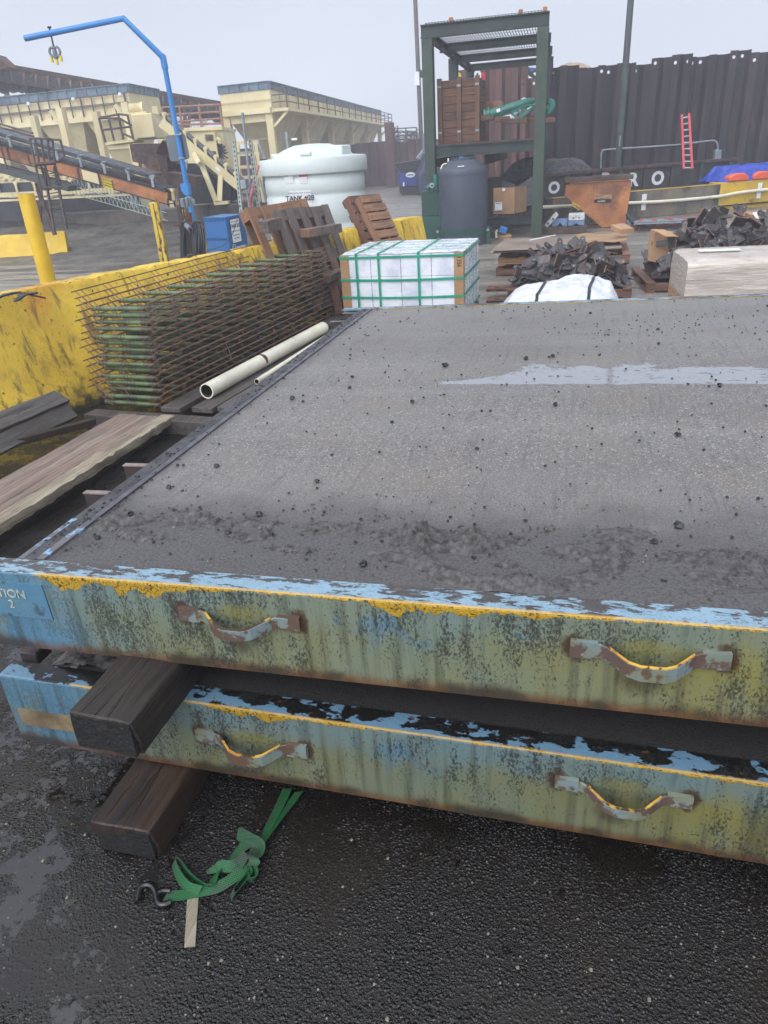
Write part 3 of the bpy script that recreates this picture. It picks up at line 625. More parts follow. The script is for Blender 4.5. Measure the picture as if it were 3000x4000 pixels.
# ================================================================== timbers
def timber(x0, x1, y0, y1, z0, z1, mat, name, label, seed):
    t = thing(name, label, 'timber', ((x0 + x1) / 2, y0, z0), 'timbers between the decks')
    b = M(); b.box(x0, x1, y0, y1, z0 + .001, z1); b.longsub(1, .09); b.longsub(0, .045); b.longsub(2, .04)
    for p in b.v:
        q = noise.noise_vector(p * 9 + V((seed, 0, 0))); p.x += q.x * .004; p.z += (q.z * .003 if p.z > z0 + .01 else 0)
        if p.y < y0 + .01:
            p.y += q.y * .012 + (.0 if p.z > (z0 + z1) / 2 else .006)
        if p.z > z1 - .01 and p.x > x1 - .01: p.x -= .007; p.z -= .006
    b.build('baulk', mat, t, smooth=40, bevel=.004)
    for k, (xa, xb, yb, wd_) in enumerate(((.42, .56, .30, .004), (.62, .50, .22, .003), (.2, .24, .16, .002))):
        q = M(); W_ = x1 - x0; pts = [V((x0 + W_ * (xa + (xb - xa) * j / 8) + noise.noise(V((j * .9, seed, k))) * .005, y0 + .006 + yb * j / 8, z1 + .0005)) for j in range(9)]; q.ribbon(pts, [V((wd_ * (1.05 - j / 8), 0, 0)) for j in range(9)], .0006); q.build('split', X_['endgrain'], t)
    e = M(); e.box(x0 + .008, x1 - .008, y0 - .003, y0 + .012, z0 + .008, z1 - .010); e.sub(3).rough(.005, 55, seed); e.build('end_grain', X_['endgrain'], t, smooth=30)
    return t
timber(-1.150, -.970, 1.082, 3.6, .371, .486, X_['timber'], 'timber_baulk', 'cracked black timber sandwiched between the two decks, end poking out', 3)
timber(-1.183, -1.003, 1.075, 3.6, 0, .114, X_['timber2'], 'timber_baulk', 'brown timber on the asphalt carrying the lower deck', 8)

# ================================================================== strap, sliver
t = thing('ratchet_strap', 'knotted green ratchet strap with black wire hook lying on wet asphalt', 'strap', G(900, 3450))
def gp(a, b, z=0.004): return G(300 + a / 1.659, 2900 + b / 1.659, z)
def smooth(pts, n=8):
    out = []
    for i in range(len(pts) - 1):
        p0, p1, p2, p3 = pts[max(0, i - 1)], pts[i], pts[i + 1], pts[min(len(pts) - 1, i + 2)]
        for k in range(n):
            s = k / n; out.append(.5 * (2 * p1 + (p2 - p0) * s + (2 * p0 - 5 * p1 + 4 * p2 - p3) * s * s + (3 * p1 - p0 - 3 * p2 + p3) * s ** 3))
    return out + [pts[-1]]
rb = M(); W = .029
def strap(seq):                                   # a, b, height, lean of the width vector (angle in plan, tilt)
    ps = smooth([gp(a, b, z) for a, b, z, an, ti in seq]); av = smooth([V((an, ti, 0)) for a, b, z, an, ti in seq]); ws = []
    for p, q in zip(ps, av):
        an, ti = q.x, q.y
        ws.append(V((math.cos(an) * math.cos(ti), math.sin(an) * math.cos(ti), math.sin(ti))) * W)
    ps = [V((p.x, p.y, max(p.z, .003 + abs(w.z) / 2))) for p, w in zip(ps, ws)]
    rb.ribbon(ps, ws, .0008)
strap([(1365, 300, .012, .15, .1), (1320, 400, .008, .1, .15), (1260, 520, .006, .05, .3), (1205, 640, .012, -.2, .5), (1150, 710, .014, -.5, .3)])
strap([(1440, 320, .02, .1, .3), (1370, 420, .008, 0, .4), (1300, 520, .004, -.1, .5), (1215, 640, .010, -.4, .7)])
strap([(575, 995, .010, 1.5, .1), (680, 990, .006, 1.55, .1), (800, 965, .008, 1.7, .2), (920, 935, .012, 1.9, .4), (1030, 865, .016, 2.1, .5), (1110, 790, .02, 2.3, .6), (1150, 700, .02, 2.6, .4)])
strap([(800, 975, .006, 1.2, .6), (720, 940, .012, .9, .9), (660, 860, .016, .6, 1.0), (630, 775, .022, .4, 1.1), (665, 770, .026, -.3, 1.1), (720, 840, .022, -.5, 1.0), (800, 910, .016, -.4, .9), (870, 930, .014, 0, .7), (900, 860, .014, .5, .6), (960, 790, .012, 1.3, .2), (1050, 700, .012, 2.0, .2), (1120, 640, .014, 2.4, .5)])
strap([(880, 850, .010, .2, .2), (870, 810, .016, .6, .5), (930, 800, .022, 1.4, .7), (1010, 800, .024, 1.9, .5), (1080, 740, .026, 2.3, .3)])
strap([(1190, 680, .016, 1.3, .6), (1120, 640, .018, 1.4, .9), (1050, 600, .022, 1.2, 1.1), (1050, 580, .03, .9, 1.2), (1110, 605, .03, .4, .9), (1190, 650, .026, .1, .6), (1190, 720, .02, -.6, .5), (1120, 760, .018, -.9, .4), (1110, 850, .014, .1, .5), (1060, 940, .010, .2, .8), (1020, 1000, .014, .3, 1.1), (1010, 960, .018, 0, 1.1), (1060, 890, .014, -.2, .9), (1100, 830, .012, 0, .7)])
strap([(1080, 780, .014, .5, .5), (1150, 830, .012, .3, .8), (1160, 880, .014, 0, 1.1), (1120, 890, .016, -.3, 1.1), (1100, 850, .014, -.2, .9)])
strap([(1050, 790, .03, 2.5, .2), (1100, 720, .036, 2.9, .2), (1150, 760, .034, 3.3, .1), (1140, 800, .024, 3.6, .3)])
rb.build('webbing', X_['web'], t, smooth=60)
hk = M()
def hp(a, b, z): return gp(a, b, z)
hk.tube(smooth([hp(398, 1035, .007), hp(405, 985, .008), hp(420, 940, .010), (hp(455, 922, .012)), hp(490, 935, .011), hp(512, 970, .009), hp(520, 1010, .008), hp(535, 1045, .008), hp(575, 1050, .008), hp(610, 1035, .009)], 5), .0085, 8)
hk.tube(smooth([hp(525, 975, .012), hp(560, 960, .011), hp(610, 962, .010)], 4), .0085, 8)
hk.build('hook', X_['blk'], t, smooth=60)
q = M(); a, b, c, d = gp(718, 1010, .001), gp(790, 1010, .001), gp(768, 1322, .001), gp(697, 1332, .001)
q.hexa([d, c, b, a] + [p + V((0, 0, .003)) for p in (d, c, b, a)]); q.longsub(1, .02).rough(.0012, 60); tag(q.build('wood_strip', X_['strip']), 'pale flat sliver of wood lying on asphalt below the green strap', 'wood strip')

# ================================================================== yellow barrier in front
J1, J2 = G(930, 978, .9), G(1570, 858, .9); J1.z = J2.z = 0
bd_ = (J2 - J1); bd_.z = 0; seglen = bd_.length; bd_.normalize(); bn = V((-bd_.y, bd_.x, 0))
prof = [(-.37, 0), (-.36, .07), (-.215, .32), (-.10, .88), (-.085, .9), (.085, .9), (.10, .88), (.215, .32), (.36, .07), (.37, 0)]
def barrier(p0, d, n, ln, label, mat, name='concrete_barrier', h=1.0, chip=.03, seed=0, group=None):
    b = M(); NS = max(4, int(ln / .06)); vs = []; fs = []; K = len(prof)
    for i in range(NS + 1):
        s = ln * i / NS
        for k, (x, z) in enumerate(prof):
            q = p0 + d * s + n * (x + .1) + V((0, 0, z * h)); e = noise.noise_vector(q * 4 + V((seed, 0, 0))); f = noise.noise(q * 13)
            if z > .8: q += V((e.x * .012, e.y * .012, e.z * .012 - max(0, f - .18) * chip * 2.2))
            elif z < .1: q += V((e.x * .02, e.y * .02, 0))
            else: q += e * .006
            if i in (0, NS): q += d * (f * .012) + V((0, 0, -chip * .5 if z > .8 else 0))
            vs.append(q)
    for i in range(NS):
        for k in range(K): fs.append((i * K + k, i * K + (k + 1) % K, (i + 1) * K + (k + 1) % K, (i + 1) * K + k))
    fs += [tuple(range(K - 1, -1, -1)), tuple(range(NS * K, NS * K + K))]
    b.add(vs, fs); return tag(b.build(name, mat, smooth=35), label, 'barrier', group)
GB = 'yellow concrete barriers in a row'
barrier(J1 - bd_ * (seglen + 1.6), bd_, bn, seglen + 1.57, 'nearest yellow concrete barrier behind the leaning boards, streaked and chipped', X_['barrier'], group=GB, seed=1)
barrier(J1 + bd_ * .01, bd_, bn, seglen - .03, 'yellow barrier that the broken brown pallets lean on', X_['barrier'], group=GB, seed=2, chip=.05)
barrier(J2, bd_, bn, (G(1648, 843, .9) - J2).dot(bd_), 'farthest yellow barrier of the row, running up to the green cabinet', X_['barrier'], group=GB, seed=3)
a, b = G(-700, 1082, 0), G(265, 998, 0); dd = (b - a).normalized(); nn = V((-dd.y, dd.x, 0))
barrier(b - dd * 3.6 + nn * .27, dd, nn, 3.6, 'bright yellow barrier standing alone across the muddy yard', X_['yel'], h=.56, seed=4, chip=.02)
q = M(); a, b, c = G(0, 1165, .9), G(90, 1150, .9), G(190, 1165, .9)
q.ribbon(smooth([a + bn * .06, b + bn * .06 + V((0, 0, .01)), c + bn * .07], 6), [bn * .06] * 13, .006); q.ribbon(smooth([G(75, 1178, .905) + bn * .05, G(110, 1155, .92) + bn * .05, G(165, 1145, .91) + bn * .07], 5), [bn * .05] * 11, .005)
q.rough(.008, 30); tag(q.build('rubber_scrap', X_['rubber']), 'torn black rubber scrap lying on top of the nearest yellow barrier', 'scrap')

# bollard and post behind the barrier
a = D(100, 757, 7.0); b = V((a.x, a.y, 0)); r = .083; bl = M(); N_ = 28
top = a.z
pr = [0, .25, .5, .75, 1.0, top * .7, top * .78, top * .86, top * .92, top - .01, top]
vs = []; fs = []
for z in pr:
    for k in range(N_):
        an = 2 * PI * k / N_; dn = 1 - .30 * math.exp(-((an - 4.9) / .45) ** 2) * math.exp(-((z - top + .05) / .12) ** 2) - .05 * math.exp(-((an - 4.6) / .3) ** 2) * math.exp(-((z - .9) / .05) ** 2)
        vs.append(b + V((r * dn * math.cos(an), r * dn * math.sin(an), z)))
for i in range(len(pr) - 1):
    for k in range(N_): fs.append((i * N_ + k, i * N_ + (k + 1) % N_, (i + 1) * N_ + (k + 1) % N_, (i + 1) * N_ + k))
bl.add(vs, fs); t = thing('steel_bollard', 'thick yellow steel pipe bollard with dented open top behind the nearest barrier', 'bollard', b)
bl.build('pipe', X_['yel'], t, smooth=50)
q = M(); q.add([v * 1 for v in vs[-N_:]], []); rim = vs[-N_:]; inn = [b + (p - b) * 1 for p in rim]
inn = [V((b.x + (p.x - b.x) * .9, b.y + (p.y - b.y) * .9, p.z - .001)) for p in rim]; low = [V((p.x, p.y, p.z - .4)) for p in inn]
q = M(); q.add(inn + low, [(k, (k + 1) % N_, N_ + (k + 1) % N_, N_ + k) for k in range(N_)] + [tuple(range(N_, 2 * N_))]); q.add(rim + inn, [(k, (k + 1) % N_, N_ + (k + 1) % N_, N_ + k) for k in range(N_)]); q.build('bore', X_['rust'], t, smooth=50)
a = D(601, 790, 11.6); b = V((a.x, a.y, 0)); q = M(); q.box(-.065, .065, -.06, .06, 0, a.z); q.longsub(2, .1).rough(.006, 9); q.xf(Matrix.Translation(b) @ Matrix.Rotation(.25, 4, 'Z'))
t = thing('wooden_post', 'weathered square wooden post with flaking yellow paint behind the barrier', 'post', b)
q.build('shaft', X_['yelpost'], t, smooth=40, bevel=.008)
q = M(); q.box(-.005, .005, -.064, -.052, .05, a.z - .02); q.xf(Matrix.Translation(b) @ Matrix.Rotation(.25, 4, 'Z')); q.build('split', X_['rubber'], t)
# ================================================================== sleepers, walkway boards, pipes
du = V((.091, .9958, 0)); dr = V((.9958, -.091, 0)); UP = V((0, 0, 1))
def ob(p, d, ln, w, h, mat, name, label, cat, group=None, rough=.003, seed=0, bev=.004, step=.12, endm=None):
    """a board whose near left foot corner is p, running along d"""
    d = V(d).normalized(); s = d.cross(UP).normalized(); u = s.cross(d)
    q = M(); q.box(0, w, 0, ln, 0, h); q.longsub(1, step); q.longsub(0, w / 3)
    q.rough(rough, 7, seed)
    t = thing(name, label, cat, p, group)
    t.rotation_mode = 'QUATERNION'; t.rotation_quaternion = Matrix((s, d, u)).transposed().to_quaternion(); OFF[t] = V((0, 0, 0))
    q.build('plank', mat, t, False, smooth=35, bevel=bev)
    return t
GS = 'sleepers under the stored bars'
for k, (u, v, ln, lab) in enumerate(((362, 1592, 1.30, 'front dark sleeper nearest the painted plank, carrying bars and boards'), (0, 0, 1.25, 'middle sleeper hidden under the stacked bars and boards'), (0, 0, 1.3, 'rear sleeper at the far end of the stacked bars'))):
    p = V((-3.42, 4.33, 0)) + du * (0, 1.45, 2.85)[k]
    ob(p, dr, ln, .13, .10, X_['board_x'], 'sleeper', lab, 'sleeper', GS, seed=k)
ob(V((-2.86, 4.30, .101)), du, 3.15, .165, .036, X_['board'], 'walk_board', 'dark plank on the sleepers between the stacked bars and the big white pipe', 'board', 'dark planks on the sleepers', seed=4)
ob(V((-2.615, 4.31, .101)), du, 3.1, .165, .038, X_['board'], 'walk_board', 'dark plank on the sleepers under the big white pipe', 'board', 'dark planks on the sleepers', seed=5)
a, b = V((-2.585, 4.50, .14 + .056)), V((-2.39, 6.52, .14 + .056)); t = thing('plastic_pipe', 'long thick white plastic pipe with open dirty end lying on dark planks', 'pipe', a - V((0, 0, .056)), 'white pipes on the planks')
q = M(); q.pipe(a, b, .056, .048, 32); q.build('wall', X_['pvc'], t, smooth=50)
q = M(); dd = (b - a).normalized(); q.pipe(a + dd * .004, a + dd * .5, .0478, .045, 24); q.build('grimy_lining', X_['pvcin'], t, smooth=50)
c = a + (b - a) * .40; q = M(); x = dd.cross(UP).normalized(); y = x.cross(dd)
arc = [c + (x * math.cos(an) + y * math.sin(an)) * .0566 for an in [(-.2 + 2.0 * k / 10) for k in range(11)]]
q.ribbon(arc, [dd * .05 * (1 - abs(k - 5) / 9) for k in range(11)], .0006); q.build('brown_stain', X_['rust'], t, smooth=60)
ob(V((-2.435, 4.34, .101)), du, 3.0, .15, .036, X_['board'], 'walk_board', 'dark plank under the thin white pipe, along the deck edge', 'board', 'dark planks on the sleepers', seed=6)
a, b = V((-2.36, 4.87, .16)), V((-2.275, 6.52, .16)); t = thing('plastic_pipe', 'thin white plastic pipe beside the upper deck edge', 'pipe', a - V((0, 0, .022)), 'white pipes on the planks')
q = M(); q.pipe(a, b, .022, .018, 24); q.build('wall', X_['pvc'], t, smooth=50)
q = M(); dd = (b - a).normalized(); q.pipe(a + dd * .002, a + dd * .3, .0179, .017, 16); q.build('grimy_lining', X_['pvcin'], t, smooth=50)

# ================================================================== stacked dowel baskets
BL, ND = 2.95, 11
def basket_parts():
    w = M(); yy = [.02 + i * (BL - .04) / (ND - 1) for i in range(ND)]
    ll, rr = (-.335, .125), (.30, .052)
    for x, z in ((ll[0], ll[1]), (-.255, .05), (rr[0], rr[1])):
        w.tube([(x, -.03 + R.uniform(-.03, .01), z), (x + R.uniform(-.004, .004), BL / 2, z + R.uniform(-.004, .004)), (x, BL + R.uniform(-.01, .04), z)], .0058 if x > 0 else .0045, 6)
    for y in yy:
        for s in (-.026, .026):
            w.tube([(ll[0] - .004, y + s * 1.1, ll[1] + .004), (-.20, y + s, .0), (-.17, y + s, -.012)], .003, 5)
            w.tube([(rr[0] + .003, y + s * 1.1, rr[1] + .006), (.215, y + s, .004), (.19, y + s, -.012)], .003, 5)
        w.tube([(-.10, y, .085), (-.03, y, .0), (.0, y, -.012)], .003, 5)
    return w
dow = M(); dow.tube([(-.243, 0, 0), (-.236, 0, 0), (.236, 0, 0), (.243, 0, 0)], .0165, 12)
dowd = dow
ring = M()
for x in (-.19, -.165, -.03, .0, .03, .165, .19, .225): ring.tube([(x - .004, 0, 0), (x + .004, 0, 0)], .0171, 12)
X_['ring'] = gm('grimy_wire_mark', L(52, 50, 42), L(40, 38, 34), 10, .6)
B0 = V((-3.135, 4.42, .118)); proto = []
for v in range(3):
    t = thing('dowel_basket', 'temp', 'dowel basket', (0, 0, 0)); basket_parts().build('wire_frame', X_['wire'], t, False, smooth=60)
    for k in range(ND):
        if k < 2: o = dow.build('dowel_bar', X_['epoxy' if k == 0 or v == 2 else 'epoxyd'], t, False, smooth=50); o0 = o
        else: o = o0.copy(); COL.objects.link(o)
        o.parent = t; o.location = (R.uniform(-.008, .012) + (.012 if k % 2 else -.008), .02 + k * (BL - .04) / (ND - 1), R.uniform(-.002, .002))
    proto.append(t)
NB = 15; words = 'bottom second third fourth fifth sixth seventh eighth ninth tenth eleventh twelfth thirteenth fourteenth top'.split()
for i in range(NB):
    t = proto[0] if i == 0 else proto[1] if i == 1 else proto[2] if i == NB - 1 else copy_tree(proto[i % 2])
    nm = words[i]
    t['label'] = ('green dowel bars in a rusty wire basket, %s of the fifteen stacked' % ('lowest' if i == 0 else 'topmost' if i == NB - 1 else nm + ' from the bottom'))
    t['group'] = 'stacked dowel baskets'
    t.location = B0 + UP * (.0475 * i) + dr * (R.uniform(-.012, .012) - i * .0012) + du * (R.uniform(-.03, .03) + .004 * i)
    t.rotation_euler = (0, R.uniform(-.004, .004), -math.atan2(du.x, du.y) + R.uniform(-.006, .006))
t = thing('tie_wire', 'long thin rusty wire looping up over the stacked dowel baskets', 'wire', D(670, 1070, 6.4)); q = M()
q.tube(smooth([D(690, 1060, 6.3), D(720, 1010, 6.3), D(748, 993, 6.3), D(775, 1010, 6.35), D(805, 1050, 6.4), D(850, 1082, 6.5)], 6), .0035, 6); q.build('strand', X_['wire'], t)
t = thing('tie_wire', 'bright bent wire hanging from the side of the dowel baskets', 'wire', D(880, 1390, 4.9)); q = M()
q.tube(smooth([D(845, 1370, 5.4), D(860, 1395, 5.3), D(890, 1412, 5.3), D(902, 1400, 5.3), D(895, 1370, 5.35), D(880, 1340, 5.4)], 6), .003, 6); q.build('strand', X_['galv'], t)

# ================================================================== painted plank and leaning boards
pd = (G(1245 / 1.843, 1400 + 425 / 1.843, .12) - G(0, 1400 + 1205 / 1.843, .12)); pd.z = 0; pd.normalize(); ps = pd.cross(UP).normalized()
pe = V((-2.69, 4.18, 0))
q = M(); q.box(-.285, -.10, -3.3, -.02, 0, .05); q.longsub(1, .07); q.longsub(0, .06); q.rough(.004, 9, 2)
for p in q.v:
    if p.y > -.06: p.y += noise.noise(V((p.x * 26, p.z * 30, 1))) * .03
t = thing('old_plank', 'wide old painted plank, faded reddish with a splintered pale edge, near the barrier', 'plank', pe + V((0, 0, .072)), 'old planks lying left of the deck')
t.rotation_mode = 'QUATERNION'; t.rotation_quaternion = Matrix((ps, pd, UP)).transposed().to_quaternion(); OFF[t] = V((0, 0, 0))
q.build('face_board', X_['oldplank'], t, False, smooth=40, bevel=.004)
q = M(); q.box(-.43, -.29, -3.3, -.0, .0, .048); q.longsub(1, .07); q.longsub(0, .05); q.rough(.004, 9, 5); q.build('face_board', X_['oldplank'], t, False, smooth=40, bevel=.004)
q = M(); q.box(-.098, .0, -3.3, .01, .0, .048); q.longsub(1, .04); q.longsub(0, .025); q.longsub(2, .024)
for p in q.v:
    e = noise.noise_vector(p * 14); p += e * .007
    if p.x > -.02: p.z -= max(0, noise.noise(p * 22)) * .022 + .004; p.x += e.y * .012
    if p.y > -.06: p.y += noise.noise(V((p.x * 30, p.z * 40, 3))) * .04
q.build('split_edge', X_['plankedge'], t, False, smooth=35)
q = M(); q.box(-.41, -.03, -3.3, -.16, 0, .05); q.longsub(1, .1); q.rough(.004, 9, 9)
t2 = thing('old_plank', 'dark underlying plank beneath the faded painted plank', 'plank', pe + V((0, 0, .02)), 'old planks lying left of the deck')
t2.rotation_mode = 'QUATERNION'; t2.rotation_quaternion = t.rotation_quaternion; OFF[t2] = V((0, 0, 0))
q.build('plank', X_['timber2'], t2, False, smooth=40, bevel=.004)
def lean(p0, p1, p2, th, ext, mat, label, seed):   # p0->p1 upper edge (near, far), p2 lower far corner
    d = (p1 - p0).normalized(); w = p2 - p1; w -= d * w.dot(d); wl = w.length; w.normalize(); n = d.cross(w).normalized()
    if n.z < 0: n = -n
    ln = (p1 - p0).length + ext
    q = M(); o0 = p1 - d * ln - n * th
    q.hexa([o0, o0 + w * wl, p1 + w * wl - n * th, p1 - n * th, o0 + n * th, o0 + w * wl + n * th, p1 + w * wl, p1]); q.longsub(1, .12); q.rough(.004, 8, seed)
    for p in q.v:
        if (p - p1).dot(d) > -.05: p += d * noise.noise(p * 30) * .02
    t = thing('loose_board', label, 'board', p1 - UP * .1, 'loose boards leaning on the barrier foot'); q.build('plank', mat, t, smooth=40, bevel=.004)
f = lambda a, b, z: G(a / 1.843, 1400 + b / 1.843, z)
lean(f(0, 378, .33), f(395, 225, .31), f(478, 312, .24), .03, .5, X_['board'], 'uppermost of the loose dark boards against the barrier, broad and straight', 1)
lean(f(0, 540, .24), f(480, 322, .225), f(545, 420, .14), .035, .5, X_['board'], 'middle loose dark board wedged below the broad one', 2)
lean(f(0, 615, .185), f(690, 432, .15), f(700, 478, .105), .05, .5, X_['timber2'], 'lowest loose brown board, narrow and curved, resting on the painted plank', 3)

# ================================================================== pallets
def pallet_parts(t, W, Hh, mat0, mat2, style, seed):
    rr = random.Random(seed)
    if style == 'slat':                       # stringers run up, slats across
        for x in (0, W / 2 - .02, W - .04):
            q = M(); q.box(x, x + .04, 0, .085, 0, Hh); q.longsub(2, .2).rough(.003, 8, seed + x); q.build('stringer', mat2, t, False, smooth=40, bevel=.003)
        for nm, y0 in (('face_slats', -.018), ('rear_slats', .086)):
            q = M(); n = 9 if nm == 'face_slats' else 6
            for k in range(n):
                z = k * (Hh - .09) / (n - 1); q.box(-.005 + rr.uniform(-.01, .01), W + rr.uniform(-.01, .02), y0, y0 + .017, z, z + .085 + rr.uniform(-.008, .01))
            q.build(nm, mat0, t, False, bevel=.002)
    else:                                     # block pallet
        for x in (0, W / 2 - .06, W - .12):
            for z in (0, Hh / 2 - .05, Hh - .11):
                q = M(); q.box(x, x + .12, .02, .10, z, z + .11); q.rough(.004, 8, seed); q.build('block', mat0, t, False, bevel=.004)
            q = M(); q.box(x + .005, x + .115, .101, .12, 0, Hh); q.longsub(2, .2).rough(.003, 8, seed + x); q.build('runner', mat2, t, False, smooth=40, bevel=.002)
        q = M(); n = 5
        for k in range(n):
            x = k * (W - .13) / (n - 1); q.box(x, x + .125 + rr.uniform(-.02, 0), -.012, .004, .0 + rr.uniform(-.01, .01), Hh + rr.uniform(-.01, .01))
        q.build('face_boards', mat2, t, False, bevel=.002)
        q = M()
        for z in (.0, Hh / 2 - .05, Hh - .11): q.box(0, W, .004, .02, z, z + .11)
        q.build('cross_boards', mat0, t, False, bevel=.002)
def place(t, o, x, z):                          # local x along x, local z up along z
    x = V(x).normalized(); z = V(z); z = (z - x * z.dot(x)).normalized(); y = z.cross(x)
    t.location = o; t.rotation_mode = 'QUATERNION'; t.rotation_quaternion = Matrix((x, y, z)).transposed().to_quaternion(); OFF[t] = V((0, 0, 0))
def pallet(label, o, x, z, W, Hh, mats, style, seed, group='pallets leaning on the barrier'):
    t = thing('wooden_pallet', label, 'pallet', (0, 0, 0), group); place(t, o, x, z); pallet_parts(t, W, Hh, X_[mats + '0'], X_[mats + '2'], style, seed); return t
def by_top(tl, tr, bl, H, lift=0):
    x = (tr - tl).normalized(); z = tl - bl; z = (z - x * z.dot(x)).normalized(); return tl - z * H, x, z, (tr - tl).length
bp = lambda u, v, o: VP(u, v, J1 - bn * o, J2 - bn * o)
tl, tr, bl = bp(958, 815, -.16), bp(1195, 775, -.16), bp(1085, 985, .02)
o_, x_, z_, w_ = by_top(tl, tr, bl, 1.15); pallet('reddish pallet tipped sideways behind the grey-brown one, in front of the tall white tank', o_, x_, z_, w_, 1.15, 'pal_or', 'block', 1)
tl, tr = bp(1062, 822, -.05), bp(1283, 800, -.05); bl = tl + (bp(1345, 1235, .40) - tr)
o_, x_, z_, w_ = by_top(tl, tr, bl, 1.05); pallet('broken grey-brown block pallet leaning between the white tank and the strapped cartons', o_, x_, z_, w_, 1.05, 'pal_gr', 'block', 2)
for k, (s, q_) in enumerate(((0, 'nearer orange slatted pallet of the leaning pair beside the far barrier'), (1, 'rear darker slatted pallet of the leaning pair beside the far barrier'))):
    sh = V((.135, .02, 0)) * s; tl, tr, bl = bp(1403, 766, .0) - sh, bp(1480, 760, .0) - sh, bp(1475, 985, .33) - sh
    o_, x_, z_, w_ = by_top(tl, tr, bl, .95); pallet(q_, o_, x_, z_, w_, .95, 'pal_or' if s == 0 else 'pal_br', 'slat', 3 + k)
def loose_piece(a, b, w, h, mat, label, up=UP):
    q = M(); q.bar(a, b, w, h, up); q.sub(2).rough(.006, 9, a.x); t = thing('broken_beam', label, 'wood piece', (a + b) / 2 - UP * .1, 'broken pallet pieces'); q.build('plank', X_[mat], t, smooth=40, bevel=.005)
loose_piece(bp(1190, 912, .17), bp(1318, 890, .17), .13, .085, 'pal_gr0', 'grey cross piece nailed over the lower front of the broken pallet')
loose_piece(bp(1030, 888, .12), bp(1085, 872, .05), .10, .11, 'pal_gr0', 'dark square block sticking out of the tipped pallet')
loose_piece(bp(1275, 1088, .42), bp(1335, 1062, .42), .10, .075, 'pal_gr0', 'grey block low on the broken pallet, beside the cartons')
loose_piece(bp(1300, 1095, .40), bp(1330, 1225, .46), .09, .05, 'pal_br2', 'short reddish board standing behind the strapped cartons', V((0, 1, 0)))

# ================================================================== strapped cartons
CX0, CX1, CY0, CY1 = -2.385, -1.15, 7.2, 8.32
crot = Matrix.Translation(V((CX0, CY0, 0))) @ Matrix.Rotation(.0, 4, 'Z'); CW, CDp = CX1 - CX0, CY1 - CY0
t = thing('flat_pallet', 'pallet under the white cartons bound with green bands', 'pallet', (CX0, CY0, 0)); OFF[t] = V((0, 0, 0))
q = M()
for y in (0, CDp / 2 - .05, CDp - .1): q.box(0, CW, y, y + .1, .0, .10)
q.build('bearers', X_['pal_br0'], t, False, bevel=.003)
q = M()
for k in range(8): q.box(k * CW / 8, k * CW / 8 + .12, -.0, CDp, .101, .118)
q.build('top_boards', X_['pal_br0'], t, False)
t = thing('carton_stack', 'white shrink wrapped cartons on a pallet bound with green bands', 'carton stack', (CX0, CY0, .12)); OFF[t] = V((0, 0, 0))
z1 = .64
q = M()
for ix in range(4):
    for iz in range(3):
        for iy in range(3):
            x0, x1 = CW * ix / 4, CW * (ix + 1) / 4; y0, y1 = CDp * iy / 3, CDp * (iy + 1) / 3; za, zb = z1 * iz / 3, z1 * (iz + 1) / 3
            q.box(x0 + .002, x1 - .002, y0 + .002, y1 - .002, za + .001, zb - .001)
q.build('cartons', X_['carton'], t, False, bevel=.004)
q = M(); e = .006
for k, (x0, x1, y0, y1) in enumerate(((-e, .085, -e, 0), (CW - .085, CW + e, -e, 0), (-e, 0, 0, .08), (CW, CW + e, 0, .09))): q = M(); q.box(x0, x1, y0, y1, 0, z1 + .002); q.build('corner_board', X_['cornerb'], t, False)
q = M()
wv = M()
wv.grid(lambda i, j: V((-.004 + i * (CW + .008), -.004 + j * (CDp + .008), z1 + .004 + noise.noise(V((i * 9, j * 9, 2))) * .008)), 40, 34); wv.build('top_film', X_['carton'], t, False, smooth=60)
b = .0115; sw = .011
for z, sag in ((.615, 0), (.405, -.012), (.235, -.012), (.03, -.004)):
    pts = [V((-b, -b, z))] + [V((CW * k / 8, -b - .0, z + sag * math.sin(PI * k / 8))) for k in range(1, 8)] + [V((CW + b, -b, z)), V((CW + b, CDp + b, z)), V((-b, CDp + b, z)), V((-b, -b, z))]
    q.ribbon(pts, [V((0, 0, sw * 2))] * len(pts), .0012)
q.build('bands_around', X_['grnstrap'], t, False)
q = M()
for x in (.165, .395, .80): q.ribbon([V((x, -b - .002, 0)), V((x, -b - .002, z1 + .013)), V((x, CDp + b, z1 + .013)), V((x, CDp + b, 0))], [V((sw * 2, 0, 0))] * 4, .0012)
for y in (.18, .38, .62, .86): q.ribbon([V((CW + b + .002, y, 0)), V((CW + b + .002, y, z1 + .015)), V((-b, y, z1 + .015)), V((-b, y, 0))], [V((0, sw * 1.4, 0))] * 4, .0012)
q.build('bands_over', X_['grnstrap'], t, False)
me = TXT['1356'].copy(); me.materials.clear(); me.materials.append(X_['black'])
for v in me.vertices: v.co = V((CW - .035 + v.co.y * .06, -.0075 - v.co.z * .05, .555 - v.co.x * .05))
o = bpy.data.objects.new('lettering', me); COL.objects.link(o); o.parent = t

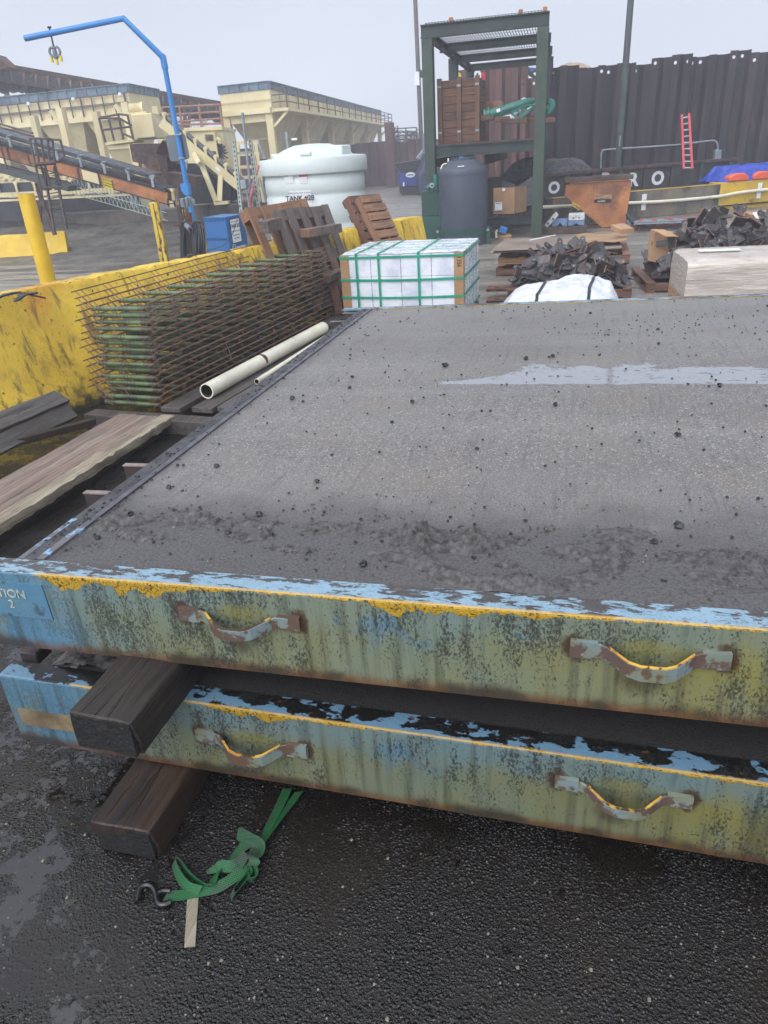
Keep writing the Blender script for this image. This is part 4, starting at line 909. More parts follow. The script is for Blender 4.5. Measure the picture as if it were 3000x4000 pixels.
# ================================================================== wrapped bundles behind the deck
def hump(i, j):
    x = i; y = j
    ex = min(1, min(x / .20, (1 - x) / .13)); ey = min(1, min(y / .16, (1 - y) / .2))
    e = max(0, min(ex, 1)) ** .55 * max(0, ey) ** .45
    h = .365 + .13 * math.exp(-((x - .70) / .2) ** 2) + .07 * math.exp(-((x - .4) / .2) ** 2) - .05 * max(0, .25 - x) / .25
    f = noise.fractal(V((x * 4, y * 5, 3)), .8, 2.1, 5)
    px = WX0 + x * (WX1 - WX0) + f * .02; py = 6.45 + y * 1.15 + f * .02
    return V((px, py, max(.0, e * (h + f * .035))))
WX0, WX1 = -.92, .40
t = thing('wrapped_bundle', 'lumpy white film wrapped bundle tied with two black bands behind the deck', 'bundle', (-.26, 7, 0))
q = M(); q.grid(hump, 70, 60); q.build('film', X_['film'], t, smooth=180)
for u in (.40, .735):
    q = M(); pts = [hump(u + .05 * (k / 24 - .3), k / 24 * .96 + .02) + V((0, -.004, .008)) for k in range(25)]
    q.ribbon(pts, [V((.026, .008, 0))] * 25, .003); q.build('band', X_['rubber'], t, smooth=60)
A_ = G(2690, 1020, .63); Bk = G(2640, 970, .63); wx = V((math.cos(.06), math.sin(.06), 0)); wy = V((-math.sin(.06), math.cos(.06), 0)); dp = (Bk - A_).dot(wy)
t = thing('wrapped_lumber', 'big beige block of lumber under stretched clear film behind the deck', 'bundle', A_ - UP * A_.z)
q = M(); N1 = 46
def shell(i, j):
    # j wraps front bottom -> top -> rear bottom ; i runs along the length
    L_ = 1.9; x = i * L_; per = [(0, 0), (0, .56), (.03, .59), (.09, .605), (dp - .09, .61), (dp - .03, .59), (dp, .54), (dp, 0)]
    k = j * 7; a = int(min(6, k)); s = k - a; y = per[a][0] * (1 - s) + per[a + 1][0] * s; z = per[a][1] * (1 - s) + per[a + 1][1] * s
    e = min(1, x / .09); rd = (1 - math.sqrt(max(0, 1 - (1 - e) ** 2))) * .035
    z = z * (1 - rd * .9) if z > .3 else z; y = y + (dp / 2 - y) * rd * .6
    p = A_ - UP * A_.z + wx * (x - .0) + wy * y + UP * (z + .03)
    return p + noise.noise_vector(V((x * 2, y * 7, z * 14))) * .011 + noise.noise_vector(p * 30) * .003
q.grid(shell, N1, 56)
n0 = len(q.v); row = [q.v[j * (N1 + 1)].copy() for j in range(57)]; q.add(row, [tuple(range(57))])
q.build('film_wrap', X_['film2'], t, smooth=70)
q = M(); a = A_ - UP * A_.z - wy * .006; lbl = A_ + wx * .16 + wy * (dp * .45) - UP * .0
q = M(); q.add([lbl + UP * .026, lbl + wx * .36 + UP * .026, lbl + wx * .36 + wy * .10 + UP * .028, lbl + wy * .10 + UP * .028], [(0, 1, 2, 3)]); q.prism(q.v[:4], (0, 0, .002)); q.build('address_sheet', X_['paper'], t)

# ================================================================== heaps of mixer paddles
def blade(v):
    q = M(); L_, w, th = .20 + .03 * (v % 2), .062, .013
    pts = [(-w / 2, 0), (w / 2, 0), (w / 2, L_ * .7)] + [(w / 2 * math.cos(a), L_ * .72 + w / 2 * math.sin(a)) for a in [PI * k / 6 for k in range(0, 7)]]
    q.prism([(x, y, 0) for x, y in pts], (0, 0, th))
    return q
protos = []
for v in range(4):
    w = (.12, .15, .10, .13)[v]; h = (.15, .12, .17, .14)[v]
    q = blade(v)
    tl_ = Matrix.Translation((0, .0, 0)) @ Matrix.Rotation((.9, -.9, 1.2, .6)[v], 4, 'X')
    p = M(); p.box(-w / 2, w / 2, -h, 0, 0, .014, tl_); q.add(p.v, p.f)
    o = q.build('mixer_paddle', X_['steel' if v != 2 else 'steel'], None, False, bevel=.002); o['category'] = 'paddle'
    h = M(); h.lathe([(.0085, -.0015), (.0085, .0145)], (0, .15, 0), 10); h.build('bolt', X_['steelg'], o, False)
    e = M(); e.box(-w / 2 + .002, w / 2 - .002, -(.15, .12, .17, .14)[v] - .002, -(.15, .12, .17, .14)[v] + .0015, .001, .013, tl_); e.box(-w / 2 - .0015, -w / 2 + .002, -(.15, .12, .17, .14)[v] + .01, -.01, .001, .013, tl_)
    e.build('worn_rim', X_['steelb'], o, False)
    protos.append(o)
cnt = [0]
def heap(c, ax, ay, hmax, n, label, group, yaw, z0):
    for k in range(n):
        if k < n * .2: r, an, fz = math.sqrt(R.random()) * .8, R.uniform(0, 2 * PI), R.uniform(.2, .6)
        else: r, an, fz = R.random() ** .5, R.uniform(0, 2 * PI), 1
        sx, sy = r * math.cos(an), r * math.sin(an)
        if fz == 1 and R.random() < .45: sy = -math.sqrt(max(0, 1 - sx * sx)) * R.uniform(.6, 1)
        rr = min(1, math.hypot(sx, sy)); z = hmax * (1 - rr ** 2.6) * fz
        loc = c + Matrix.Rotation(yaw, 3, 'Z') @ V((sx * ax, sy * ay, z0 + z + R.uniform(-.02, .02)))
        src = protos[cnt[0] % 4]; o = src if cnt[0] < 4 else copy_tree(src); cnt[0] += 1
        o.location = loc; o.rotation_euler = (Matrix.Rotation(R.uniform(-.9, .9), 3, 'Z') @ Matrix.Rotation(R.uniform(.15, 1.35) if R.random() < .8 else R.uniform(-.4, 1.9), 3, 'X') @ Matrix.Rotation(R.uniform(-.5, .5), 3, 'Y') @ Matrix.Rotation(R.uniform(0, 6.28), 3, 'Z')).to_euler()
        o['label'] = label; o['group'] = group
P1 = V((-.17, 9.3, 0)); P2 = V((1.62, 9.75, 0))
heap(P1, .66, .46, .34, 165, 'dark steel paddle in the heap behind the white wrapped bundle', 'paddles heaped behind the white bundle', 0, .16)
heap(P2, .95, .58, .56, 132, 'dark steel paddle in the heap behind the beige wrapped block', 'paddles heaped behind the beige block', .1, .20)
for nm, c, ax, ay, h, z0 in (('under the first', P1, .60, .40, .25, .12), ('under', P2, .86, .5, .46, .15)):
    q = M()
    def core(i, j):
        x, y = i * 2 - 1, j * 2 - 1; rr = min(1, (abs(x) ** 3 + abs(y) ** 3) ** .333)
        return c + V((x * ax, y * ay, z0 + h * (1 - rr ** 3) + noise.noise(V((x * 3, y * 3, 1))) * .03 * (rr < .95)))
    q.grid(core, 24, 20); o = q.build('scrap_core', X_['steel'], smooth=20)
    tag(o, 'dense dark mass of jumbled paddles inside the heap %s' % ('behind the white bundle' if c is P1 else 'behind the beige block'), 'scrap', kind='stuff')
def flatpal(label, x0, y0, W, Dp, z0, rz, mats='pal_br'):
    t = thing('flat_pallet', label, 'pallet', (x0, y0, z0), 'pallets lying flat', rz); OFF[t] = V((0, 0, 0))
    for y in (0, Dp / 2 - .045, Dp - .09):
        q = M(); q.box(0, W, y, y + .09, .0185, .0995); q.rough(.003, 9); q.build('bearer', X_[mats + '0'], t, False, bevel=.004)
    q = M()
    for k in range(7): q.box(k * (W - .1) / 6, k * (W - .1) / 6 + .1, -.01, Dp + .01, .1, .118)
    q.build('top_boards', X_[mats + '0'], t, False, bevel=.002)
    for k in range(3): q = M(); q.box(k * (W - .1) / 2, k * (W - .1) / 2 + .1, -.005, Dp + .005, 0, .018); q.build('bottom_board', X_[mats + '0'], t, False, bevel=.002)
    return t
flatpal('dark pallet carrying the paddle heap behind the white bundle', -.88, 8.82, 1.4, 1.0, 0, 0)
flatpal('dark pallet carrying the paddle heap behind the beige block', .70, 9.15, 1.85, 1.2, .0, .1)
q = M(); a = D(2535, 1030, 9.55); w = V((.33, .12, 0))
t = thing('broken_carton', 'torn brown cardboard box crushed beside the larger paddle heap', 'box', V((a.x, a.y, .2)))
p0 = D(2535, 1020, 9.5); p1 = D(2560, 905, 9.6); p2 = D(2640, 912, 9.9); p3 = D(2640, 1040, 9.7)
q.prism([p0, p3, p2, p1], (-.03, .3, 0)); q.sub(3).rough(.012, 7); q.build('side', X_['card'], t, smooth=30)
q = M(); q.prism([D(2555, 900, 9.55), D(2595, 898, 9.55), D(2650, 925, 9.5), D(2600, 925, 9.45)], (0, 0, .006)); q.build('flap', X_['cornerb'], t)
t = thing('carton_box', 'brown cardboard box half buried at the far edge of the larger paddle heap', 'box', D(2960, 880, 10.4)); q = M()
a, b, c, d = D(2930, 838, 10.3), D(3040, 828, 10.3), D(3040, 900, 10.3), D(2930, 905, 10.3); q.prism([a, b, c, d], (0, .35, 0)); q.build('sides', X_['card'], t, bevel=.004)
q = M(); q.prism([D(2938, 832, 10.25), D(2955, 828, 10.25), D(2974, 880, 10.2)], (0, .01, 0)); q.build('torn_flap', X_['paper'], t)
# stack of pallets with sheets behind the first heap
for k in range(2):
    flatpal(('lower', 'upper')[k] + ' pallet of the brown stack under the damp sheets', -1.22 + .03 * k, 10.6 - .04 * k, 1.75, 1.25, .145 * k, .02 * k - .02, 'pal_or' if k == 1 else 'pal_br')
def sheet(pts, th, mat, label, seed, name='damp_sheet', cat='sheet'):
    q = M(); a, b, c, d = [V(p) for p in pts]
    q.grid(lambda i, j: (a * (1 - i) + b * i) * (1 - j) + (d * (1 - i) + c * i) * j + V((0, 0, noise.noise(V((i * 3, j * 3, seed))) * .02 + (.05 * max(0, i - .75) if seed % 2 else 0))), 16, 10)
    n = len(q.v); top = [p + V((0, 0, th)) for p in q.v]; vs = q.v + top; f0 = q.f; fs = f0 + [tuple(i + n for i in reversed(f)) for f in f0]
    bd = [i for i in range(17)] + [j * 17 + 16 for j in range(1, 11)] + [10 * 17 + i for i in range(15, -1, -1)] + [j * 17 for j in range(9, 0, -1)]
    fs += [(bd[k], bd[(k + 1) % len(bd)], bd[(k + 1) % len(bd)] + n, bd[k] + n) for k in range(len(bd))]
    q = M(); q.add(vs, fs); tag(q.build(name, mat, smooth=30), label, cat, 'damp sheets on the pallet stack' if name == 'damp_sheet' else None)
z = .325
sheet([(-1.3, 10.45, z), (.45, 10.5, z), (.42, 11.85, z), (-1.27, 11.8, z)], .012, X_['ply'], 'lowest warped sheet on the brown pallet stack', 3)
sheet([(-1.25, 10.4, z + .04), (.15, 10.42, z + .045), (.2, 11.7, z + .04), (-1.22, 11.75, z + .04)], .01, X_['ply'], 'broad dark plywood sheet on top of the pallet stack', 2)
sheet([(-.25, 10.7, z + .075), (.50, 10.75, z + .07), (.55, 11.7, z + .07), (-.15, 11.75, z + .07)], .008, X_['cornerb'], 'pale tan sheet on the right of the pallet stack', 5)
a = D(2070, 938, 10.7); b = D(2170, 918, 10.9); q = M(); q.bar(a, b, .03, .006); tag(q.build('pale_lath', X_['paper']), 'pale thin lath lying on the damp plywood sheet', 'lath')
q = M(); p = D(2420, 915, 10.9); q.box(0, .2, 0, .3, 0, .06, Matrix.Translation(p) @ Matrix.Rotation(.4, 4, 'Z') @ Matrix.Rotation(.15, 4, 'X')); q.sub(2).rough(.006, 12); tag(q.build('carton_scrap', X_['card'], smooth=30), 'small flattened brown carton on the end of the pallet stack', 'carton')
for k, (u, v, w, lab) in enumerate(((1900, 1152, .52, 'upper rusty slotted plate lying beside the cartons'), (1900, 1185, .42, 'lower rusty slotted plate lying beside the cartons'))):
    p = G(u, v, .05); t = thing('slotted_plate', lab, 'steel plate', p, 'rusty slotted plates'); q = M()
    q.box(0, w, -.02, .22, 0, .03, Matrix.Translation(p + V((0, 0, .04 - .04 * k))) ); q.build('plate', X_['rust'], t)
    q = M()
    for s in range(3): q.box(.08 + s * .14, .14 + s * .14, .08, .10, .031, .033, Matrix.Translation(p + V((0, 0, .04 - .04 * k))))
    q.build('slots', X_['black'], t)
# ================================================================== blue boom, sign, hose post
PY = 12.6
t = thing('overhead_boom', 'tall bright blue pipe boom with a bent arm reaching left over the yard', 'boom', D(735, 1005, PY) * 1); OFF[t] = V((D(735, 765, PY).x, PY, 0)); t.location = OFF[t]
pb, pe_, pc, pz = D(737, 765, PY), D(637, 225, PY), D(483, 72, PY - .2), D(97, 150, PY - .5)
q = M(); q.tube([V((pb.x, PY, .0)), V((pb.x, PY, .6)), pb, pe_], .043, 16); q.build('mast', X_['blue'], t, smooth=50)
q = M(); e0 = pe_ - (pe_ - pb).normalized() * .16; q.tube([e0, pe_, pe_ + (pc - pe_).normalized() * .03], .055, 16); q.build('elbow', X_['blue'], t, smooth=50)
q = M(); q.tube([pe_, pc, pz], .046, 16); q.build('arm', X_['blue'], t, smooth=50)
h0 = pz + (pc - pz) * .265; q = M(); h1 = h0 - UP * .20
q.tube([h0 + UP * .07, h0, h1], .014, 8); q.tube([h0 + V((-.03, 0, .08)), h0 + V((.03, 0, .08))], .016, 8)
q.build('hanger', X_['rubber'], t, smooth=50)
q = M(); c = h1
for s in (-1, 1): q.tube(smooth([c, c + V((s * .07, 0, .0)), c + V((s * .10, 0, -.06)), c + V((s * .07, 0, -.12)), c + V((s * .03, 0, -.10))], 4), .020, 8)
q.lathe([(.03, -.16), (.045, -.12), (.03, -.02)], c, 10)
q.build('coupling', X_['grey'], t, smooth=50)
q = M()
for s in (-1, 0, 1): q.tube([c + V((s * .09, 0, -.12)), c + V((s * .09, 0, -.20 - .04 * (s == 0)))], .026, 8)
q.build('brass_nozzle', X_['yelsign'], t, smooth=50)
q = M(); b0 = D(715, 735, PY); q.prism([D(703, 718, PY - .06), D(732, 716, PY - .06), D(738, 760, PY - .06), D(722, 762, PY - .06), D(708, 745, PY - .06)], (0, .1, 0)); q.build('foot_bracket', X_['blue'], t)
t = thing('sign_plate', 'grey back of a rounded sign plate strapped to the blue boom', 'sign', D(695, 620, PY - .07))
s4 = [D(645, 530, PY + .05), D(722, 522, PY + .05), D(742, 620, PY + .05), D(665, 632, PY + .05)]; rc = []
for i in range(4):
    a, b, c = s4[i - 1], s4[i], s4[(i + 1) % 4]
    for k in range(5):
        s = k / 4; p = b + (a - b).normalized() * .05; r = b + (c - b).normalized() * .05; rc.append(p * (1 - s) ** 2 + b * 2 * s * (1 - s) + r * s * s)
q = M(); q.prism(rc, (0, .006, 0)); q.build('plate', X_['signback'], t)
q = M()
for v in (526, 617): q.tube([D(680 + (v - 526) * .18, v + 2, PY - .05), D(705 + (v - 526) * .18, v, PY - .05)], .010, 8)
q.build('band', X_['galv'], t)
HY = 11.9
t = thing('hose_post', 'rusty utility post with grey junction boxes and coiled black hoses', 'utility post', V((D(722, 1000, HY).x, HY, 0)))
bx = D(715, 1000, HY).x
q = M(); q.tube([V((D(748, 1010, HY).x, HY, 0)), D(738, 830, HY)], .045, 12); q.tube([V((D(724, 1010, HY).x, HY + .05, 0)), D(716, 830, HY + .05)], .022, 10); q.build('rust_pipe', X_['rust'], t, smooth=50)
q = M(); q.bar(V((D(712, 1010, HY).x, HY + .12, 0)), D(700, 800, HY + .12), .07, .07); q.build('back_post', X_['rustdk'], t)
q = M(); q.bar(D(680, 880, HY - .04), D(785, 868, HY - .04), .05, .045); q.build('hose_bracket', X_['rust'], t)
q = M(); q.bar(D(716, 815, HY + .05), D(728, 900, HY + .05), .03, .03, V((0, 1, 0))); q.build('yellow_brace', X_['yel'], t)
for k, (u0, v0, u1, v1) in enumerate(((708, 775, 727, 808), (728, 770, 742, 806), (742, 771, 752, 803), (751, 777, 757, 797))):
    q = M(); a, b = D(u0, v0, HY - .06), D(u1, v1, HY - .06); q.box(a.x, b.x, HY - .12, HY, b.z, a.z); o = q.build('junction_box', X_['galv'], t, bevel=.006)
    q = M(); q.box(a.x + .01, b.x - .01, HY - .128, HY - .12, b.z + .012, a.z - .012); q.build('cover', X_['grey'], o)
q = M(); q.tube([D(728, 880, HY - .1), D(743, 896, HY - .3)], .045, 14); q.build('grey_socket', X_['grey'], t, smooth=50)
q = M(); q.tube([D(743, 896, HY - .3), D(745, 898, HY - .31)], .03, 12); q.build('socket_face', X_['rubber'], t, smooth=50)
for k in range(9):
    u0 = (712, 716, 721, 726, 762, 768, 774, 780, 786)[k]; s = -1 if k < 4 else 1; sp = 4 + 2 * (k % 4)
    q = M(); pts = [D(u0 - sp * .6 - 6 * (s > 0), 1015, HY - .03 * k), D(u0 - sp - 4 * (s > 0), 950, HY - .03 * k), D(u0 - sp * .3 - 6 * (s > 0), 880, HY - .08), D(u0 - 2, 866, HY - .1), D(u0 + sp * .6, 876, HY - .1), D(u0 + sp * 1.4 + 3, 930, HY - .03 * k), D(u0 + sp * 1.2 + 8, 1015, HY - .03 * k)]
    if k == 8: pts[-1] = D(825, 1010, HY - .2); pts[-2] = D(812, 925, HY - .2)
    q.tube(smooth(pts, 4), .017 if k % 2 else .021, 7); q.build('hose', X_['rubber'], t, smooth=60)
q = M(); q.tube(smooth([D(700, 772, HY), D(712, 800, HY - .1), D(722, 850, HY - .1), D(735, 880, HY - .1)], 5), .012, 6); q.build('cable', X_['rubber'], t, smooth=60)

# blue steel tank
BY = 11.0
a, m_, b = D(795, 852, BY), D(880, 848, BY - .15), D(952, 838, BY + .45); zt = .92
a, m_, b = V((a.x, a.y, 0)), V((m_.x, m_.y, 0)), V((b.x, b.y, 0)); e4 = a + (b - m_)
t = thing('steel_tank', 'bright blue steel tank numbered 32 behind the yellow barrier', 'tank', (a + b) / 2)
q = M(); q.hexa([a, m_, b, e4] + [p + UP * zt for p in (a, m_, b, e4)]); q.build('body', X_['bluebox'], t, bevel=.006)
d1 = (m_ - a).normalized(); n1 = V((d1.y, -d1.x, 0)); d2 = (b - m_).normalized(); n2 = V((d2.y, -d2.x, 0)); l1 = (m_ - a).length; l2 = (b - m_).length
q = M()
for z, hh in ((zt - .03, .06), (.60, .04)): q.hexa([a + n1 * .004 + UP * (z - hh / 2), m_ + n1 * .004 - d1 * .03 + UP * (z - hh / 2), m_ - d1 * .03 + UP * (z - hh / 2), a + UP * (z - hh / 2), a + n1 * .022 + UP * (z + hh / 2), m_ + n1 * .022 - d1 * .03 + UP * (z + hh / 2), m_ - d1 * .03 + UP * (z + hh / 2), a + UP * (z + hh / 2)])
q.build('lip_rail', X_['bluebox'], t)
def panel(p, dx, w, z0, z1, mat, name, par, n, out=.004):
    q = M(); o = p + n * out; q.prism([o + UP * z0, o + dx * w + UP * z0, o + dx * w + UP * z1, o + UP * z1], -n * out * .8); return q.build(name, mat, par)
p = m_ + d2 * l2 * .20; w = l2 * .46
bk = panel(p - d2 * .012, d2, w + .024, zt - .405, zt - .035, X_['black'], 'sign_border', t, n2, .004)
panel(p, d2, w, zt - .39, zt - .05, X_['paper'], 'sign_sheet', bk, n2, .008)
cx = p + d2 * w / 2 + n2 * .0095
for wd, z, s, mt in (('Suffolk County Dept. of Health', zt - .085, .020, 'inkg'), ('TANK #32', zt - .15, .075, 'black'), ('WATER FOR DILUTION', zt - .225, .028, 'inkg'), ('RECYCLED WATER', zt - .285, .026, 'inkg'), ('NON POTABLE', zt - .33, .026, 'inkg')): text(wd, cx + UP * z, d2, UP, s, X_[mt], t, .92)
text('CLEARSTREAM', m_ + d2 * l2 * .55 + n2 * .004 + UP * (zt - .475), d2, UP, .056, X_['paper'], t, .95)
q = M(); c = m_ + d2 * l2 * .24 + n2 * .004 + UP * (zt - .46)
q.tube([c + d2 * (.05 * math.cos(k)) + UP * (.05 * math.sin(k)) for k in [PI * 2 * i / 18 for i in range(13)]], .004, 5); q.build('emblem', X_['paper'], t)
t = thing('black_cable', 'thin black cable drooping across the front of the blue tank', 'cable', D(820, 980, 10.8)); q = M()
q.tube(smooth([D(935, 800, 10.9), D(925, 860, 10.75), D(905, 920, 10.75), D(870, 960, 10.7), D(820, 974, 10.7), D(808, 976, 10.9)], 6), .006, 6); q.build('strand', X_['rubber'], t)

# slotted strut stand with conduit
SY = 11.6
t = thing('strut_stand', 'slotted steel channel stand with grey conduit and box beside the white tank', 'stand', V((D(960, 1000, SY).x, SY, 0)))
for k, (ut, vt, ub, vb) in enumerate(((913, 545, 957, 965), (977, 542, 1030, 960))):
    a, b = D(ut, vt, SY + .2 * k), D(ub, vb, SY + .2 * k); b = V((b.x, b.y, 0.0)) if False else a + (b - a) * ((a.z - 0) / (a.z - b.z)); q = M(); q.bar(a, b, .05, .04, V((0, 1, 0))); o = q.build('strut', X_['strut'], t)
    q = M(); n = 30
    for i in range(n): c = a + (b - a) * ((i + .5) / n); d = (b - a).normalized(); q.bar(c - d * .016 + V((0, -.021, 0)), c + d * .016 + V((0, -.021, 0)), .016, .004, V((0, 1, 0)))
    q.build('slots', X_['black'], o)
q = M()
for v in (752, 600, 905): q.bar(D(935 + (v - 752) * .1, v, SY + .06), D(1000 + (v - 752) * .1, v - 6, SY + .22), .04, .04)
q.build('cross_channel', X_['strut'], t)
q = M(); a, b = D(947, 440, SY + .1), D(985, 800, SY + .1); q.tube([a, b, b + (b - a) * .62], .021, 10); a, b = D(1119, 515, SY + 2.5), D(1122, 570, SY + 2.5); q.build('conduit', X_['galv'], t, smooth=50)
q = M(); a, b = D(946, 702, SY), D(972, 735, SY); q.box(a.x, b.x, SY - .1, SY, b.z, a.z); o = q.build('electric_box', X_['galv'], t, bevel=.005)
q = M(); q.tube([D(962, 735, SY - .05), D(970, 780, SY - .05), D(980, 960, SY - .05)], .012, 8); q.build('thin_conduit', X_['galv'], t, smooth=50)
t = thing('red_hose', 'faded red hose hanging by the slotted strut stand', 'hose', D(980, 900, SY)); q = M()
q.tube(smooth([D(1010, 650, SY + 2.0), D(1000, 680, SY + 1.2), D(985, 740, SY), D(978, 800, SY - .1), D(985, 870, SY - .1), D(992, 960, SY - .1)], 6), .025, 10); q.build('tube', X_['redhose'], t, smooth=60)
t = thing('conduit_stub', 'short grey blue conduit rising behind the white tank', 'conduit', V((D(1119, 560, 17.5).x, 17.5, 0))); q = M(); a = D(1119, 515, 17.5); q.tube([V((a.x, a.y, 0)), a], .045, 10); q.build('pipe', X_['galv'], t, smooth=50)

# white tank
TY = 14.6; a, b = D(1024, 680, TY), D(1404, 680, TY); r = (b - a).length / 2 * .985; tc = V(((a.x + b.x) / 2, TY + .25, 0)); tc.x = (a.x + b.x) / 2
t = thing('storage_tank', 'round white plastic storage tank numbered 28 behind the leaning pallets', 'tank', tc)
zr = 1.66; q = M()
prof_ = [(r * .97, 0), (r, .03)]
for z0_, z1_ in ((.03, .45), (.55, .98), (1.06, 1.30)):
    prof_ += [(r, z0_ + .01), (r, z1_ - .01), (r * .985, z1_ + .012), (r * .985, z1_ + .07)]
prof_ += [(r * .985, 1.36), (r * .985, 1.385)]
q.lathe(prof_, tc, 64); q.build('shell', X_['white'], t, smooth=50)
q = M(); q.lathe([(r * 1.0, 1.38), (r * 1.055, 1.39), (r * 1.065, 1.42), (r * 1.065, zr - .03), (r * 1.04, zr), (r * .80, zr + .02), (r * .76, zr + .065), (r * .55, zr + .16), (r * .35, zr + .225), (r * .12, zr + .24), (.01, zr + .24)], tc, 64); lid = q.build('domed_lid', X_['white'], t, smooth=40)
q = M()
for an, l0, l1, hh, w in ((-.25, .34, .80, .16, .34), (2.9, .3, .84, .07, .5), (-1.4, .5, .82, .07, .22), (.9, .5, .8, .07, .2)):
    d = V((math.cos(an), math.sin(an), 0)); q.bar(tc + d * r * l0 + UP * (zr + .05 + hh * .4), tc + d * r * l1 + UP * (zr + .05 + hh * .3), w, hh)
q.build('moulded_rib', X_['white'], lid, bevel=.03, seg=3)
q = M(); q.tube([D(1140, 545, TY), D(1160, 543, TY)], .02, 8); q.build('vent', X_['white'], lid)
def curved(u0, v0, u1, v1, mat, name, par, out=.006):
    p0, p1 = D(u0, v0, TY - .85), D(u1, v1, TY - .85)
    q = M(); n = 8; a0 = math.atan2(p0.y - tc.y, p0.x - tc.x)
    ax = lambda x: V((x, tc.y - math.sqrt(max(.01, (r + out) ** 2 - (x - tc.x) ** 2)), 0))
    vs = [ax(p0.x + (p1.x - p0.x) * i / n) + UP * z for z in (p1.z, p0.z) for i in range(n + 1)]
    q.add(vs, [(i, i + 1, n + 2 + i, n + 1 + i) for i in range(n)]); q.build(name, mat, par); return p0, p1
def ctext(w, p0, p1, fx, fz, s, mat, par):
    x = p0.x + (p1.x - p0.x) * fx; y = tc.y - math.sqrt((r + .01) ** 2 - (x - tc.x) ** 2); nn = (V((x, y, 0)) - tc).normalized(); rt = V((-nn.y, nn.x, 0))
    text(w, V((x, y, p1.z + (p0.z - p1.z) * fz)) + nn * .006, rt, UP, s, X_[mat], par)
p0, p1 = curved(1118, 748, 1211, 805, X_['paper'], 'number_sign', t); ctext('Suffolk County Dept. of Health', p0, p1, .5, .86, .036, 'inkg', t); ctext('TANK #28', p0, p1, .5, .5, .125, 'black', t)
p0, p1 = curved(1098, 681, 1140, 717, X_['paper'], 'delivery_note', t)
p0, p1 = curved(1158, 674, 1193, 716, X_['paper'], 'safety_notice', t); ctext('DANGER', p0, p1, .5, .88, .042, 'redink', t)
curved(1159, 685, 1192, 691, X_['redink'], 'red_bar', t, .009)
curved(1100, 686, 1116, 690, X_['blue'], 'blue_header', t, .009)

# ================================================================== green storage rack
RY = [15.3, 17.65, 20.0, 22.3]; XL, XR, ZT, ZS = -3.05, -.98, 3.6, 1.72
skew = -.038                                      # the rack runs back slightly to the left
def rk(x, y, z): return V((x + skew * (y - 15.3), y, z))
t = thing('storage_rack', 'tall dark green steel storage rack with a grated roof and two shelves', 'rack', ((XL + XR) / 2, 15.3, 0))
def ibeam(q, a, b, w, h, up=UP, tf=.02):
    a, b = V(a), V(b); d = (b - a).normalized(); s = d.cross(up).normalized(); u = s.cross(d)
    q.bar(a + u * (h / 2 - tf / 2), b + u * (h / 2 - tf / 2), w, tf, up); q.bar(a - u * (h / 2 - tf / 2), b - u * (h / 2 - tf / 2), w, tf, up); q.bar(a, b, tf, h - 2 * tf - .004, up)
for y in (15.3, 18.9, 22.3):
    for x in (XL, XR):
        q = M(); a, b = rk(x, y, 0), rk(x, y, ZT - .135)
        q.bar(a + V((0, -.085, 0)), b + V((0, -.085, 0)), .20, .018, V((0, 1, 0))); q.bar(a + V((0, .085, 0)), b + V((0, .085, 0)), .20, .018, V((0, 1, 0))); q.bar(a, b, .014, .15, V((0, 1, 0)))
        q.build('column', X_['grn2'] if y < 16 else X_['grn'], t, bevel=.003)
for i, y in enumerate(RY):
    q = M(); ibeam(q, rk(XL - .12, y, ZT - (.02 if i == 0 else .05)), rk(XR + .10, y, ZT - (.02 if i == 0 else .05)), .12, .21 if i == 0 else .16); o = q.build('roof_beam', X_['grn'], t)
for x in (XL + .0, XR):
    q = M(); ibeam(q, rk(x, 15.37, ZT - .06), rk(x, 22.2, ZT - .06), .12, .14); q.build('side_beam', X_['grn'], t)
q = M(); n = 38
for k in range(n): x = XL - .02 + (XR - XL + .04) * k / (n - 1); q.bar(rk(x, 15.22, ZT + .095), rk(x, 22.4, ZT + .095), .009, .018)
for k in range(16): y = 15.3 + 7 * k / 15; q.bar(rk(XL - .03, y, ZT + .108), rk(XR + .03, y, ZT + .108), .012, .006)
q.build('roof_grating', X_['grn'], t)
for u, v in ((490, 210), (1124, 150), (1346, 130)):
    a = D(1550 + u / 2.328, v / 2.328, 15.25); q = M(); q.box(a.x - .035, a.x + .035, 15.25, 15.32, ZT + .09, ZT + .15); q.build('stub_tube', X_['rustor'], t)
for i, y in enumerate((15.3, 18.9, 22.2)):
    q = M(); ibeam(q, rk(XL + .1, y, ZS - .10), rk(XR - .02, y, ZS - .10), .12, .20); q.build('shelf_beam', X_['grn'], t)
for x in (XL + .04, (XL + XR) / 2, XR - .04):
    q = M(); ibeam(q, rk(x, 15.4, ZS - .30), rk(x, 22.1, ZS - .30), .10, .16); q.build('shelf_joist', X_['grn'], t)
q = M(); q.add([rk(XL, 15.25, ZS), rk(XR, 15.25, ZS), rk(XR, 22.2, ZS), rk(XL, 22.2, ZS)], [(0, 1, 2, 3)]); q.prism(q.v[:4], (0, 0, .02)); q.build('shelf_deck', X_['rustdk'], t)
ZL = .40
q = M(); n = 40
for k in range(n): x = XL + .1 + (XR - XL - .15) * k / (n - 1); q.bar(rk(x, 15.38, ZL), rk(x, 16.6, ZL), .016, .03)
q.build('low_grating', X_['rustdk'], t)
q = M(); ibeam(q, rk(XL + .1, 15.42, ZL - .09), rk(XR - .05, 15.42, ZL - .09), .1, .14); q.build('low_beam', X_['grn'], t)
q = M(); q.bar(rk(-1.62, 15.5, 0), rk(-1.62, 15.5, ZL - .16), .08, .08, V((0, 1, 0))); q.build('low_post', X_['grn'], t)
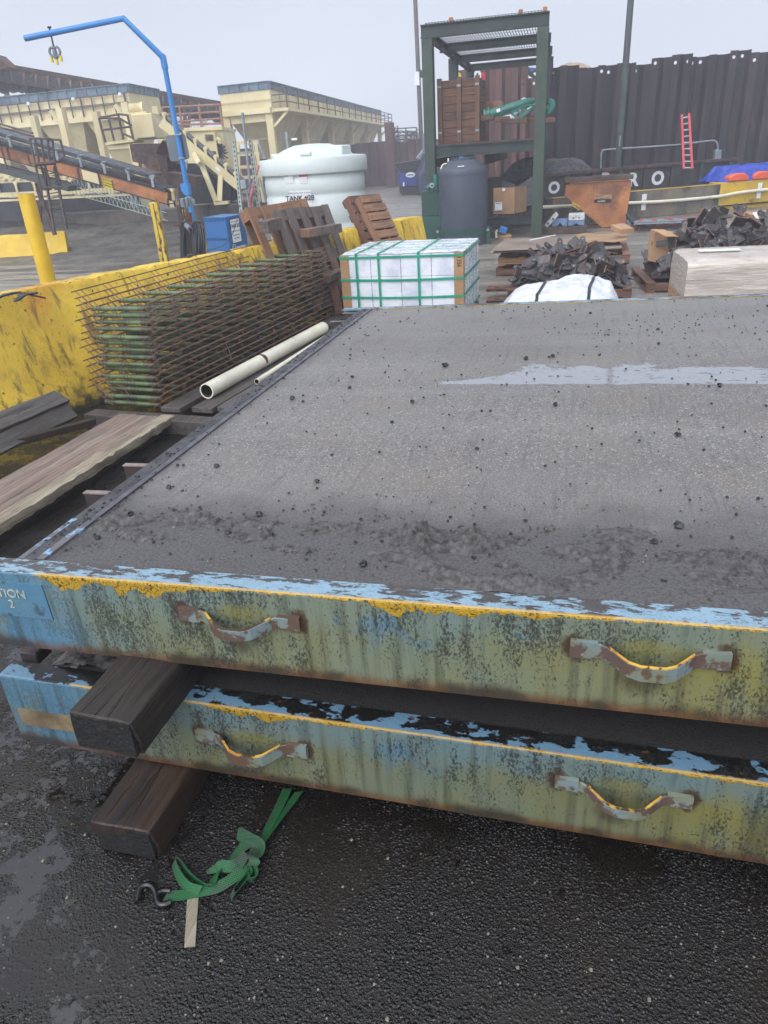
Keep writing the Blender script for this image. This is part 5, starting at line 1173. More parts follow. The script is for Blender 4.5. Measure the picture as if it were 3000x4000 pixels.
# crate and pipes on the upper shelf
a, b = D(1706, 318, 15.45), D(1872, 300, 15.45); zb = ZS + .02
t = thing('wooden_crate', 'tall brown wooden crate on the upper shelf of the green rack', 'crate', ((a.x + b.x) / 2, 15.45, zb)); ztop = (a.z + b.z) / 2; nb = 8; q = M()
for k in range(nb): z0_ = zb + (ztop - zb) * k / nb; q.box(a.x, b.x, 15.5, 16.4, z0_ + .002, zb + (ztop - zb) * (k + 1) / nb - .003)
q.build('boards', X_['crate'], t, bevel=.003)
for x in (a.x + .0, a.x + (b.x - a.x) * .46, b.x - .085):
    q = M(); q.box(x, x + .09, 15.455, 15.498, zb + .01, ztop + .035); o = q.build('batten', X_['cratep'], t, bevel=.003)
    for z in (zb + .18, ztop - .12):
        q = M(); q.box(x + .008, x + .082, 15.448, 15.454, z, z + .035); q.build('clip', X_['galv'], o)
PYp = 15.6
t = thing('flanged_pipe', 'green flanged pipe lying slanted on the upper shelf of the rack', 'pipe', D(1990, 430, PYp)); q = M()
q.tube(smooth([D(1900, 448, PYp), D(1940, 440, PYp), D(2040, 408, PYp), D(2085, 402, PYp + .1), D(2110, 412, PYp + .2)], 6), .085, 18); q.build('tube', X_['teal'], t, smooth=50)
for a, b in ((D(1894, 452, PYp), D(1902, 449, PYp)), (D(1910, 446, PYp), D(1915, 445, PYp))):
    q = M(); q.tube([a, b], .12, 20); q.build('flange', X_['teal'], t, smooth=50)
q = M(); q.box(0, .07, 0, .004, 0, .055, Matrix.Translation(D(1941, 440, PYp - .1)) @ Matrix.Rotation(-.25, 4, 'Y')); q.build('white_tag', X_['paper'], t)
t = thing('pipe_elbow', 'green pipe end with a round flange poking out right of the rack', 'pipe', D(2140, 415, 15.2)); q = M()
c = D(2140, 415, 15.25); q.pipe(c, c + V((.03, .05, 0)), .125, .055, 24); q.build('flange', X_['teal'], t, smooth=50)
q = M(); q.tube([c + V((.015, .05, 0)), c + V((.01, .35, -.02))], .07, 16); q.build('tube', X_['teal'], t, smooth=50)
t = thing('pallet_load', 'worn pallet boards and torn film under the green pipes on the rack', 'pallet', D(2040, 480, 15.5)); q = M()
for u0, u1, v, y in ((1880, 1930, 463, 15.5), (1935, 1990, 466, 15.45), (1955, 2060, 474, 15.4), (2060, 2098, 464, 15.5), (2125, 2170, 470, 15.3)):
    for dy in (0, .6): q = M(); q.bar(D(u0, v, y + dy), D(u1, v - 3, y + dy), .12, .085); q.build('board', X_['crate'], t, bevel=.004)
q = M(); q.prism([D(1945, 458, 15.5), D(2000, 445, 15.5), D(2010, 462, 15.5), D(1975, 468, 15.5)], (0, .3, .0)); q.prism([D(2030, 392, 15.9), D(2045, 380, 15.9), D(2095, 395, 15.9), D(2060, 402, 15.9)], (0, .5, 0)); q.build('torn_film', X_['paper'], t)
t = thing('slatted_bracket', 'green bracket with white slats on the pallet under the flanged pipe', 'bracket', D(2050, 450, 15.3)); q = M(); PB = 15.35
for a, b in (((1995, 440), (2060, 410)), ((2020, 462), (2092, 412)), ((1995, 440), (2020, 462)), ((2018, 430), (2040, 448)), ((2040, 420), (2062, 433)), ((2060, 410), (2092, 412))): q.bar(D(a[0], a[1], PB), D(b[0], b[1], PB), .02, .035)
q.prism([D(2015, 462, PB), D(2040, 462, PB), D(2092, 416, PB), D(2085, 412, PB)], (0, .14, 0)); q.build('frame', X_['teal'], t)
q = M()
for k in range(4): q.bar(D(1998 + k * 9, 452 - k * 5, PB + .02), D(2006 + k * 9, 440 - k * 5, PB + .02), .012, .045)
for k in range(4): q.bar(D(2060 + k * 8, 430 - k * 5, PB + .02), D(2066 + k * 8, 421 - k * 5, PB + .02), .012, .035)
q.build('slats', X_['paper'], t)
t = thing('carton_box', 'crumpled brown carton behind the crate on the upper shelf', 'box', D(1925, 425, 16.6)); q = M(); q.prism([D(1890, 436, 16.6), D(1958, 430, 16.6), D(1958, 393, 16.6), D(1890, 397, 16.6)], (0, .4, 0)); q.build('sides', X_['card'], t)
# grey tank, cabinet, things under the rack
gc = D(1808, 940, 14.45); gc = V((gc.x, 14.55, 0)); gr = (D(1904, 700, 14.55).x - D(1716, 700, 14.55).x) / 2
t = thing('chemical_tank', 'dark grey round plastic tank with a green strap in front of the rack', 'tank', gc); q = M()
q.lathe([(gr * .98, 0), (gr, .03), (gr, 1.17), (gr * .995, 1.19), (gr, 1.21), (gr, 1.28), (gr * .97, 1.30), (gr * .60, 1.44), (gr * .52, 1.455), (gr * .52, 1.46)], gc, 48); q.build('shell', X_['tankg'], t, smooth=45)
q = M(); q.lathe([(gr * .50, 1.455), (gr * .50, 1.475), (gr * .42, 1.48), (gr * .41, 1.50), (.01, 1.505)], gc, 40)
for k in range(16): an = PI * 2 * k / 16; q.box(-.012, .012, -.01, .01, 1.47, 1.505, Matrix.Translation(gc) @ Matrix.Rotation(an, 4, 'Z') @ Matrix.Translation((gr * .44, 0, 0)))
o = q.build('screw_lid', X_['tankg'], t, smooth=45)
q = M(); q.box(-.03, .03, -gr * .45, -gr * .40, 1.485, 1.515, Matrix.Translation(gc)); q.build('blue_tape', X_['blue'], o)
q = M(); q.lathe([(gr + .003, .20), (gr + .008, .20), (gr + .008, .29), (gr + .003, .29)], gc, 48, False); q.build('green_strap', X_['grnbox'], t, smooth=60)
q = M()
for s in (-1, 1):
    q.box(gc.x + s * (gr + .035) - .035, gc.x + s * (gr + .035) + .035, 14.44, 14.46, -.0, .30)
q.build('strap_post', X_['grnbox'], t)
q = M()
for s in (-1, 1): q.tube([V((gc.x + s * (gr + .03), 14.44, .25)), V((gc.x + s * (gr + .03), 14.42, .25))], .026, 12)
q.build('bolt_head', X_['galv'], t, smooth=50)
q = M(); p = gc + V((.02, -gr * .78, 1.375)); q.box(-.055, .055, -.03, .03, 0, .004, Matrix.Translation(p + V((0, 0, -.012))) @ Matrix.Rotation(.35, 4, 'X')); q.build('paper_tag', X_['paper'], t)
t = thing('white_hose', 'thin white hose and stick rising behind the grey tank', 'hose', D(1740, 650, 14.9)); q = M(); q.tube(smooth([D(1722, 690, 14.8), D(1724, 655, 14.8), D(1735, 641, 14.9), D(1752, 640, 14.9)], 5), .014, 8); q.bar(D(1751, 618, 14.9), D(1752, 660, 14.9), .03, .02, V((0, 1, 0))); q.build('line', X_['pvc'], t, smooth=50)
a, b = D(1646, 747, 14.6), D(1716, 745, 14.6)
t = thing('steel_cabinet', 'dark green steel cabinet between the yellow barrier and the grey tank', 'cabinet', (a.x, 14.6, 0)); q = M(); q.box(a.x, b.x + .12, 14.6, 15.15, 0, .52); q.build('lower_box', X_['grnbox'], t, bevel=.006)
q = M(); q.box(a.x - .004, b.x + .124, 14.597, 15.153, .5235, a.z); q.build('upper_box', X_['grnbox'], t, bevel=.006)
q = M(); c = D(1690, 720, 14.55); q.tube([c + V((-.10, 0, -.07)), c + V((-.04, 0, -.02)), c + V((.08, .02, 0))], .045, 12); q.tube([c + V((.06, .02, -.10)), c + V((.06, .02, .16))], .05, 12); q.build('valve', X_['teal'], t, smooth=50)
q = M(); c2 = D(1687, 725, 14.45); q.pipe(c2, c2 + V((.0, .03, 0)), .045, .02, 16); q.build('port', X_['galv'], t, smooth=50)
a, b = D(1926, 832, 15.7), D(2010, 826, 15.7); zz = ZL + .016
t = thing('carton_box', 'brown cardboard box with a label on the low grating of the rack', 'box', ((a.x + b.x) / 2, 15.7, zz)); q = M(); zt_ = D(1926, 736, 15.7).z; q.hexa([V((a.x, 15.7, zz)), V((b.x, 15.62, zz)), V((b.x + .20, 16.1, zz)), V((a.x + .2, 16.2, zz)), V((a.x, 15.7, zt_)), V((b.x, 15.62, zt_)), V((b.x + .20, 16.1, zt_)), V((a.x + .2, 16.2, zt_))]); q.build('sides', X_['card'], t, bevel=.006)
q = M(); q.prism([D(1933, 823, 15.66), D(1961, 821, 15.66), D(1961, 789, 15.66), D(1933, 791, 15.66)], (0, .006, 0)); lb = q.build('label', X_['paper'], t)
text('FRAGILE', D(1947, 795, 15.655), V((1, -.05, 0)), UP, .03, X_['black'], t)
q = M(); q.prism([D(1962, 736, 15.655), D(1974, 735, 15.655), D(1974, 746, 15.655), D(1962, 747, 15.655)], (0, .006, 0)); q.build('tape', X_['paper'], t)
t = thing('steel_chute', 'bent bare grey sheet steel chute behind the cardboard box', 'chute', D(2030, 780, 16.9)); q = M()
q.prism([D(2010, 735, 16.9), D(2078, 690, 16.9), D(2078, 800, 16.9), D(2028, 815, 16.9)], (0, .5, .05)); q.prism([D(1945, 715, 17), D(1958, 703, 17), D(2012, 722, 17), D(1990, 740, 17), D(1930, 800, 17), D(1915, 800, 17)], (0, .1, 0)); q.build('sheet', X_['steelg'], t)
t = thing('blue_pump', 'small pump with a pale blue cap and tan base under the low grating', 'pump', D(1955, 925, 15.2)); q = M(); c = D(1965, 910, 15.2); q.lathe([(.09, -.12), (.14, -.11), (.15, -.04), (.11, .0)], c + V((.03, 0, -.02)), 18); q.build('base', X_['cornerb'], t, smooth=50)
q = M(); c = D(1966, 898, 15.1); q.box(-.07, .07, -.06, .06, -.06, .06, Matrix.Translation(c) @ Matrix.Rotation(.35, 4, 'Y')); q.build('blue_cap', X_['blue'], t, bevel=.015, seg=2)
q = M(); q.tube([D(1937, 905, 15.1), D(1939, 930, 15.1)], .028, 10); q.tube([D(1937, 905, 15.1), D(1945, 900, 15.1)], .026, 10); q.build('white_pipe', X_['pvc'], t, smooth=50)
# ================================================================== right background
def slab(pts, ext, mat, name, par, bevel=0): q = M(); q.prism(pts, ext); return q.build(name, mat, par, bevel=bevel)
# rusty self dumping hopper
HY_ = 16.45
t = thing('dump_hopper', 'rusty orange self dumping steel hopper in front of the lettered trough', 'hopper', G(2380, 888))
ex = V((-.03, .42, 0))
sh = [D(2212, 718, HY_), D(2466, 704, HY_), D(2464, 745, HY_), D(2440, 883, HY_), D(2352, 890, HY_), D(2204, 765, HY_)]
slab(sh, ex, X_['rustor'], 'bucket', t, .01)
q = M(); q.bar(D(2206, 707, HY_ - .02), D(2474, 690, HY_ - .02), .08, .085); q.bar(D(2206, 707, HY_ - .02) + ex, D(2474, 690, HY_ - .02) + ex, .08, .085); q.build('rim', X_['rustdk'], t, bevel=.006)
q = M(); q.bar(D(2216, 695, HY_), D(2216, 720, HY_), .10, .06, V((0, 1, 0))); q.build('end_post', X_['rustdk'], t)
q = M(); q.box(sh[4].x - .55, sh[3].x + .05, HY_ + .02, HY_ + .35, .0, .06); q.build('skid', X_['rustdk'], t)
def sheetD(u0, v0, u1, v1, sl, y, mat, name, par): q = M(); q.prism([D(u0, v1, y), D(u1, v1 - sl, y), D(u1, v0 - sl, y), D(u0, v0, y)], (0, .006, 0)); return q.build(name, mat, par)
s1 = sheetD(2321, 762, 2390, 779, 2, HY_ - .012, X_['cornerb'], 'maker_plate', t); s2 = sheetD(2321, 780, 2388, 792, 2, HY_ - .012, X_['black'], 'maker_plate', t)
rt = V((1, 0, .03))
text('WRIGHT', D(2342, 766, HY_ - .02), rt, UP, .036, X_['black'], t, 1.2); text('SELF-DUMPING HOPPER', D(2355, 775, HY_ - .02), rt, UP, .026, X_['black'], t, .95); text('GLOBAL', D(2350, 786, HY_ - .02), rt, UP, .034, X_['paper'], t, 1.2)
q = M(); q.prism([D(2230, 800, HY_ - .02), D(2262, 823, HY_ - .02), D(2268, 808, HY_ - .02), D(2238, 788, HY_ - .02)], (0, .006, 0)); q.build('caution_tag', X_['yelsign'], t)
d = (D(2262, 812, HY_) - D(2234, 792, HY_)).normalized(); text('CAUTION', D(2249, 805, HY_ - .025), d, d.cross(V((0, 1, 0))) * -1 if d.cross(V((0, 1, 0))).z < 0 else d.cross(V((0, 1, 0))), .04, X_['black'], t)
# lettered trough on the low wall
TA, TB = G(2100, 683, 1.1), G(2875, 620, 1.1); tdir = (TB - TA); tdir.z = 0; tdir.normalize(); tn = V((tdir.y, -tdir.x, 0))
if tn.y > 0: tn = -tn
W0, W1 = G(2300, 872, 0), G(3000, 806, 0); wd = (W1 - W0).normalized(); wn = V((wd.y, -wd.x, 0))
if wn.y > 0: wn = -wn
TA, TB = G(1900, 702, 1.02), G(2875, 620, 1.02)
t = thing('steel_trough', 'long dark steel trough with big white letters and green ribs behind the rusty hopper', 'trough', (TA + TB) / 2 - UP * 1.02)
A0, B0_ = TA - UP * TA.z + UP * .25, TB - UP * TB.z + UP * .45
slab([A0, B0_, TB, TA], -tn * .9, X_['trough'], 'side_plate', t)
q = M(); q.bar(TA + tn * .04, TB + tn * .04, .10, .07); q.build('top_rail', X_['rustdk'], t, bevel=.006)
for u, g_ in ((2215, 0), (2316, 1), (2420, 1), (2518, 0), (2622, 0), (2733, 1), (2842, 1)):
    a = VP(u, 690, TA, TB); a = V((a.x, a.y, 0)); zt2 = TA.z - .04; f_ = (a - TA).dot(tdir) / (TB - TA).length
    q = M(); q.bar(a + tn * .025 + UP * (.27 + .2 * f_), a + tn * .025 + UP * zt2, .11, .05, tn); q.build('rib', X_['rib'] if g_ else X_['trough'], t)
for w, u, v, s in (('O', 2163, 735, .33), ('P', 2362, 702, .38), ('R', 2472, 704, .40), ('O', 2568, 698, .40)):
    p = VP(u, v, TA, TB) + tn * .012; text(w, p, tdir, UP, s * .95, X_['paper'], t, 1.12)
# gravel in/behind the trough
gp_ = VP(2275, 640, TA, TB) - tn * 1.4; t = thing('gravel_pile', 'grey gravel heap showing above the trough rim next to the rack', 'gravel pile', V((gp_.x, gp_.y, 0))); q = M()
q.grid(lambda i, j: V((gp_.x + (i - .5) * 2.6, gp_.y + (j - .5) * 2.2, max(0, (1.42 - ((i - .5) * 2.6) ** 2 * .55 + .14 * math.sin(i * 9)) * min(1, 6 * min(j, 1 - j)) + noise.noise(V((i * 12, j * 8, 1))) * .05))), 50, 24); q.build('heap', X_['gravel'], t, smooth=60)
# low wall: stained concrete, yellow part, curb pipe
hw = VP(2600, 738, W0, W1).z
W00 = W0 - wd * .9; WY = VP(2808, 780, W0, W1); WY.z = 0; W2 = W1 + wd * 5
t = thing('low_wall', 'low stained concrete wall under the trough with a black upper band', 'wall', (W00 + WY) / 2); slab([W00, WY, WY + UP * hw, W00 + UP * hw], -wn * .4, X_['concw'], 'wall_body', t, .01)
q = M(); q.bar(W00 + UP * (hw + .006) + wn * -.02, WY + UP * (hw + .006) + wn * -.02, .05, .012); q.build('yellow_line', X_['yel'], t)
t = thing('low_wall', 'yellow painted stretch of low wall under the blue tarp and orange floats', 'wall', (WY + W2) / 2); slab([WY + wd * .005, W2, W2 + UP * (hw + .03), WY + wd * .005 + UP * (hw + .03)], -wn * .42 + V((0, 0, 0)), X_['concy'], 'wall_body', t, .01)
q = M(); q.bar(WY + UP * .10 + wn * .02, W2 + UP * .10 + wn * .02, .05, .03); q.build('dark_ledge', X_['rubber'], t)
t = thing('drain_pipe', 'long white plastic pipe clipped along the low wall right of the hopper', 'pipe', VP(2700, 775, W0 + wn * .1, W1 + wn * .1))
oW0, oW1 = W0 + wn * .07, W1 + wn * .07
q = M(); q.tube(smooth([VP(2452, 793, oW0, oW1), VP(2600, 786, oW0, oW1), VP(2800, 768, oW0, oW1), VP(2905, 750, oW0, oW1), VP(3100, 730, oW0, oW1)], 6), .034, 12); q.build('tube', X_['pvc'], t, smooth=50)
for u, v in ((2520, 789), (2972, 744)):
    p = VP(u, v, oW0, oW1) - wn * .05; q = M(); q.bar(p - UP * .17, p + UP * .16, .11, .015, wn); o = q.build('clip_plate', X_['paper'], t); q = M(); q.tube([p + wn * .03 - UP * .03, p + wn * .06 + UP * .01, p + wn * .03 + UP * .05], .008, 6); q.build('hook', X_['rust'], o)
t = thing('drain_pipe', 'short white plastic pipe on the low wall between the rack and the hopper', 'pipe', VP(2180, 808, oW0, oW1)); q = M(); q.tube([VP(2110, 810, oW0, oW1), VP(2236, 804, oW0, oW1)], .034, 12); q.build('tube', X_['pvc'], t, smooth=50)
# tarp and floats
q = M(); c = VP(2940, 690, W0, W1) - wn * .35; c.z = hw + .03
def tarp(i, j): x, y = (i - .5) * 2.2, (j - .5) * 1.0; f = noise.fractal(V((i * 6, j * 5, 2)), .8, 2.1, 4); return c - wn * .15 + wd * (x + .4) - wn * y + UP * (max(0, .30 * min(1, 8 * min(i, 1 - i), 6 * min(j, 1 - j)) + f * .05))
q.grid(tarp, 40, 26); tag(q.build('blue_tarp', X_['tarp'], smooth=60), 'crumpled bright blue tarp heaped on the yellow low wall', 'tarp')
for k, (u, lab) in enumerate(((2882, 'left one of the two orange floats under the blue tarp'), (2975, 'right one of the two orange floats under the blue tarp'))):
    p = VP(u, 716, W0, W1) - wn * .06; q = M(); q.box(-.26, .26, -.10, .12, 0, .17, Matrix.Translation(V((p.x, p.y, hw + .032))) @ Matrix.Rotation(math.atan2(wd.y, wd.x), 4, 'Z')); q.sub(3)
    cc = V((p.x, p.y, hw + .03))
    for v in q.v:
        e = abs((v - cc).dot(wd)) / .26; v.z = cc.z + (v.z - cc.z) * (1 - .4 * e ** 3) + .002
    tag(q.build('orange_float', X_['orange'], smooth=60, bevel=.03), lab, 'float', 'orange floats on the low wall')
# sheet pile walls
def piling(p0, p1, h0, h1, mat, name, label, pitch=.5, dep=.17, holes=True, seed=0, jag=.09, notch=()):
    d = (p1 - p0); d.z = 0; ln = d.length; d.normalize(); n = V((d.y, -d.x, 0))
    if n.y > 0: n = -n
    t = thing(name, label, 'sheet pile wall', (p0 + p1) / 2); q = M(); s = 0; k = 0; rr = random.Random(seed)
    while s < ln:
        f = s / ln; h = h0 + (h1 - h0) * f + rr.uniform(-jag, jag) * (1 if k % 2 else .4)
        a, b, c_, e = s, s + pitch * .38, s + pitch * .5, s + pitch * .88
        skip = any(lo <= s < hi for lo, hi in notch)
        if not skip:
            P_ = lambda x, o, z: p0 + d * x + n * o + UP * z
            for (x0, o0, x1, o1) in ((a, dep, b, dep), (b, dep, c_, 0), (c_, 0, e, 0), (e, 0, s + pitch, dep)):
                def face(xa, xb, za, zb):
                    f0, f1 = (xa - x0) / (x1 - x0), (xb - x0) / (x1 - x0); oa, ob_ = o0 + (o1 - o0) * f0, o0 + (o1 - o0) * f1
                    q.add([P_(xa, oa, za), P_(xb, ob_, za), P_(xb, ob_, zb), P_(xa, oa, zb), P_(xa, oa - .014, za), P_(xb, ob_ - .014, za), P_(xb, ob_ - .014, zb), P_(xa, oa - .014, zb)], [(0, 1, 2, 3), (7, 6, 5, 4), (3, 2, 6, 7), (0, 3, 7, 4), (1, 5, 6, 2), (0, 4, 5, 1)])
                if holes and o0 == o1 and rr.random() < .6:
                    zc = h - rr.uniform(.11, .17); xm = (x0 + x1) / 2; r_ = .042; za, zb = zc - .06, zc + .06
                    face(x0, x1, 0, za); face(x0, x1, zb, h)
                    sq = [(x0, zc), (x0, za), (xm, za), (x1, za), (x1, zc), (x1, zb), (xm, zb), (x0, zb)]; vs = []
                    for oo in (o0, o0 - .014):
                        vs += [P_(x, oo, z) for x, z in sq] + [P_(xm + r_ * math.cos(PI + PI * i / 4), oo, zc + r_ * math.sin(PI + PI * i / 4)) for i in range(8)]
                    q.add(vs, [(i, (i + 1) % 8, 8 + (i + 1) % 8, 8 + i) for i in range(8)] + [(16 + (i + 1) % 8, 16 + i, 24 + i, 24 + (i + 1) % 8) for i in range(8)] + [(8 + i, 8 + (i + 1) % 8, 24 + (i + 1) % 8, 24 + i) for i in range(8)])
                else: face(x0, x1, 0, h)
        s += pitch; k += 1
    q.build('sheets', mat, t)
    return t
Zt = 3.32
RA, RB = G(2160, 270, Zt), G(2700, 228, Zt); RA.z = RB.z = 0; RC = G(3000, 205, Zt); RC.z = 0
rdn = (RC - RA).normalized()
piling(RA - rdn * .35, G(2425, 255, Zt) * 1 - UP * Zt, Zt - .0, Zt + .0, X_['pile'], 'piling_wall', 'black rusted sheet pile wall between the rack and the right lamp pole', seed=2)
piling(G(2478, 250, Zt) - UP * Zt, G(2672, 226, Zt) - UP * Zt, Zt - .02, Zt + .12, X_['pile'], 'piling_wall', 'black rusted sheet pile wall between the lamp pole and the narrow sky gap', seed=3)
piling(G(2682, 232, Zt) - UP * Zt, RC + rdn * 8, Zt + .05, Zt + .35, X_['pile'], 'piling_wall', 'tall black sheet pile wall behind the red ladder, right of the sky gap', seed=4)
q = G(2425, 255, Zt) - UP * Zt; p2 = G(2478, 250, Zt) - UP * Zt; piling(q + rdn * .02, p2, Zt - .28, Zt - .28, X_['pile'], 'piling_wall', 'lower notched sheet piles directly behind the right lamp pole', pitch=.4, holes=False, seed=5, jag=.02)
a = G(2668, 330, 2.6); q = M(); b = G(2654, 560, 1.6)
# brown wall seen through the rack
a, b = F(1760, 330, 26.0), F(2130, 330, 24.5); a.z = b.z = 0
piling(a, F(2042, 330, 25.0) * 1 - UP * F(2042, 330, 25).z, F(1960, 262, 25.5).z, F(1960, 262, 25.5).z, X_['pile2'], 'piling_wall', 'brown rusted sheet pile wall seen through the green rack', holes=False, seed=6)
piling(F(2046, 330, 25.0) - UP * F(2046, 330, 25).z, b + (b - a) * .0, F(2080, 305, 25).z, F(2080, 305, 25).z, X_['pile2'], 'piling_wall', 'lower reddish sheet piles behind the right column of the rack', holes=True, seed=7)
a, b = F(-500, 640, 38), F(1540, 580, 45); a.z = b.z = 0; piling(a, b, 2.3, 2.2, X_['pile3'], 'piling_wall', 'low dark sheet pile wall added as backing against the sky under the bins', holes=False, seed=9, pitch=.9)  # added dark backing so no bright sky shows below the bins
a, b = F(1536, 560, 43), F(1800, 560, 43); a.z = b.z = 0
piling(a, b, F(1540, 556, 43).z, F(1800, 530, 43).z, X_['pile3'], 'piling_wall', 'far reddish brown sheet pile wall behind the blue machine', holes=False, seed=8, pitch=.8)
q = M(); a = F(1526, 600, 42); a.z = 0; q.bar(a, V((a.x, a.y, F(1526, 479, 42).z)), .42, .42, V((0, 1, 0))); q.longsub(2, .5).rough(.02, 3); tag(q.build('steel_column', X_['pile3']), 'square rusty steel column at the left end of the far piling wall', 'column')
t = thing('guard_rail', 'thin steel guard rail on top of the far piling wall', 'railing', F(1580, 550, 42.8)); q = M()
for v0, v1 in ((503, 498), (517, 513), (531, 527), (545, 543)): q.tube([F(1541, v0, 42.6), F(1627, v1, 42.6)], .032, 6)
for u in (1541, 1585, 1627): q.tube([F(u, 500, 42.6), F(u + 1, 556, 42.6)], .034, 6)
q.tube([F(1628, 498, 42.6), F(1631, 610, 42.6)], .03, 6); q.build('rails', X_['railing'], t)
# red prohibition sign and yellow panel beyond the rack
t = thing('warning_sign', 'red warning sign with a white disc beside a yellow panel, seen through the rack', 'sign', F(1860, 300, 24)); q = M()
q.prism([F(1840, 287, 24), F(1896, 282, 24), F(1894, 330, 24), F(1840, 335, 24)], (0, .03, 0)); q.build('red_plate', X_['redink'], t)
q = M(); q.prism([F(1828, 289, 24.02), F(1838, 287, 24.02), F(1838, 330, 24.02), F(1828, 330, 24.02)], (0, .03, 0)); q.prism([F(1790, 280, 24.5), F(1801, 290, 24.5), F(1801, 314, 24.5), F(1790, 308, 24.5)], (0, .03, 0)); q.build('yellow_plate', X_['yelsign'], t)
c = F(1865, 294, 23.97); q = M(); q.prism([c + RGT * (.11 * math.cos(2 * PI * k / 20)) + UP * (.13 * math.sin(2 * PI * k / 20)) for k in range(20)], (0, .02, 0)); q.build('white_disc', X_['paper'], t)
q = M(); q.prism([c + V((-.03, -.02, -.06)), c + V((.03, -.02, -.06)), c + V((.025, -.02, .03)), c + V((0, -.02, .07)), c + V((-.03, -.02, .02))], (0, .012, 0)); q.build('black_mark', X_['black'], t)
# ladder, conduit, poles
LY_ = 18.6
t = thing('red_ladder', 'red fibreglass ladder with grey rungs propped behind the trough', 'ladder', D(2690, 640, LY_)); r0, r1, s0, s1_ = D(2663, 449, LY_ + .5), D(2671, 660, LY_ - .1), D(2691, 444, LY_ + .5), D(2704, 660, LY_ - .1)
q = M(); q.bar(r0, r1, .045, .05, V((0, 1, 0))); q.build('rail', X_['redink'], t); q = M(); q.bar(s0, s1_, .045, .05, V((0, 1, 0))); q.build('rail', X_['redink'], t)
for k in range(9): f_ = .06 + k * .115; q = M(); q.tube([r0 + (r1 - r0) * f_, s0 + (s1_ - s0) * f_], .018, 8); q.build('rung', X_['galv'], t)
t = thing('wall_conduit', 'thin grey conduit hoop with a grey box on the black piling wall', 'conduit', F(2580, 570, 20.4)); q = M(); cz = 20.6
q.tube(smooth([F(2347, 660, cz), F(2348, 610, cz), F(2352, 592, cz), F(2366, 585, cz), F(2480, 577, cz), F(2640, 566, cz), F(2770, 550, cz), F(2792, 551, cz), F(2802, 562, cz), F(2804, 590, cz)], 4), .022, 8); q.build('tube', X_['galv'], t, smooth=50)
q = M(); q.prism([F(2787, 584, cz), F(2811, 585, cz), F(2806, 630, cz), F(2782, 630, cz)], -FWD * .14); q.build('box', X_['galv'], t, bevel=.01)
t = thing('lamp_pole', 'tall grey green lamp pole in front of the black piling wall', 'pole', F(2412, 700, 19.6)); q = M(); a, b = F(2412, 660, 19.6), F(2464, 0, 19.6); d = (b - a); k = a.z / d.z; q.tube([a - d * k, a + d * 2.2], .082, 14, r1=.066); q.build('shaft', X_['rib'], t, smooth=50)
q = M(); c = a + d * .18; q.box(-.015, .015, -.1, -.08, -.11, .11, Matrix.Translation(c)); q.build('hand_hole', X_['galv'], t)
t = thing('lamp_pole', 'far slim dark lamp pole with a camera dome, left of the rack', 'pole', F(1645, 560, 44)); q = M(); a, b = F(1645, 540, 44), F(1622, 0, 44); d = b - a; k = a.z / d.z; q.tube([a - d * k, a + d * 1.6], .13, 12, r1=.10); q.build('shaft', X_['railing'], t, smooth=50)
q = M(); c = F(1633, 274, 43.9); c2 = F(1650, 276, 43.9); q.tube([c, c2], .03, 8); q.lathe([(.05, .0), (.17, -.06), (.17, -.16), (.10, -.30), (.01, -.34)], c2, 14); q.build('camera_dome', X_['black'], t, smooth=50)
q = M(); c = F(1629, 308, 43.8); q.box(-.13, .13, -.1, .1, -.3, .32, Matrix.Translation(c)); q.build('white_box', X_['paper'], t)
# sand dome behind the piling
sd = F(2235, 300, 34); t = thing('sand_dome', 'rounded tan sand heap rising behind the black piling wall', 'sand heap', V((sd.x, sd.y, 0))); q = M(); zz = F(2235, 258, 34).z
q.grid(lambda i, j: V((sd.x + (i - .45) * 3.6, sd.y + (j - .5) * 6, zz * max(0, 1 - abs(i - .45) ** 2.4 * 2.2) * min(1, 5 * min(j, 1 - j)) + noise.noise(V((i * 8, j * 8, 4))) * .05)), 30, 16); q.build('heap', X_['sand'], t, smooth=60)
# steel lattice and blue bits above the piling at the right rear of the rack
t = thing('lattice_frame', 'thin dark lattice frame with blue sheet behind the rear of the rack', 'frame', F(2060, 290, 27)); q = M()
for a, b in (((2035, 270), (2120, 320)), ((2050, 290), (2095, 275)), ((2060, 268), (2085, 300)), ((2048, 310), (2060, 280)), ((2046, 330), (2052, 290))): q.tube([F(a[0], a[1], 27), F(b[0], b[1], 27)], .05, 6)
q.build('bars', X_['grn'], t); q = M(); q.prism([F(2060, 262, 27.4), F(2100, 266, 27.4), F(2100, 276, 27.4), F(2055, 274, 27.4)], (0, .1, 0)); q.build('blue_sheet', X_['tarp'], t)
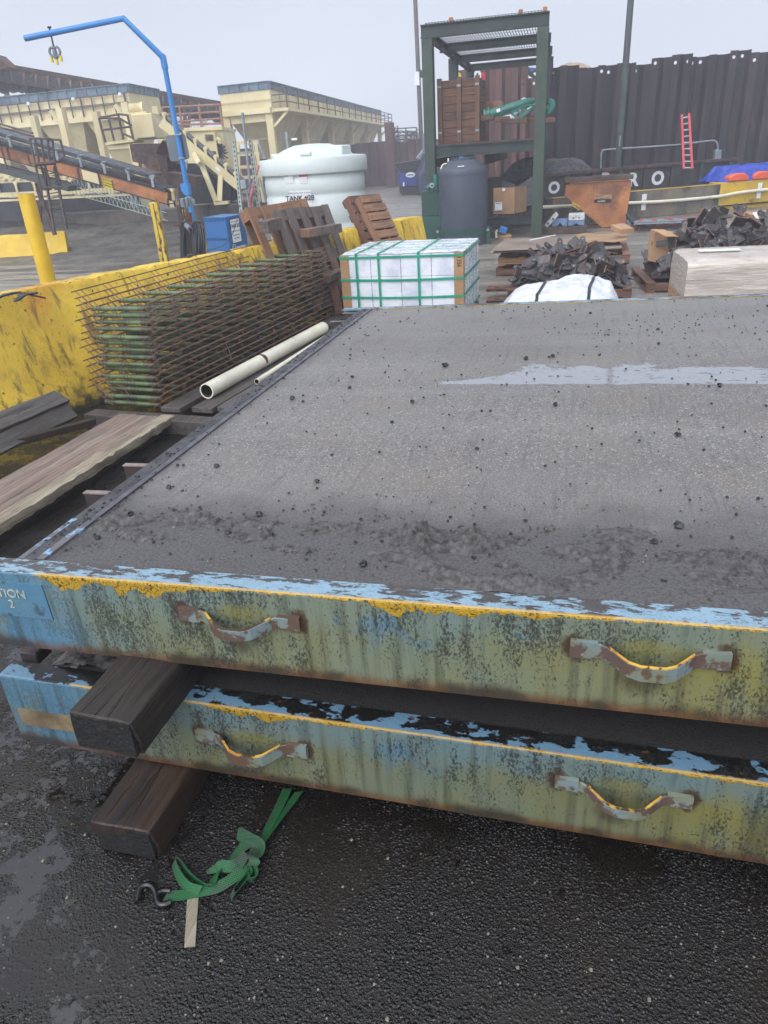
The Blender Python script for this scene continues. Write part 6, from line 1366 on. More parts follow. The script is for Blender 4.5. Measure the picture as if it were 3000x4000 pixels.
# blocks by the rack foot
t = thing('steel_plinth', 'low dark steel base plate beside the right foot of the rack', 'base', D(2200, 900, 15.6)); q = M(); a, b = D(2112, 905, 15.6), D(2290, 898, 15.6); q.box(a.x, b.x, 15.6, 16.2, 0, D(2200, 885, 15.6).z); q.build('plate', X_['rustdk'], t, bevel=.01)
bz = D(2200, 885, 15.6).z + .002
def blockpair(u0, u1, v0, v1, vm, mt1, mt2, label):
    a, b = D(u0, v1, 15.65), D(u1, v1, 15.65); z0_, zm, z1_ = bz, bz + (D(u0, vm, 15.65).z - D(u0, v1, 15.65).z), bz + (D(u0, v0, 15.65).z - D(u0, v1, 15.65).z)
    t = thing('counterweight', label, 'block', ((a.x + b.x) / 2, 15.65, z0_), 'clamp blocks on the steel base')
    q = M()
    q.prism([V((a.x, 15.65, z0_)), V((a.x + (b.x - a.x) * .3, 15.65, z0_)), V((a.x + (b.x - a.x) * .5, 15.65, z0_ + (zm - z0_) * .5)), V((a.x + (b.x - a.x) * .7, 15.65, z0_)), V((b.x, 15.65, z0_)), V((b.x, 15.65, zm - .003)), V((a.x, 15.65, zm - .003))], (0, .3, 0)); q.build('lower_half', mt2, t, bevel=.008)
    if z1_ - zm > .03:
        q = M(); q.box(a.x, b.x, 15.64, 15.96, zm, z1_); o = q.build('upper_half', mt1, t, bevel=.012)
        q = M()
        for f_ in (.3, .65): q.tube([V((a.x + (b.x - a.x) * f_, 15.637, (zm + z1_) / 2 - .01)), V((a.x + (b.x - a.x) * f_, 15.6345, (zm + z1_) / 2 - .01))], .016, 10)
        q.build('bolt_hole', X_['black'], o)
        q = M(); q.box(a.x + (b.x - a.x) * .48, a.x + (b.x - a.x) * .53, 15.7, 15.9, z1_, z1_ + .012); q.build('groove', X_['inkg'], o)
blockpair(2219, 2282, 838, 884, 864, X_['blocky'], X_['bluel'], 'white over blue clamp block, the larger of the two pairs by the rack foot')
blockpair(2157, 2216, 858, 886, 859, X_['bluel'], X_['bluel'], 'low pale blue clamp block next to the white one')
t = thing('clamp_block', 'grey bolted block tilted on its corner against the rack foot', 'block', D(2150, 870, 15.6)); q = M(); q.prism([D(2126, 880, 15.6), D(2137, 890, 15.6), D(2181, 842, 15.6), D(2171, 829, 15.6), D(2160, 840, 15.6)], (0, .2, 0)); q.build('body', X_['blocky'], t, bevel=.008)
q = M()
for u, v in ((2141, 873), (2160, 855)): q.tube([D(u, v, 15.595), D(u, v, 15.59)], .02, 10)
q.build('bolt_hole', X_['black'], t)
# striped mats on a dark pallet
MYp = 15.75
flatpal('dark pallet under the striped grey mats near the low wall', .95, MYp, 1.45, .9, 0, .12)
a, b, c, d = D(2490, 876, MYp - .02), D(2745, 862, MYp), G(2825, 835, .27), G(2478, 850, .27); zm = a.z; t = thing('mat_stack', 'stack of grey mats with red straps and a yellow edge on a dark pallet', 'mat stack', (a + b) / 2)
for k in range(2):
    q = M(); h0, h1 = (-.03, .0) if k == 0 else (.004, .032); q.hexa([p + UP * (h0 - p.z + .17) for p in (a, b, c, d)] + [p + UP * (h1 - p.z + .17) for p in (a, b, c, d)]); q.build('mat', X_['matg'], t, bevel=.004)
q = M(); q.bar(a + UP * (.187 - a.z) + V((0, -.008, 0)), b + UP * (.187 - b.z) + V((0, -.008, 0)), .012, .030); q.build('yellow_edge', X_['yelsign'], t)
for f_ in (.06, .24, .44, .66, .86):
    p, p_ = a + (b - a) * f_, d + (c - d) * f_; q = M(); q.bar(p + UP * (.208 - p.z), p_ + UP * (.208 - p_.z), .07, .008); q.build('red_strap', X_['redink'], t)
q = M()
for k in range(6): q.bar(D(2448 + k * 9, 838 + k * 4, MYp + .2), D(2472 + k * 9, 872 + k * 2, MYp), .05, .03)
tag(q.build('strap_tangle', X_['rubber']), 'tangle of dark straps at the left end of the striped mats', 'straps')

# blue machine far away
t = thing('blue_machine', 'dark blue hopper machine with an oval badge standing far off by the piling wall', 'machine', F(1600, 757, 33)); md = 33.0
slab([F(1564, 675, md), F(1640, 668, md), F(1642, 728, md), F(1562, 730, md)], FWD * 2.2, X_['bluem'], 'body', t, .03)
slab([F(1568, 731, md + .1), F(1640, 729, md + .1), F(1640, 760, md + .1), F(1570, 762, md + .1)], FWD * 2, X_['rubber'], 'chassis', t)
slab([F(1543, 640, md), F(1660, 622, md), F(1640, 655, md), F(1628, 674, md), F(1578, 676, md), F(1566, 660, md)], FWD * 2, X_['black'], 'funnel', t)
q = M(); q.prism([F(1603, 683, md - .02) + RGT * (.20 * math.cos(2 * PI * k / 24)) + UP * (.10 * math.sin(2 * PI * k / 24)) for k in range(24)], FWD * .012); q.build('oval_badge', X_['paper'], t)
q = M(); q.prism([F(1603, 683, md - .04) + RGT * (.16 * math.cos(2 * PI * k / 24)) + UP * (.025 * math.sin(2 * PI * k / 24)) for k in range(24)], FWD * .012); q.build('badge_band', X_['inkg'], t)
slab([F(1574, 712, md - .02), F(1580, 712, md - .02), F(1580, 728, md - .02), F(1574, 728, md - .02)], FWD * .012, X_['paper'], 'reflector', t)
t = thing('tarped_load', 'lumpy load under a dark blue tarp between the blue machine and the rack', 'load', F(1660, 750, 32)); q = M()
q.prism([F(1638, 750, 32), F(1632, 690, 32), F(1650, 640, 32), F(1668, 590, 32), F(1720, 560, 32), F(1730, 750, 32)], FWD * 2.5); q.sub(4).rough(.10, 1.6); q.build('tarp', X_['tarpdk'], t, smooth=80)
slab([F(1628, 618, 33.5), F(1668, 565, 33.5), F(1700, 560, 33.5), F(1690, 640, 33.5)], FWD * .8, X_['galv'], 'pale_chute', t)
q = M(); q.tube([F(1655, 530, 32), F(1668, 500, 32), F(1690, 500, 32), F(1690, 600, 32)], .05, 6); q.tube([F(1655, 530, 32), F(1655, 600, 32)], .05, 6); q.tube([F(1655, 530, 32), F(1690, 530, 32)], .05, 6); q.build('frame', X_['grey'], t)

# trees beyond
def bare_tree(c, h, label, seed, n=5, spread=.5, lo=0.0):
    rr = random.Random(seed); t = thing('bare_tree', label, 'tree', c, 'bare trees beyond the plant'); tr = M(); br = M()
    tr.tube([c, c + UP * h * .45], .10, 7, r1=.06); tr.build('trunk', X_['bark'], t)
    def grow(p, d, ln, r, lv):
        e = p + d * ln; br.tube([p, p + d * ln * .5 + V((rr.uniform(-1, 1), rr.uniform(-1, 1), rr.uniform(-.5, 1))) * ln * .06, e], r, 4, False, r1=r * .5)
        if lv == 0: return
        for k in range(4 if lv > 2 else 3):
            nd = (d + V((rr.uniform(-1, 1), rr.uniform(-1, 1), rr.uniform(-.25, .8))) * spread * 1.3).normalized(); grow(p + d * ln * rr.uniform(.45, 1), nd, ln * rr.uniform(.55, .8), r * .5, lv - 1)
    for k in range(n):
        an = 2 * PI * k / n; grow(c + UP * h * (.3 + .15 * rr.random()), V((math.cos(an) * .6, math.sin(an) * .6, 1)).normalized(), h * .26, .04, 4)
    br.build('crown', X_['bark'], t); return t
p = F(690, 600, 60); bare_tree(V((p.x, p.y, 0)), 5.6, 'wide bare winter tree behind the rusty railing', 1)
p = F(750, 600, 66); bare_tree(V((p.x, p.y, 0)), 6.0, 'smaller bare tree just right of the first bare tree', 2)
def fir(c, h, w, label, seed):
    rr = random.Random(seed); t = thing('evergreen', label, 'tree', c, 'dull evergreens beyond the far piling wall'); q = M(); q.tube([c, c + UP * h * .9], .12, 6, r1=.04); q.build('trunk', X_['bark'], t); q = M()
    for k in range(420):
        z = rr.uniform(.15, 1); an = rr.uniform(0, 2 * PI); r = w * (1.08 - z) * rr.uniform(.3, 1) * (1 + .35 * math.sin(z * 19 + seed)); p = c + V((r * math.cos(an), r * math.sin(an), h * z)); d = V((math.cos(an), math.sin(an), rr.uniform(-.5, .5))) * rr.uniform(.15, .4); s = V((-d.y, d.x, rr.uniform(-.1, .1))) * .45
        q.add([p - s * .5, p + s * .5, p + d + s * .2, p + d * 1.2, p + d - s * .2], [(0, 1, 2, 3, 4)])
    q.build('crown', X_['needle'], t)
for k, (u, vt, w) in enumerate(((1548, 520, 1.2), (1590, 516, 1.0), (1618, 520, 1.1))):
    p = F(u, vt, 56); fir(V((p.x, p.y, 0)), p.z + .1, w, ('left', 'middle', 'right')[k] + ' one of the three dull evergreens above the far piling wall', k + 1)
p = F(30, 500, 48); t = thing('utility_pole', 'dark wooden utility pole with a short crossarm beneath the conveyor gallery', 'pole', V((p.x, p.y, 0))); q = M(); a, b = F(33, 420, 48), F(20, 310, 48); d = b - a; q.tube([a - d * (a.z / d.z), a + d * 1.2], .14, 8); q.build('shaft', X_['railing'], t)
q = M(); q.bar(F(6, 352, 47.9), F(52, 346, 47.9), .1, .12); q.build('crossarm', X_['railing'], t)
# ================================================================== the batching plant on the left
ZB, ZT4 = .70, 4.4                       # footing level, top of the bins
m1 = G(263, 826, .69)
# footing wall and mud bank
FA, FB = G(-600, 868, .69), G(700, 816, .69); FA.z = FB.z = 0; fd = (FB - FA).normalized(); fn = V((fd.y, -fd.x, 0))
if fn.y > 0: fn = -fn
t = thing('footing_wall', 'long low concrete footing wall under the cream bins, mud heaped against it', 'wall', (FA + FB) / 2)
slab([FA, FB, FB + UP * .69, FA + UP * .69], -fn * .8, X_['conc'], 'wall_body', t, .02)
FC, FD = G(705, 814, .69), G(905, 800, .78); FC.z = FD.z = 0
t = thing('footing_block', 'separate concrete footing block right of the hose post, under the inclined conveyor', 'block', (FC + FD) / 2); slab([FC, FD, FD + UP * .80, FC + UP * .72], -fn * 2, X_['conc'], 'block_body', t, .03)
q = M(); fl_ = (FB - FA).length + 6
def bank(i, j):
    p = FA + fd * (i * fl_) + fn * (.02 + j * 8.2); e = noise.fractal(V((p.x * .35, p.y * 1.1, 3)), .85, 2.1, 5)
    k = max(0, 1 - j) ** 3.0; z = .40 * k * min(1, (1 - i) * 6) + e * .10 * min(1, k * 3 + .0) + noise.noise(V((p.x * .5, p.y * 4.2, 1))) * .045 * min(1, 3 * (1 - j))
    return V((p.x, p.y, max(z, -.05) - .012))
q.grid(bank, 150, 90); tag(q.build('mud_bank', X_['mud'], smooth=180), 'rutted wet mud banked against the concrete footing wall', None, kind='structure')
q = M(); q.grid(lambda i, j: (lambda p: V((p.x, p.y, -.03 + max(0, .06 * (1 - i) * min(1, 5 * j, 5 * (1 - j))) + noise.noise(p * 3) * .04)))(G(-200, 1035, 0) + (G(300, 1000, 0) - G(-200, 1035, 0)) * j * 1.05 + V((.1, -.45, 0)) * i + V((0, .25, 0))), 10, 50); tag(q.build('mud_edge', X_['mud'], smooth=180), 'mud squeezed along the foot of the lone yellow barrier', None, kind='structure')

def binblock(name, label, c0, cl, cr, lipz, botz, nb, side, t=None, panel_right=False):
    """c0 nearest corner, cl / cr the far ends of its two faces"""
    t = thing(name, label, 'aggregate bin', V((c0.x, c0.y, 0)))
    f = lambda p, z: V((p.x, p.y, z)); c3 = cl + (cr - c0)
    poly = [c0, cr, c3, cl]
    q = M(); q.hexa([f(p, botz + .20) for p in poly] + [f(p, lipz - .004) for p in poly]); q.build('body', X_['cream'], t)
    q = M(); th = .05
    for i in range(4):
        a, b = poly[i], poly[(i + 1) % 4]; d = (b - a).normalized(); n = V((d.y, -d.x, 0)); 
        if (n.dot(a - (c0 + c3) / 2)) < 0: n = -n
        q.hexa([f(a, lipz) + n * .03, f(b, lipz) + n * .03, f(b, lipz) - n * th, f(a, lipz) - n * th, f(a, ZT4) + n * .03, f(b, ZT4) + n * .03, f(b, ZT4) - n * th, f(a, ZT4) - n * th])
        L_ = (b - a).length; m_ = int(L_ / .42)
        for k in range(m_ + 1): p = a + d * (L_ * k / m_) + n * .045; q.bar(f(p, lipz), f(p, ZT4), .05, .03, n)
        q.bar(f(a, ZT4) + n * .03, f(b, ZT4) + n * .03, .11, .03)
    q.build('grey_lip', X_['lip'], t)
    q = M(); 
    for i in range(4):
        a, b = poly[i], poly[(i + 1) % 4]; q.bar(f(a, botz + .10), f(b, botz + .10), .16, .19)
    q.build('ring_beam', X_['cream'], t)
    return t, f, poly
# ---- left bin
c0, cr, cl = G(494, 327, ZT4), G(616, 350, ZT4), G(0, 380, ZT4)
ud = (cl - c0); ud.z = 0; ud.normalize(); wv_ = (cr - c0); wv_.z = 0
LB = 9.5; cl = c0 + ud * LB
A, f, poly = binblock('aggregate_bin', 'left cream aggregate bin with a grey lip and bar railing along its side', c0, cl, cr, 4.14, 3.33, 5, 0)
nA = V((ud.y, -ud.x, 0))
if nA.dot(wv_) > 0: nA = -nA
rl = M()
for k in range(20): p = c0 + ud * (.12 + k * .47) + nA * .09; rl.bar(f(p, 3.50), f(p, 4.12), .035 if k % 4 else .06, .03, nA)
for z in (3.84, 3.80, 4.11): rl.bar(f(c0 + nA * .09, z), f(c0 + ud * LB + nA * .09, z), .03, .03)
rl.build('side_railing', X_['railing'], A)
for k in range(3):
    p = c0 + ud * (.2 + 2.0 * k) + nA * .22; q = M(); q.lathe([(.01, -.06), (.06, -.05), (.07, 0), (.05, .05)], f(p, 4.08), 12); q.bar(f(p, 4.08), f(p - nA * .15, 4.02), .03, .03); q.build('flood_lamp', X_['paper'], A, smooth=50)
def hopper(par, o, d1, l1, d2, l2, zt, zb_, fr, mat, shf=0):
    f = lambda p, z: V((p.x, p.y, z)); q = M(); P0 = [o, o + d1 * l1, o + d1 * l1 + d2 * l2, o + d2 * l2]; ce = (P0[0] + P0[2]) / 2; P1 = [ce + (p - ce) * fr for p in P0]
    mid = [ce + (p - ce) * (fr + (1 - fr) * .45) for p in P0]
    q.hexa([f(p, zb_) for p in P1] + [f(p, zt) for p in P0])
    for i in range(4):
        a, b = mid[i], mid[(i + 1) % 4]; q.bar(f(a, zb_ + (zt - zb_) * .45), f(b, zb_ + (zt - zb_) * .45), .07, .06)
    return q.build('hopper', mat, par)
wl = wv_.length; wdir = wv_.normalized()
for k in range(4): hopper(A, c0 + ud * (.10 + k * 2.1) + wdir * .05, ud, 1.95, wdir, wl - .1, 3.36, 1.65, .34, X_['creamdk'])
# bin columns, standing on the footing wall
for u, v, w in ((72, 832, .20), (325, 815, .20), (568, 802, .20), (-190, 850, .2)):
    b = G(u, v, ZB); q = M(); q.bar(V((b.x, b.y, ZB - .02)), V((b.x, b.y, 3.34)), w, w, nA); o = q.build('column', X_['cream'], A)
    q = M(); q.bar(V((b.x, b.y, ZB)) - ud * .18, V((b.x, b.y, ZB)) + ud * .18, .34, .03); q.build('foot_plate', X_['cream'], o)
    q = M(); q.bar(V((b.x, b.y, 2.8)) , V((b.x, b.y, 3.3)) + ud * .35, .09, .09); q.build('knee_brace', X_['creamdk'], o)
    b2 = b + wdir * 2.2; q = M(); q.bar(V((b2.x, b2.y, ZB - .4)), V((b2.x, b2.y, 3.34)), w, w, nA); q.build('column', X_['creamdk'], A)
# ---- right bin
c0, cl, cr = G(1047, 317, ZT4), G(854, 338, ZT4), G(1486, 433, ZT4)
Bn, f, poly = binblock('aggregate_bin', 'right cream aggregate bin on legs with a walkway along its long side', c0, cl, cr, 4.13, 3.33, 5, 0)
vd = (cr - c0); vd.z = 0; LBB = vd.length; vd.normalize(); hd = (cl - c0); hd.z = 0; HB = hd.length; hd.normalize(); nB = -hd
q = M(); q.bar(f(c0 - vd * .06 + hd * -.02, 3.80), f(cl - vd * .06, 3.80), .03, .02); q.build('plate_seam', X_['creamdk'], Bn)
wk = .75; q = M(); P4 = [c0 + nB * .09, c0 + nB * wk - vd * -.0, cr + nB * wk + vd * .9, cr + nB * .09 + vd * .9]
q.hexa([f(p, 3.36) for p in P4] + [f(p, 3.47) for p in P4]); q.build('walkway', X_['cream'], Bn)
rl = M(); nP = 17
for k in range(nP): p = c0 + nB * (wk - .04) + vd * ((LBB + .85) * k / (nP - 1)); rl.bar(f(p, 3.47), f(p, 4.16), .045, .045, vd)
for z in (3.68, 3.92, 4.15): rl.bar(f(c0 + nB * (wk - .04), z), f(cr + nB * (wk - .04) + vd * .85, z), .035, .04)
for z in (3.68, 3.92, 4.15): rl.bar(f(c0 + nB * .1, z), f(c0 + nB * (wk - .04), z), .04, .04)
for z in (3.68, 3.92, 4.15): rl.bar(f(cr + nB * (wk - .04) + vd * .85, z), f(cr - nB * .3 + vd * .85, z), .04, .04)
rl.build('walkway_railing', X_['railing'], Bn)
nn_ = 22
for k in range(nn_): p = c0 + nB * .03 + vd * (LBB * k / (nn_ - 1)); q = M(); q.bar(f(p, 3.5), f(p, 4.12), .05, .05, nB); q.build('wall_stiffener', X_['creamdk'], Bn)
NBAY = 5; bl_ = LBB / NBAY
for k in range(NBAY):
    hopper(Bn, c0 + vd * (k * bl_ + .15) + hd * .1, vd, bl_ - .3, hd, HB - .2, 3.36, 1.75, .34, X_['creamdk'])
for k in range(NBAY + 1):
    for s, mt in ((0, 'cream'), (1, 'creamdk')):
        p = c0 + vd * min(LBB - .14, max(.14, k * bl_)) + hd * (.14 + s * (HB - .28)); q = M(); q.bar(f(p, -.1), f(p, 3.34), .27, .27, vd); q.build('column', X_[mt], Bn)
    p = c0 + vd * min(LBB - .14, max(.14, k * bl_)); q = M(); q.bar(f(p + nB * .0, 2.85), f(p + nB * wk * .9, 3.36), .09, .09); q.build('walkway_brace', X_['cream'], Bn)
q = M(); q.bar(f(c0 + vd * .2 + hd * .14, 3.2), f(cl + vd * .2 - hd * .14, 3.2), .18, .28); q.build('end_beam', X_['cream'], Bn)
p = cr + vd * .5 + nB * .1; q = M(); q.tube([f(p, 0), f(p, .75)], .16, 12); q.build('white_drum', X_['paper'], Bn, smooth=50)
q = M()
for s in (0, .5): q.tube([f(p + nB * (s + .6) , 0), f(p + nB * (s + .6), 3.4)], .035, 6)
for k in range(11): q.tube([f(p + nB * .6, .3 + k * .3), f(p + nB * 1.1, .3 + k * .3)], .025, 5)
q.build('access_ladder', X_['railing'], Bn)
q = M()
for k in range(3):
    p = c0 + vd * (LBB * (.25 + .25 * k)) + hd * HB * .5; q.bar(f(p - vd * 2.0, 1.2), f(p + vd * 2.0, 1.2), .9, .25)
q.build('belt_frame', X_['belt'], Bn)

# ---- rusty conveyor gallery high behind
t = thing('conveyor_gallery', 'long rusty lattice conveyor gallery sloping behind the cream bins', 'conveyor', F(400, 600, 33)); fr = M()
p0, p1 = F(-60, 245, 31), F(905, 412, 38); b0, b1 = F(-60, 302, 31), F(905, 446, 38); n = 24
back = FWD * 1.2
for o in (V((0, 0, 0)), back):
    cx_ = M(); fr.bar(p0 + o, p1 + o, .16, .16); fr.bar(b0 + o, b1 + o, .16, .14)
    for k in range(n + 1):
        s = k / n; a, b = p0 + (p1 - p0) * s + o, b0 + (b1 - b0) * s + o; cx_.bar(a, b, .16, .08, FWD)
        if k < n: c = p0 + (p1 - p0) * ((k + 1) / n) + o; cx_.bar(b, c, .09, .06, FWD)
    cx_.build('lacing', X_['railrust'], t)
fr.build('chords', X_['rustdk'], t)
q = M(); m0, m1_ = p0 * .35 + b0 * .65 + back * .5, p1 * .35 + b1 * .65 + back * .5; q.bar(m0, m1_, 1.0, .35); q.build('belt', X_['belt'], t)
q = M()
for k in range(34):
    s = k / 33; a = b0 + (b1 - b0) * s - UP * .18 + back * .4; q.bar(a, a + (b1 - b0) * .018 - UP * .05, .5, .30 + .12 * math.sin(k * 1.7))
q.build('return_belt', X_['black'], t)
slab([F(-20, 210, 30.9), F(36, 262, 30.9), F(20, 268, 30.9), F(-20, 266, 30.9)], FWD * .9, X_['rust'], 'hood', t)
for u in (735,):
    q = M(); a, b = F(752, 395, 35.5), F(722, 560, 35.5); q.bar(a, b, .14, .14, FWD); q.bar(F(722, 400, 35.5), F(722, 560, 35.5), .14, .14, FWD); q.bar(F(668, 425, 35.5), F(672, 540, 35.5), .2, .2, FWD); q.build('trestle', X_['rustdk'], t)

# ---- rusty railing on the platform between the bins
t = thing('platform_rail', 'rusty orange handrail on the platform between the two cream bins', 'railing', F(750, 500, 27)); q = M(); dd_ = 26
for (u0, v0), (u1, v1) in (((635, 420), (865, 408)), ((640, 450), (868, 436)), ((645, 480), (868, 462)), ((690, 488), (870, 482))): q.tube([F(u0, v0, dd_), F(u1, v1, dd_)], .035, 6)
for (u0, v0), (u1, v1) in (((632, 418), (648, 500)), ((775, 412), (790, 505)), ((858, 408), (871, 500)), ((700, 416), (712, 500))): q.tube([F(u0, v0, dd_), F(u1, v1, dd_)], .04, 6)
q.build('rails', X_['railrust'], t)

# ---- control house / feeder between bins
t = thing('screen_house', 'cream machine house with louvred panels between the two bins', 'machine house', F(780, 620, 25))
slab([F(706, 508, 25), F(866, 500, 25), F(905, 720, 25), F(905, 790, 25), F(760, 790, 25), F(715, 640, 25)], FWD * 2.5, X_['cream'], 'wall', t)
slab([F(700, 500, 24.9), F(868, 494, 24.9), F(869, 507, 24.9), F(702, 513, 24.9)], FWD * 2.7, X_['cream'], 'roof_edge', t)
s1 = slab([F(795, 522, 24.4), F(838, 515, 24.4), F(855, 617, 24.4), F(805, 622, 24.4)], FWD * .5, X_['cream'], 'louvre_box', t)
for (ua, va, ub, vb, dd) in ((802, 525, 805, 550, 3.4), (815, 590, 818, 610, 3.2)):
    q = M()
    for k in range(9): q.bar(F(ua + k * dd, va, 24.38), F(ub + k * dd, vb, 24.38), .014, .02, FWD)
    q.build('louvre', X_['railing'], s1)
q = M()
for k in range(26): an = k * .41; c = F(858, 598, 24.5); q.bar(c, c + V((math.cos(an), 0, math.sin(an))) * R.uniform(.15, .3), .05, .03)
q.build('belt_scraper', X_['rubber'], t)
q = M(); q.tube([F(846, 540, 24.4), F(858, 548, 24.4), F(860, 560, 24.4)], .06, 8); q.build('vent_pipe', X_['cream'], t)
# feeder box with motor
t = thing('drive_box', 'cream drive box with a round motor on top at the head of the inclined conveyor', 'drive unit', F(560, 540, 20)); dz = 19.5
slab([F(508, 446, dz), F(592, 441, dz), F(608, 536, dz), F(527, 544, dz)], FWD * 1.2, X_['cream'], 'casing', t, .02)
slab([F(592, 441, dz + .02), F(612, 452, dz + .5), F(640, 500, dz + .8), F(646, 538, dz + .6), F(610, 538, dz + .02)], FWD * .8, X_['cream'], 'hood', t)
q = M(); a, b = F(508, 428, dz + .5), F(552, 424, dz + .5); q.tube([a, b], .125, 16); o = q.build('motor', X_['cream'], t, smooth=40); q = M()
for k in range(9): c = a + (b - a) * (k / 9); q.tube([c, c + (b - a) * .03], .134, 16)
q.build('cooling_fins', X_['creamdk'], o); q = M(); q.tube([b, b + (b - a) * .22], .14, 16); q.build('fan_cowl', X_['cream'], o, smooth=50)
q = M(); q.bar(F(500, 446, dz + .5), F(580, 440, dz + .5), .4, .04); q.build('motor_plate', X_['cream'], t)
# platform under the drive box
t = thing('drive_platform', 'small cream platform with brown railings left of the drive box', 'platform', F(460, 560, 19.3)); dq = 19.2
slab([F(408, 556, dq), F(495, 545, dq), F(523, 545, dq), F(523, 553, dq), F(412, 567, dq)], FWD * .9, X_['cream'], 'deck', t)
q = M()
for a, b in (((386, 462), (412, 556)), ((424, 462), (446, 550)), ((462, 448), (482, 545)), ((498, 450), (521, 545)), ((386, 462), (465, 462)), ((386, 460), (465, 446)), ((465, 446), (500, 450)), ((398, 508), (508, 495)), ((468, 463), (515, 490)), ((478, 520), (520, 540))): q.tube([F(a[0], a[1], dq), F(b[0], b[1], dq)], .026, 6)
q.build('railing', X_['railing'], t)
# inclined cream conveyor
t = thing('inclined_conveyor', 'cream inclined belt conveyor running down to the right behind the sign plate', 'conveyor', F(800, 650, 18)); dc0, dc1 = 18.6, 18.6
a0, a1 = F(628, 478, dc0), F(945, 738, dc1); bw = FWD * .75
for o in (V((0, 0, 0)), bw): q = M(); q.bar(a0 + o, a1 + o, .05, .19); q.build('stringer', X_['cream'], t)
q = M(); q.bar(a0 + bw * .5 + UP * .17, a1 + bw * .5 + UP * .17, .7, .03); q.bar(a0 + bw * .5 - UP * .12, a1 + bw * .5 - UP * .12, .7, .03); q.build('belt', X_['belt'], t)
for k in range(8):
    c = a0 + (a1 - a0) * (.06 + k * .125); q = M(); q.bar(c + UP * .05, c + UP * .26 + bw * -.02, .05, .04, FWD); q.tube([c + UP * .24, c + UP * .24 + bw * .28], .05, 10); q.build('idler', X_['cream'], t, smooth=50)
q = M()
for a, b in (((775, 610), (845, 788)), ((862, 688), (858, 788)), ((760, 600), (780, 640))): q.bar(F(a[0], a[1], 18.6), F(b[0], b[1], 18.3), .11, .09, FWD)
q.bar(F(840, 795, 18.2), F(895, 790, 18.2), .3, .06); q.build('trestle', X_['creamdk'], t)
q = M(); q.prism([F(842, 648, 17.9), F(858, 660, 17.9), F(858, 672, 17.9), F(842, 660, 17.9)], FWD * .01); q.build('sticker', X_['paper'], t)
# dark chute under the drive box
t = thing('feed_chute', 'dark brown steel chute with an orange rust cap under the drive box', 'chute', F(600, 640, 19)); dk_ = 18.9
slab([F(505, 562, dk_), F(640, 560, dk_ + .2), F(660, 640, dk_), F(655, 720, dk_), F(640, 735, dk_), F(560, 640, dk_), F(518, 632, dk_)], FWD * 1.2, X_['rustdk'], 'body', t)
slab([F(606, 598, dk_ - .1), F(634, 548, dk_ - .1), F(656, 552, dk_ + .3), F(676, 606, dk_ + .3), F(650, 608, dk_ - .1)], FWD * .6, X_['rust'], 'cap', t)
slab([F(610, 602, dk_ - .08), F(650, 610, dk_ - .08), F(690, 640, dk_ + .3), F(660, 705, dk_), F(648, 700, dk_)], FWD * .5, X_['rustdk'], 'spout', t)
slab([F(652, 672, 17.4), F(765, 690, 17.6), F(765, 730, 17.6), F(655, 735, 17.4)], FWD * .8, X_['rustdk'], 'tail_box', t)
q = M()
for a, b in (((547, 622), (549, 675)), ((549, 672), (620, 643)), ((620, 643), (622, 690))): q.bar(F(a[0], a[1], 18.0), F(b[0], b[1], 18.0), .06, .05, FWD)
q.build('support_frame', X_['rust'], t)
slab([F(690, 640, 19.5), F(780, 640, 19.5), F(900, 740, 18.5), F(900, 790, 18.5), F(700, 800, 18.5)], FWD * 1.5, X_['black'], 'skirt', t)
q = M()
for k in range(5): q.tube([F(722, 632 + k * 6, 18), F(732, 631 + k * 6, 18)], .045, 8)
q.build('spring', X_['galv'], t)
# ---- orange belt conveyor in front
t = thing('orange_conveyor', 'rusty orange belt conveyor sloping down across the front of the left bin', 'conveyor', F(400, 700, 17)); d0_, d1_ = 17.6, 16.6
a0, a1 = F(-80, 568, d0_), F(655, 775, d1_); bw = FWD * .7
lf = lambda s, dz=0, o=0: a0 + (a1 - a0) * s + UP * dz + FWD * o
q = M(); q.bar(lf(0), lf(1), .05, .22); q.build('stringer', X_['rustor'], t); q = M(); q.bar(lf(0, 0, .7), lf(1, 0, .7), .05, .22); q.build('stringer', X_['rustor'], t)
q = M(); q.bar(lf(0, .135), lf(1, .135), .08, .03); q.bar(lf(0, -.12), lf(1, -.12), .07, .02); q.build('flange', X_['rubber'], t)
q = M(); q.bar(lf(0, .38, .35), lf(.93, .38, .35), .75, .025); q.bar(lf(0, .345, .02), lf(.93, .345, .02), .05, .075); q.bar(lf(0, .19, .35), lf(1, .19, .35), .6, .02); q.build('belt', X_['belt'], t)
for k in range(8):
    s = .06 + k * .125; q = M(); c = lf(s, .15, -.03); q.bar(c, c + UP * .18, .05, .03, FWD); q.tube([c + UP * .19, c + UP * .19 + FWD * .14], .05, 10); q.build('idler', X_['galv'], t, smooth=50)
s0 = .555; q = M(); q.hexa([lf(s0, -.10, -.035), lf(s0 + .085, -.10, -.035), lf(s0 + .085, -.10, -.028), lf(s0, -.10, -.028), lf(s0, .10, -.035), lf(s0 + .085, .10, -.035), lf(s0 + .085, .10, -.028), lf(s0, .10, -.028)]); q.build('patch_plate', X_['cream'], t)
for s in (.16, .27, .535, .645): q = M(); q.bar(lf(s, -.11, -.03), lf(s, .12, -.03), .04, .02, FWD); q.build('stiffener', X_['rustdk'], t)
q = M(); q.bar(lf(0, -.34, -.1), lf(.50, -.32, -.1), .5, .10); q.build('walkway', X_['rib'], t)
q = M()
for s in (.0, .16): q.tube([lf(s, -.3, -.3), lf(s, .58, -.3)], .02, 6)
for z in (.58, .52): q.tube([lf(0, z, -.3), lf(.36, z, -.3)], .022, 6)
q.build('handrail', X_['railing'], t)
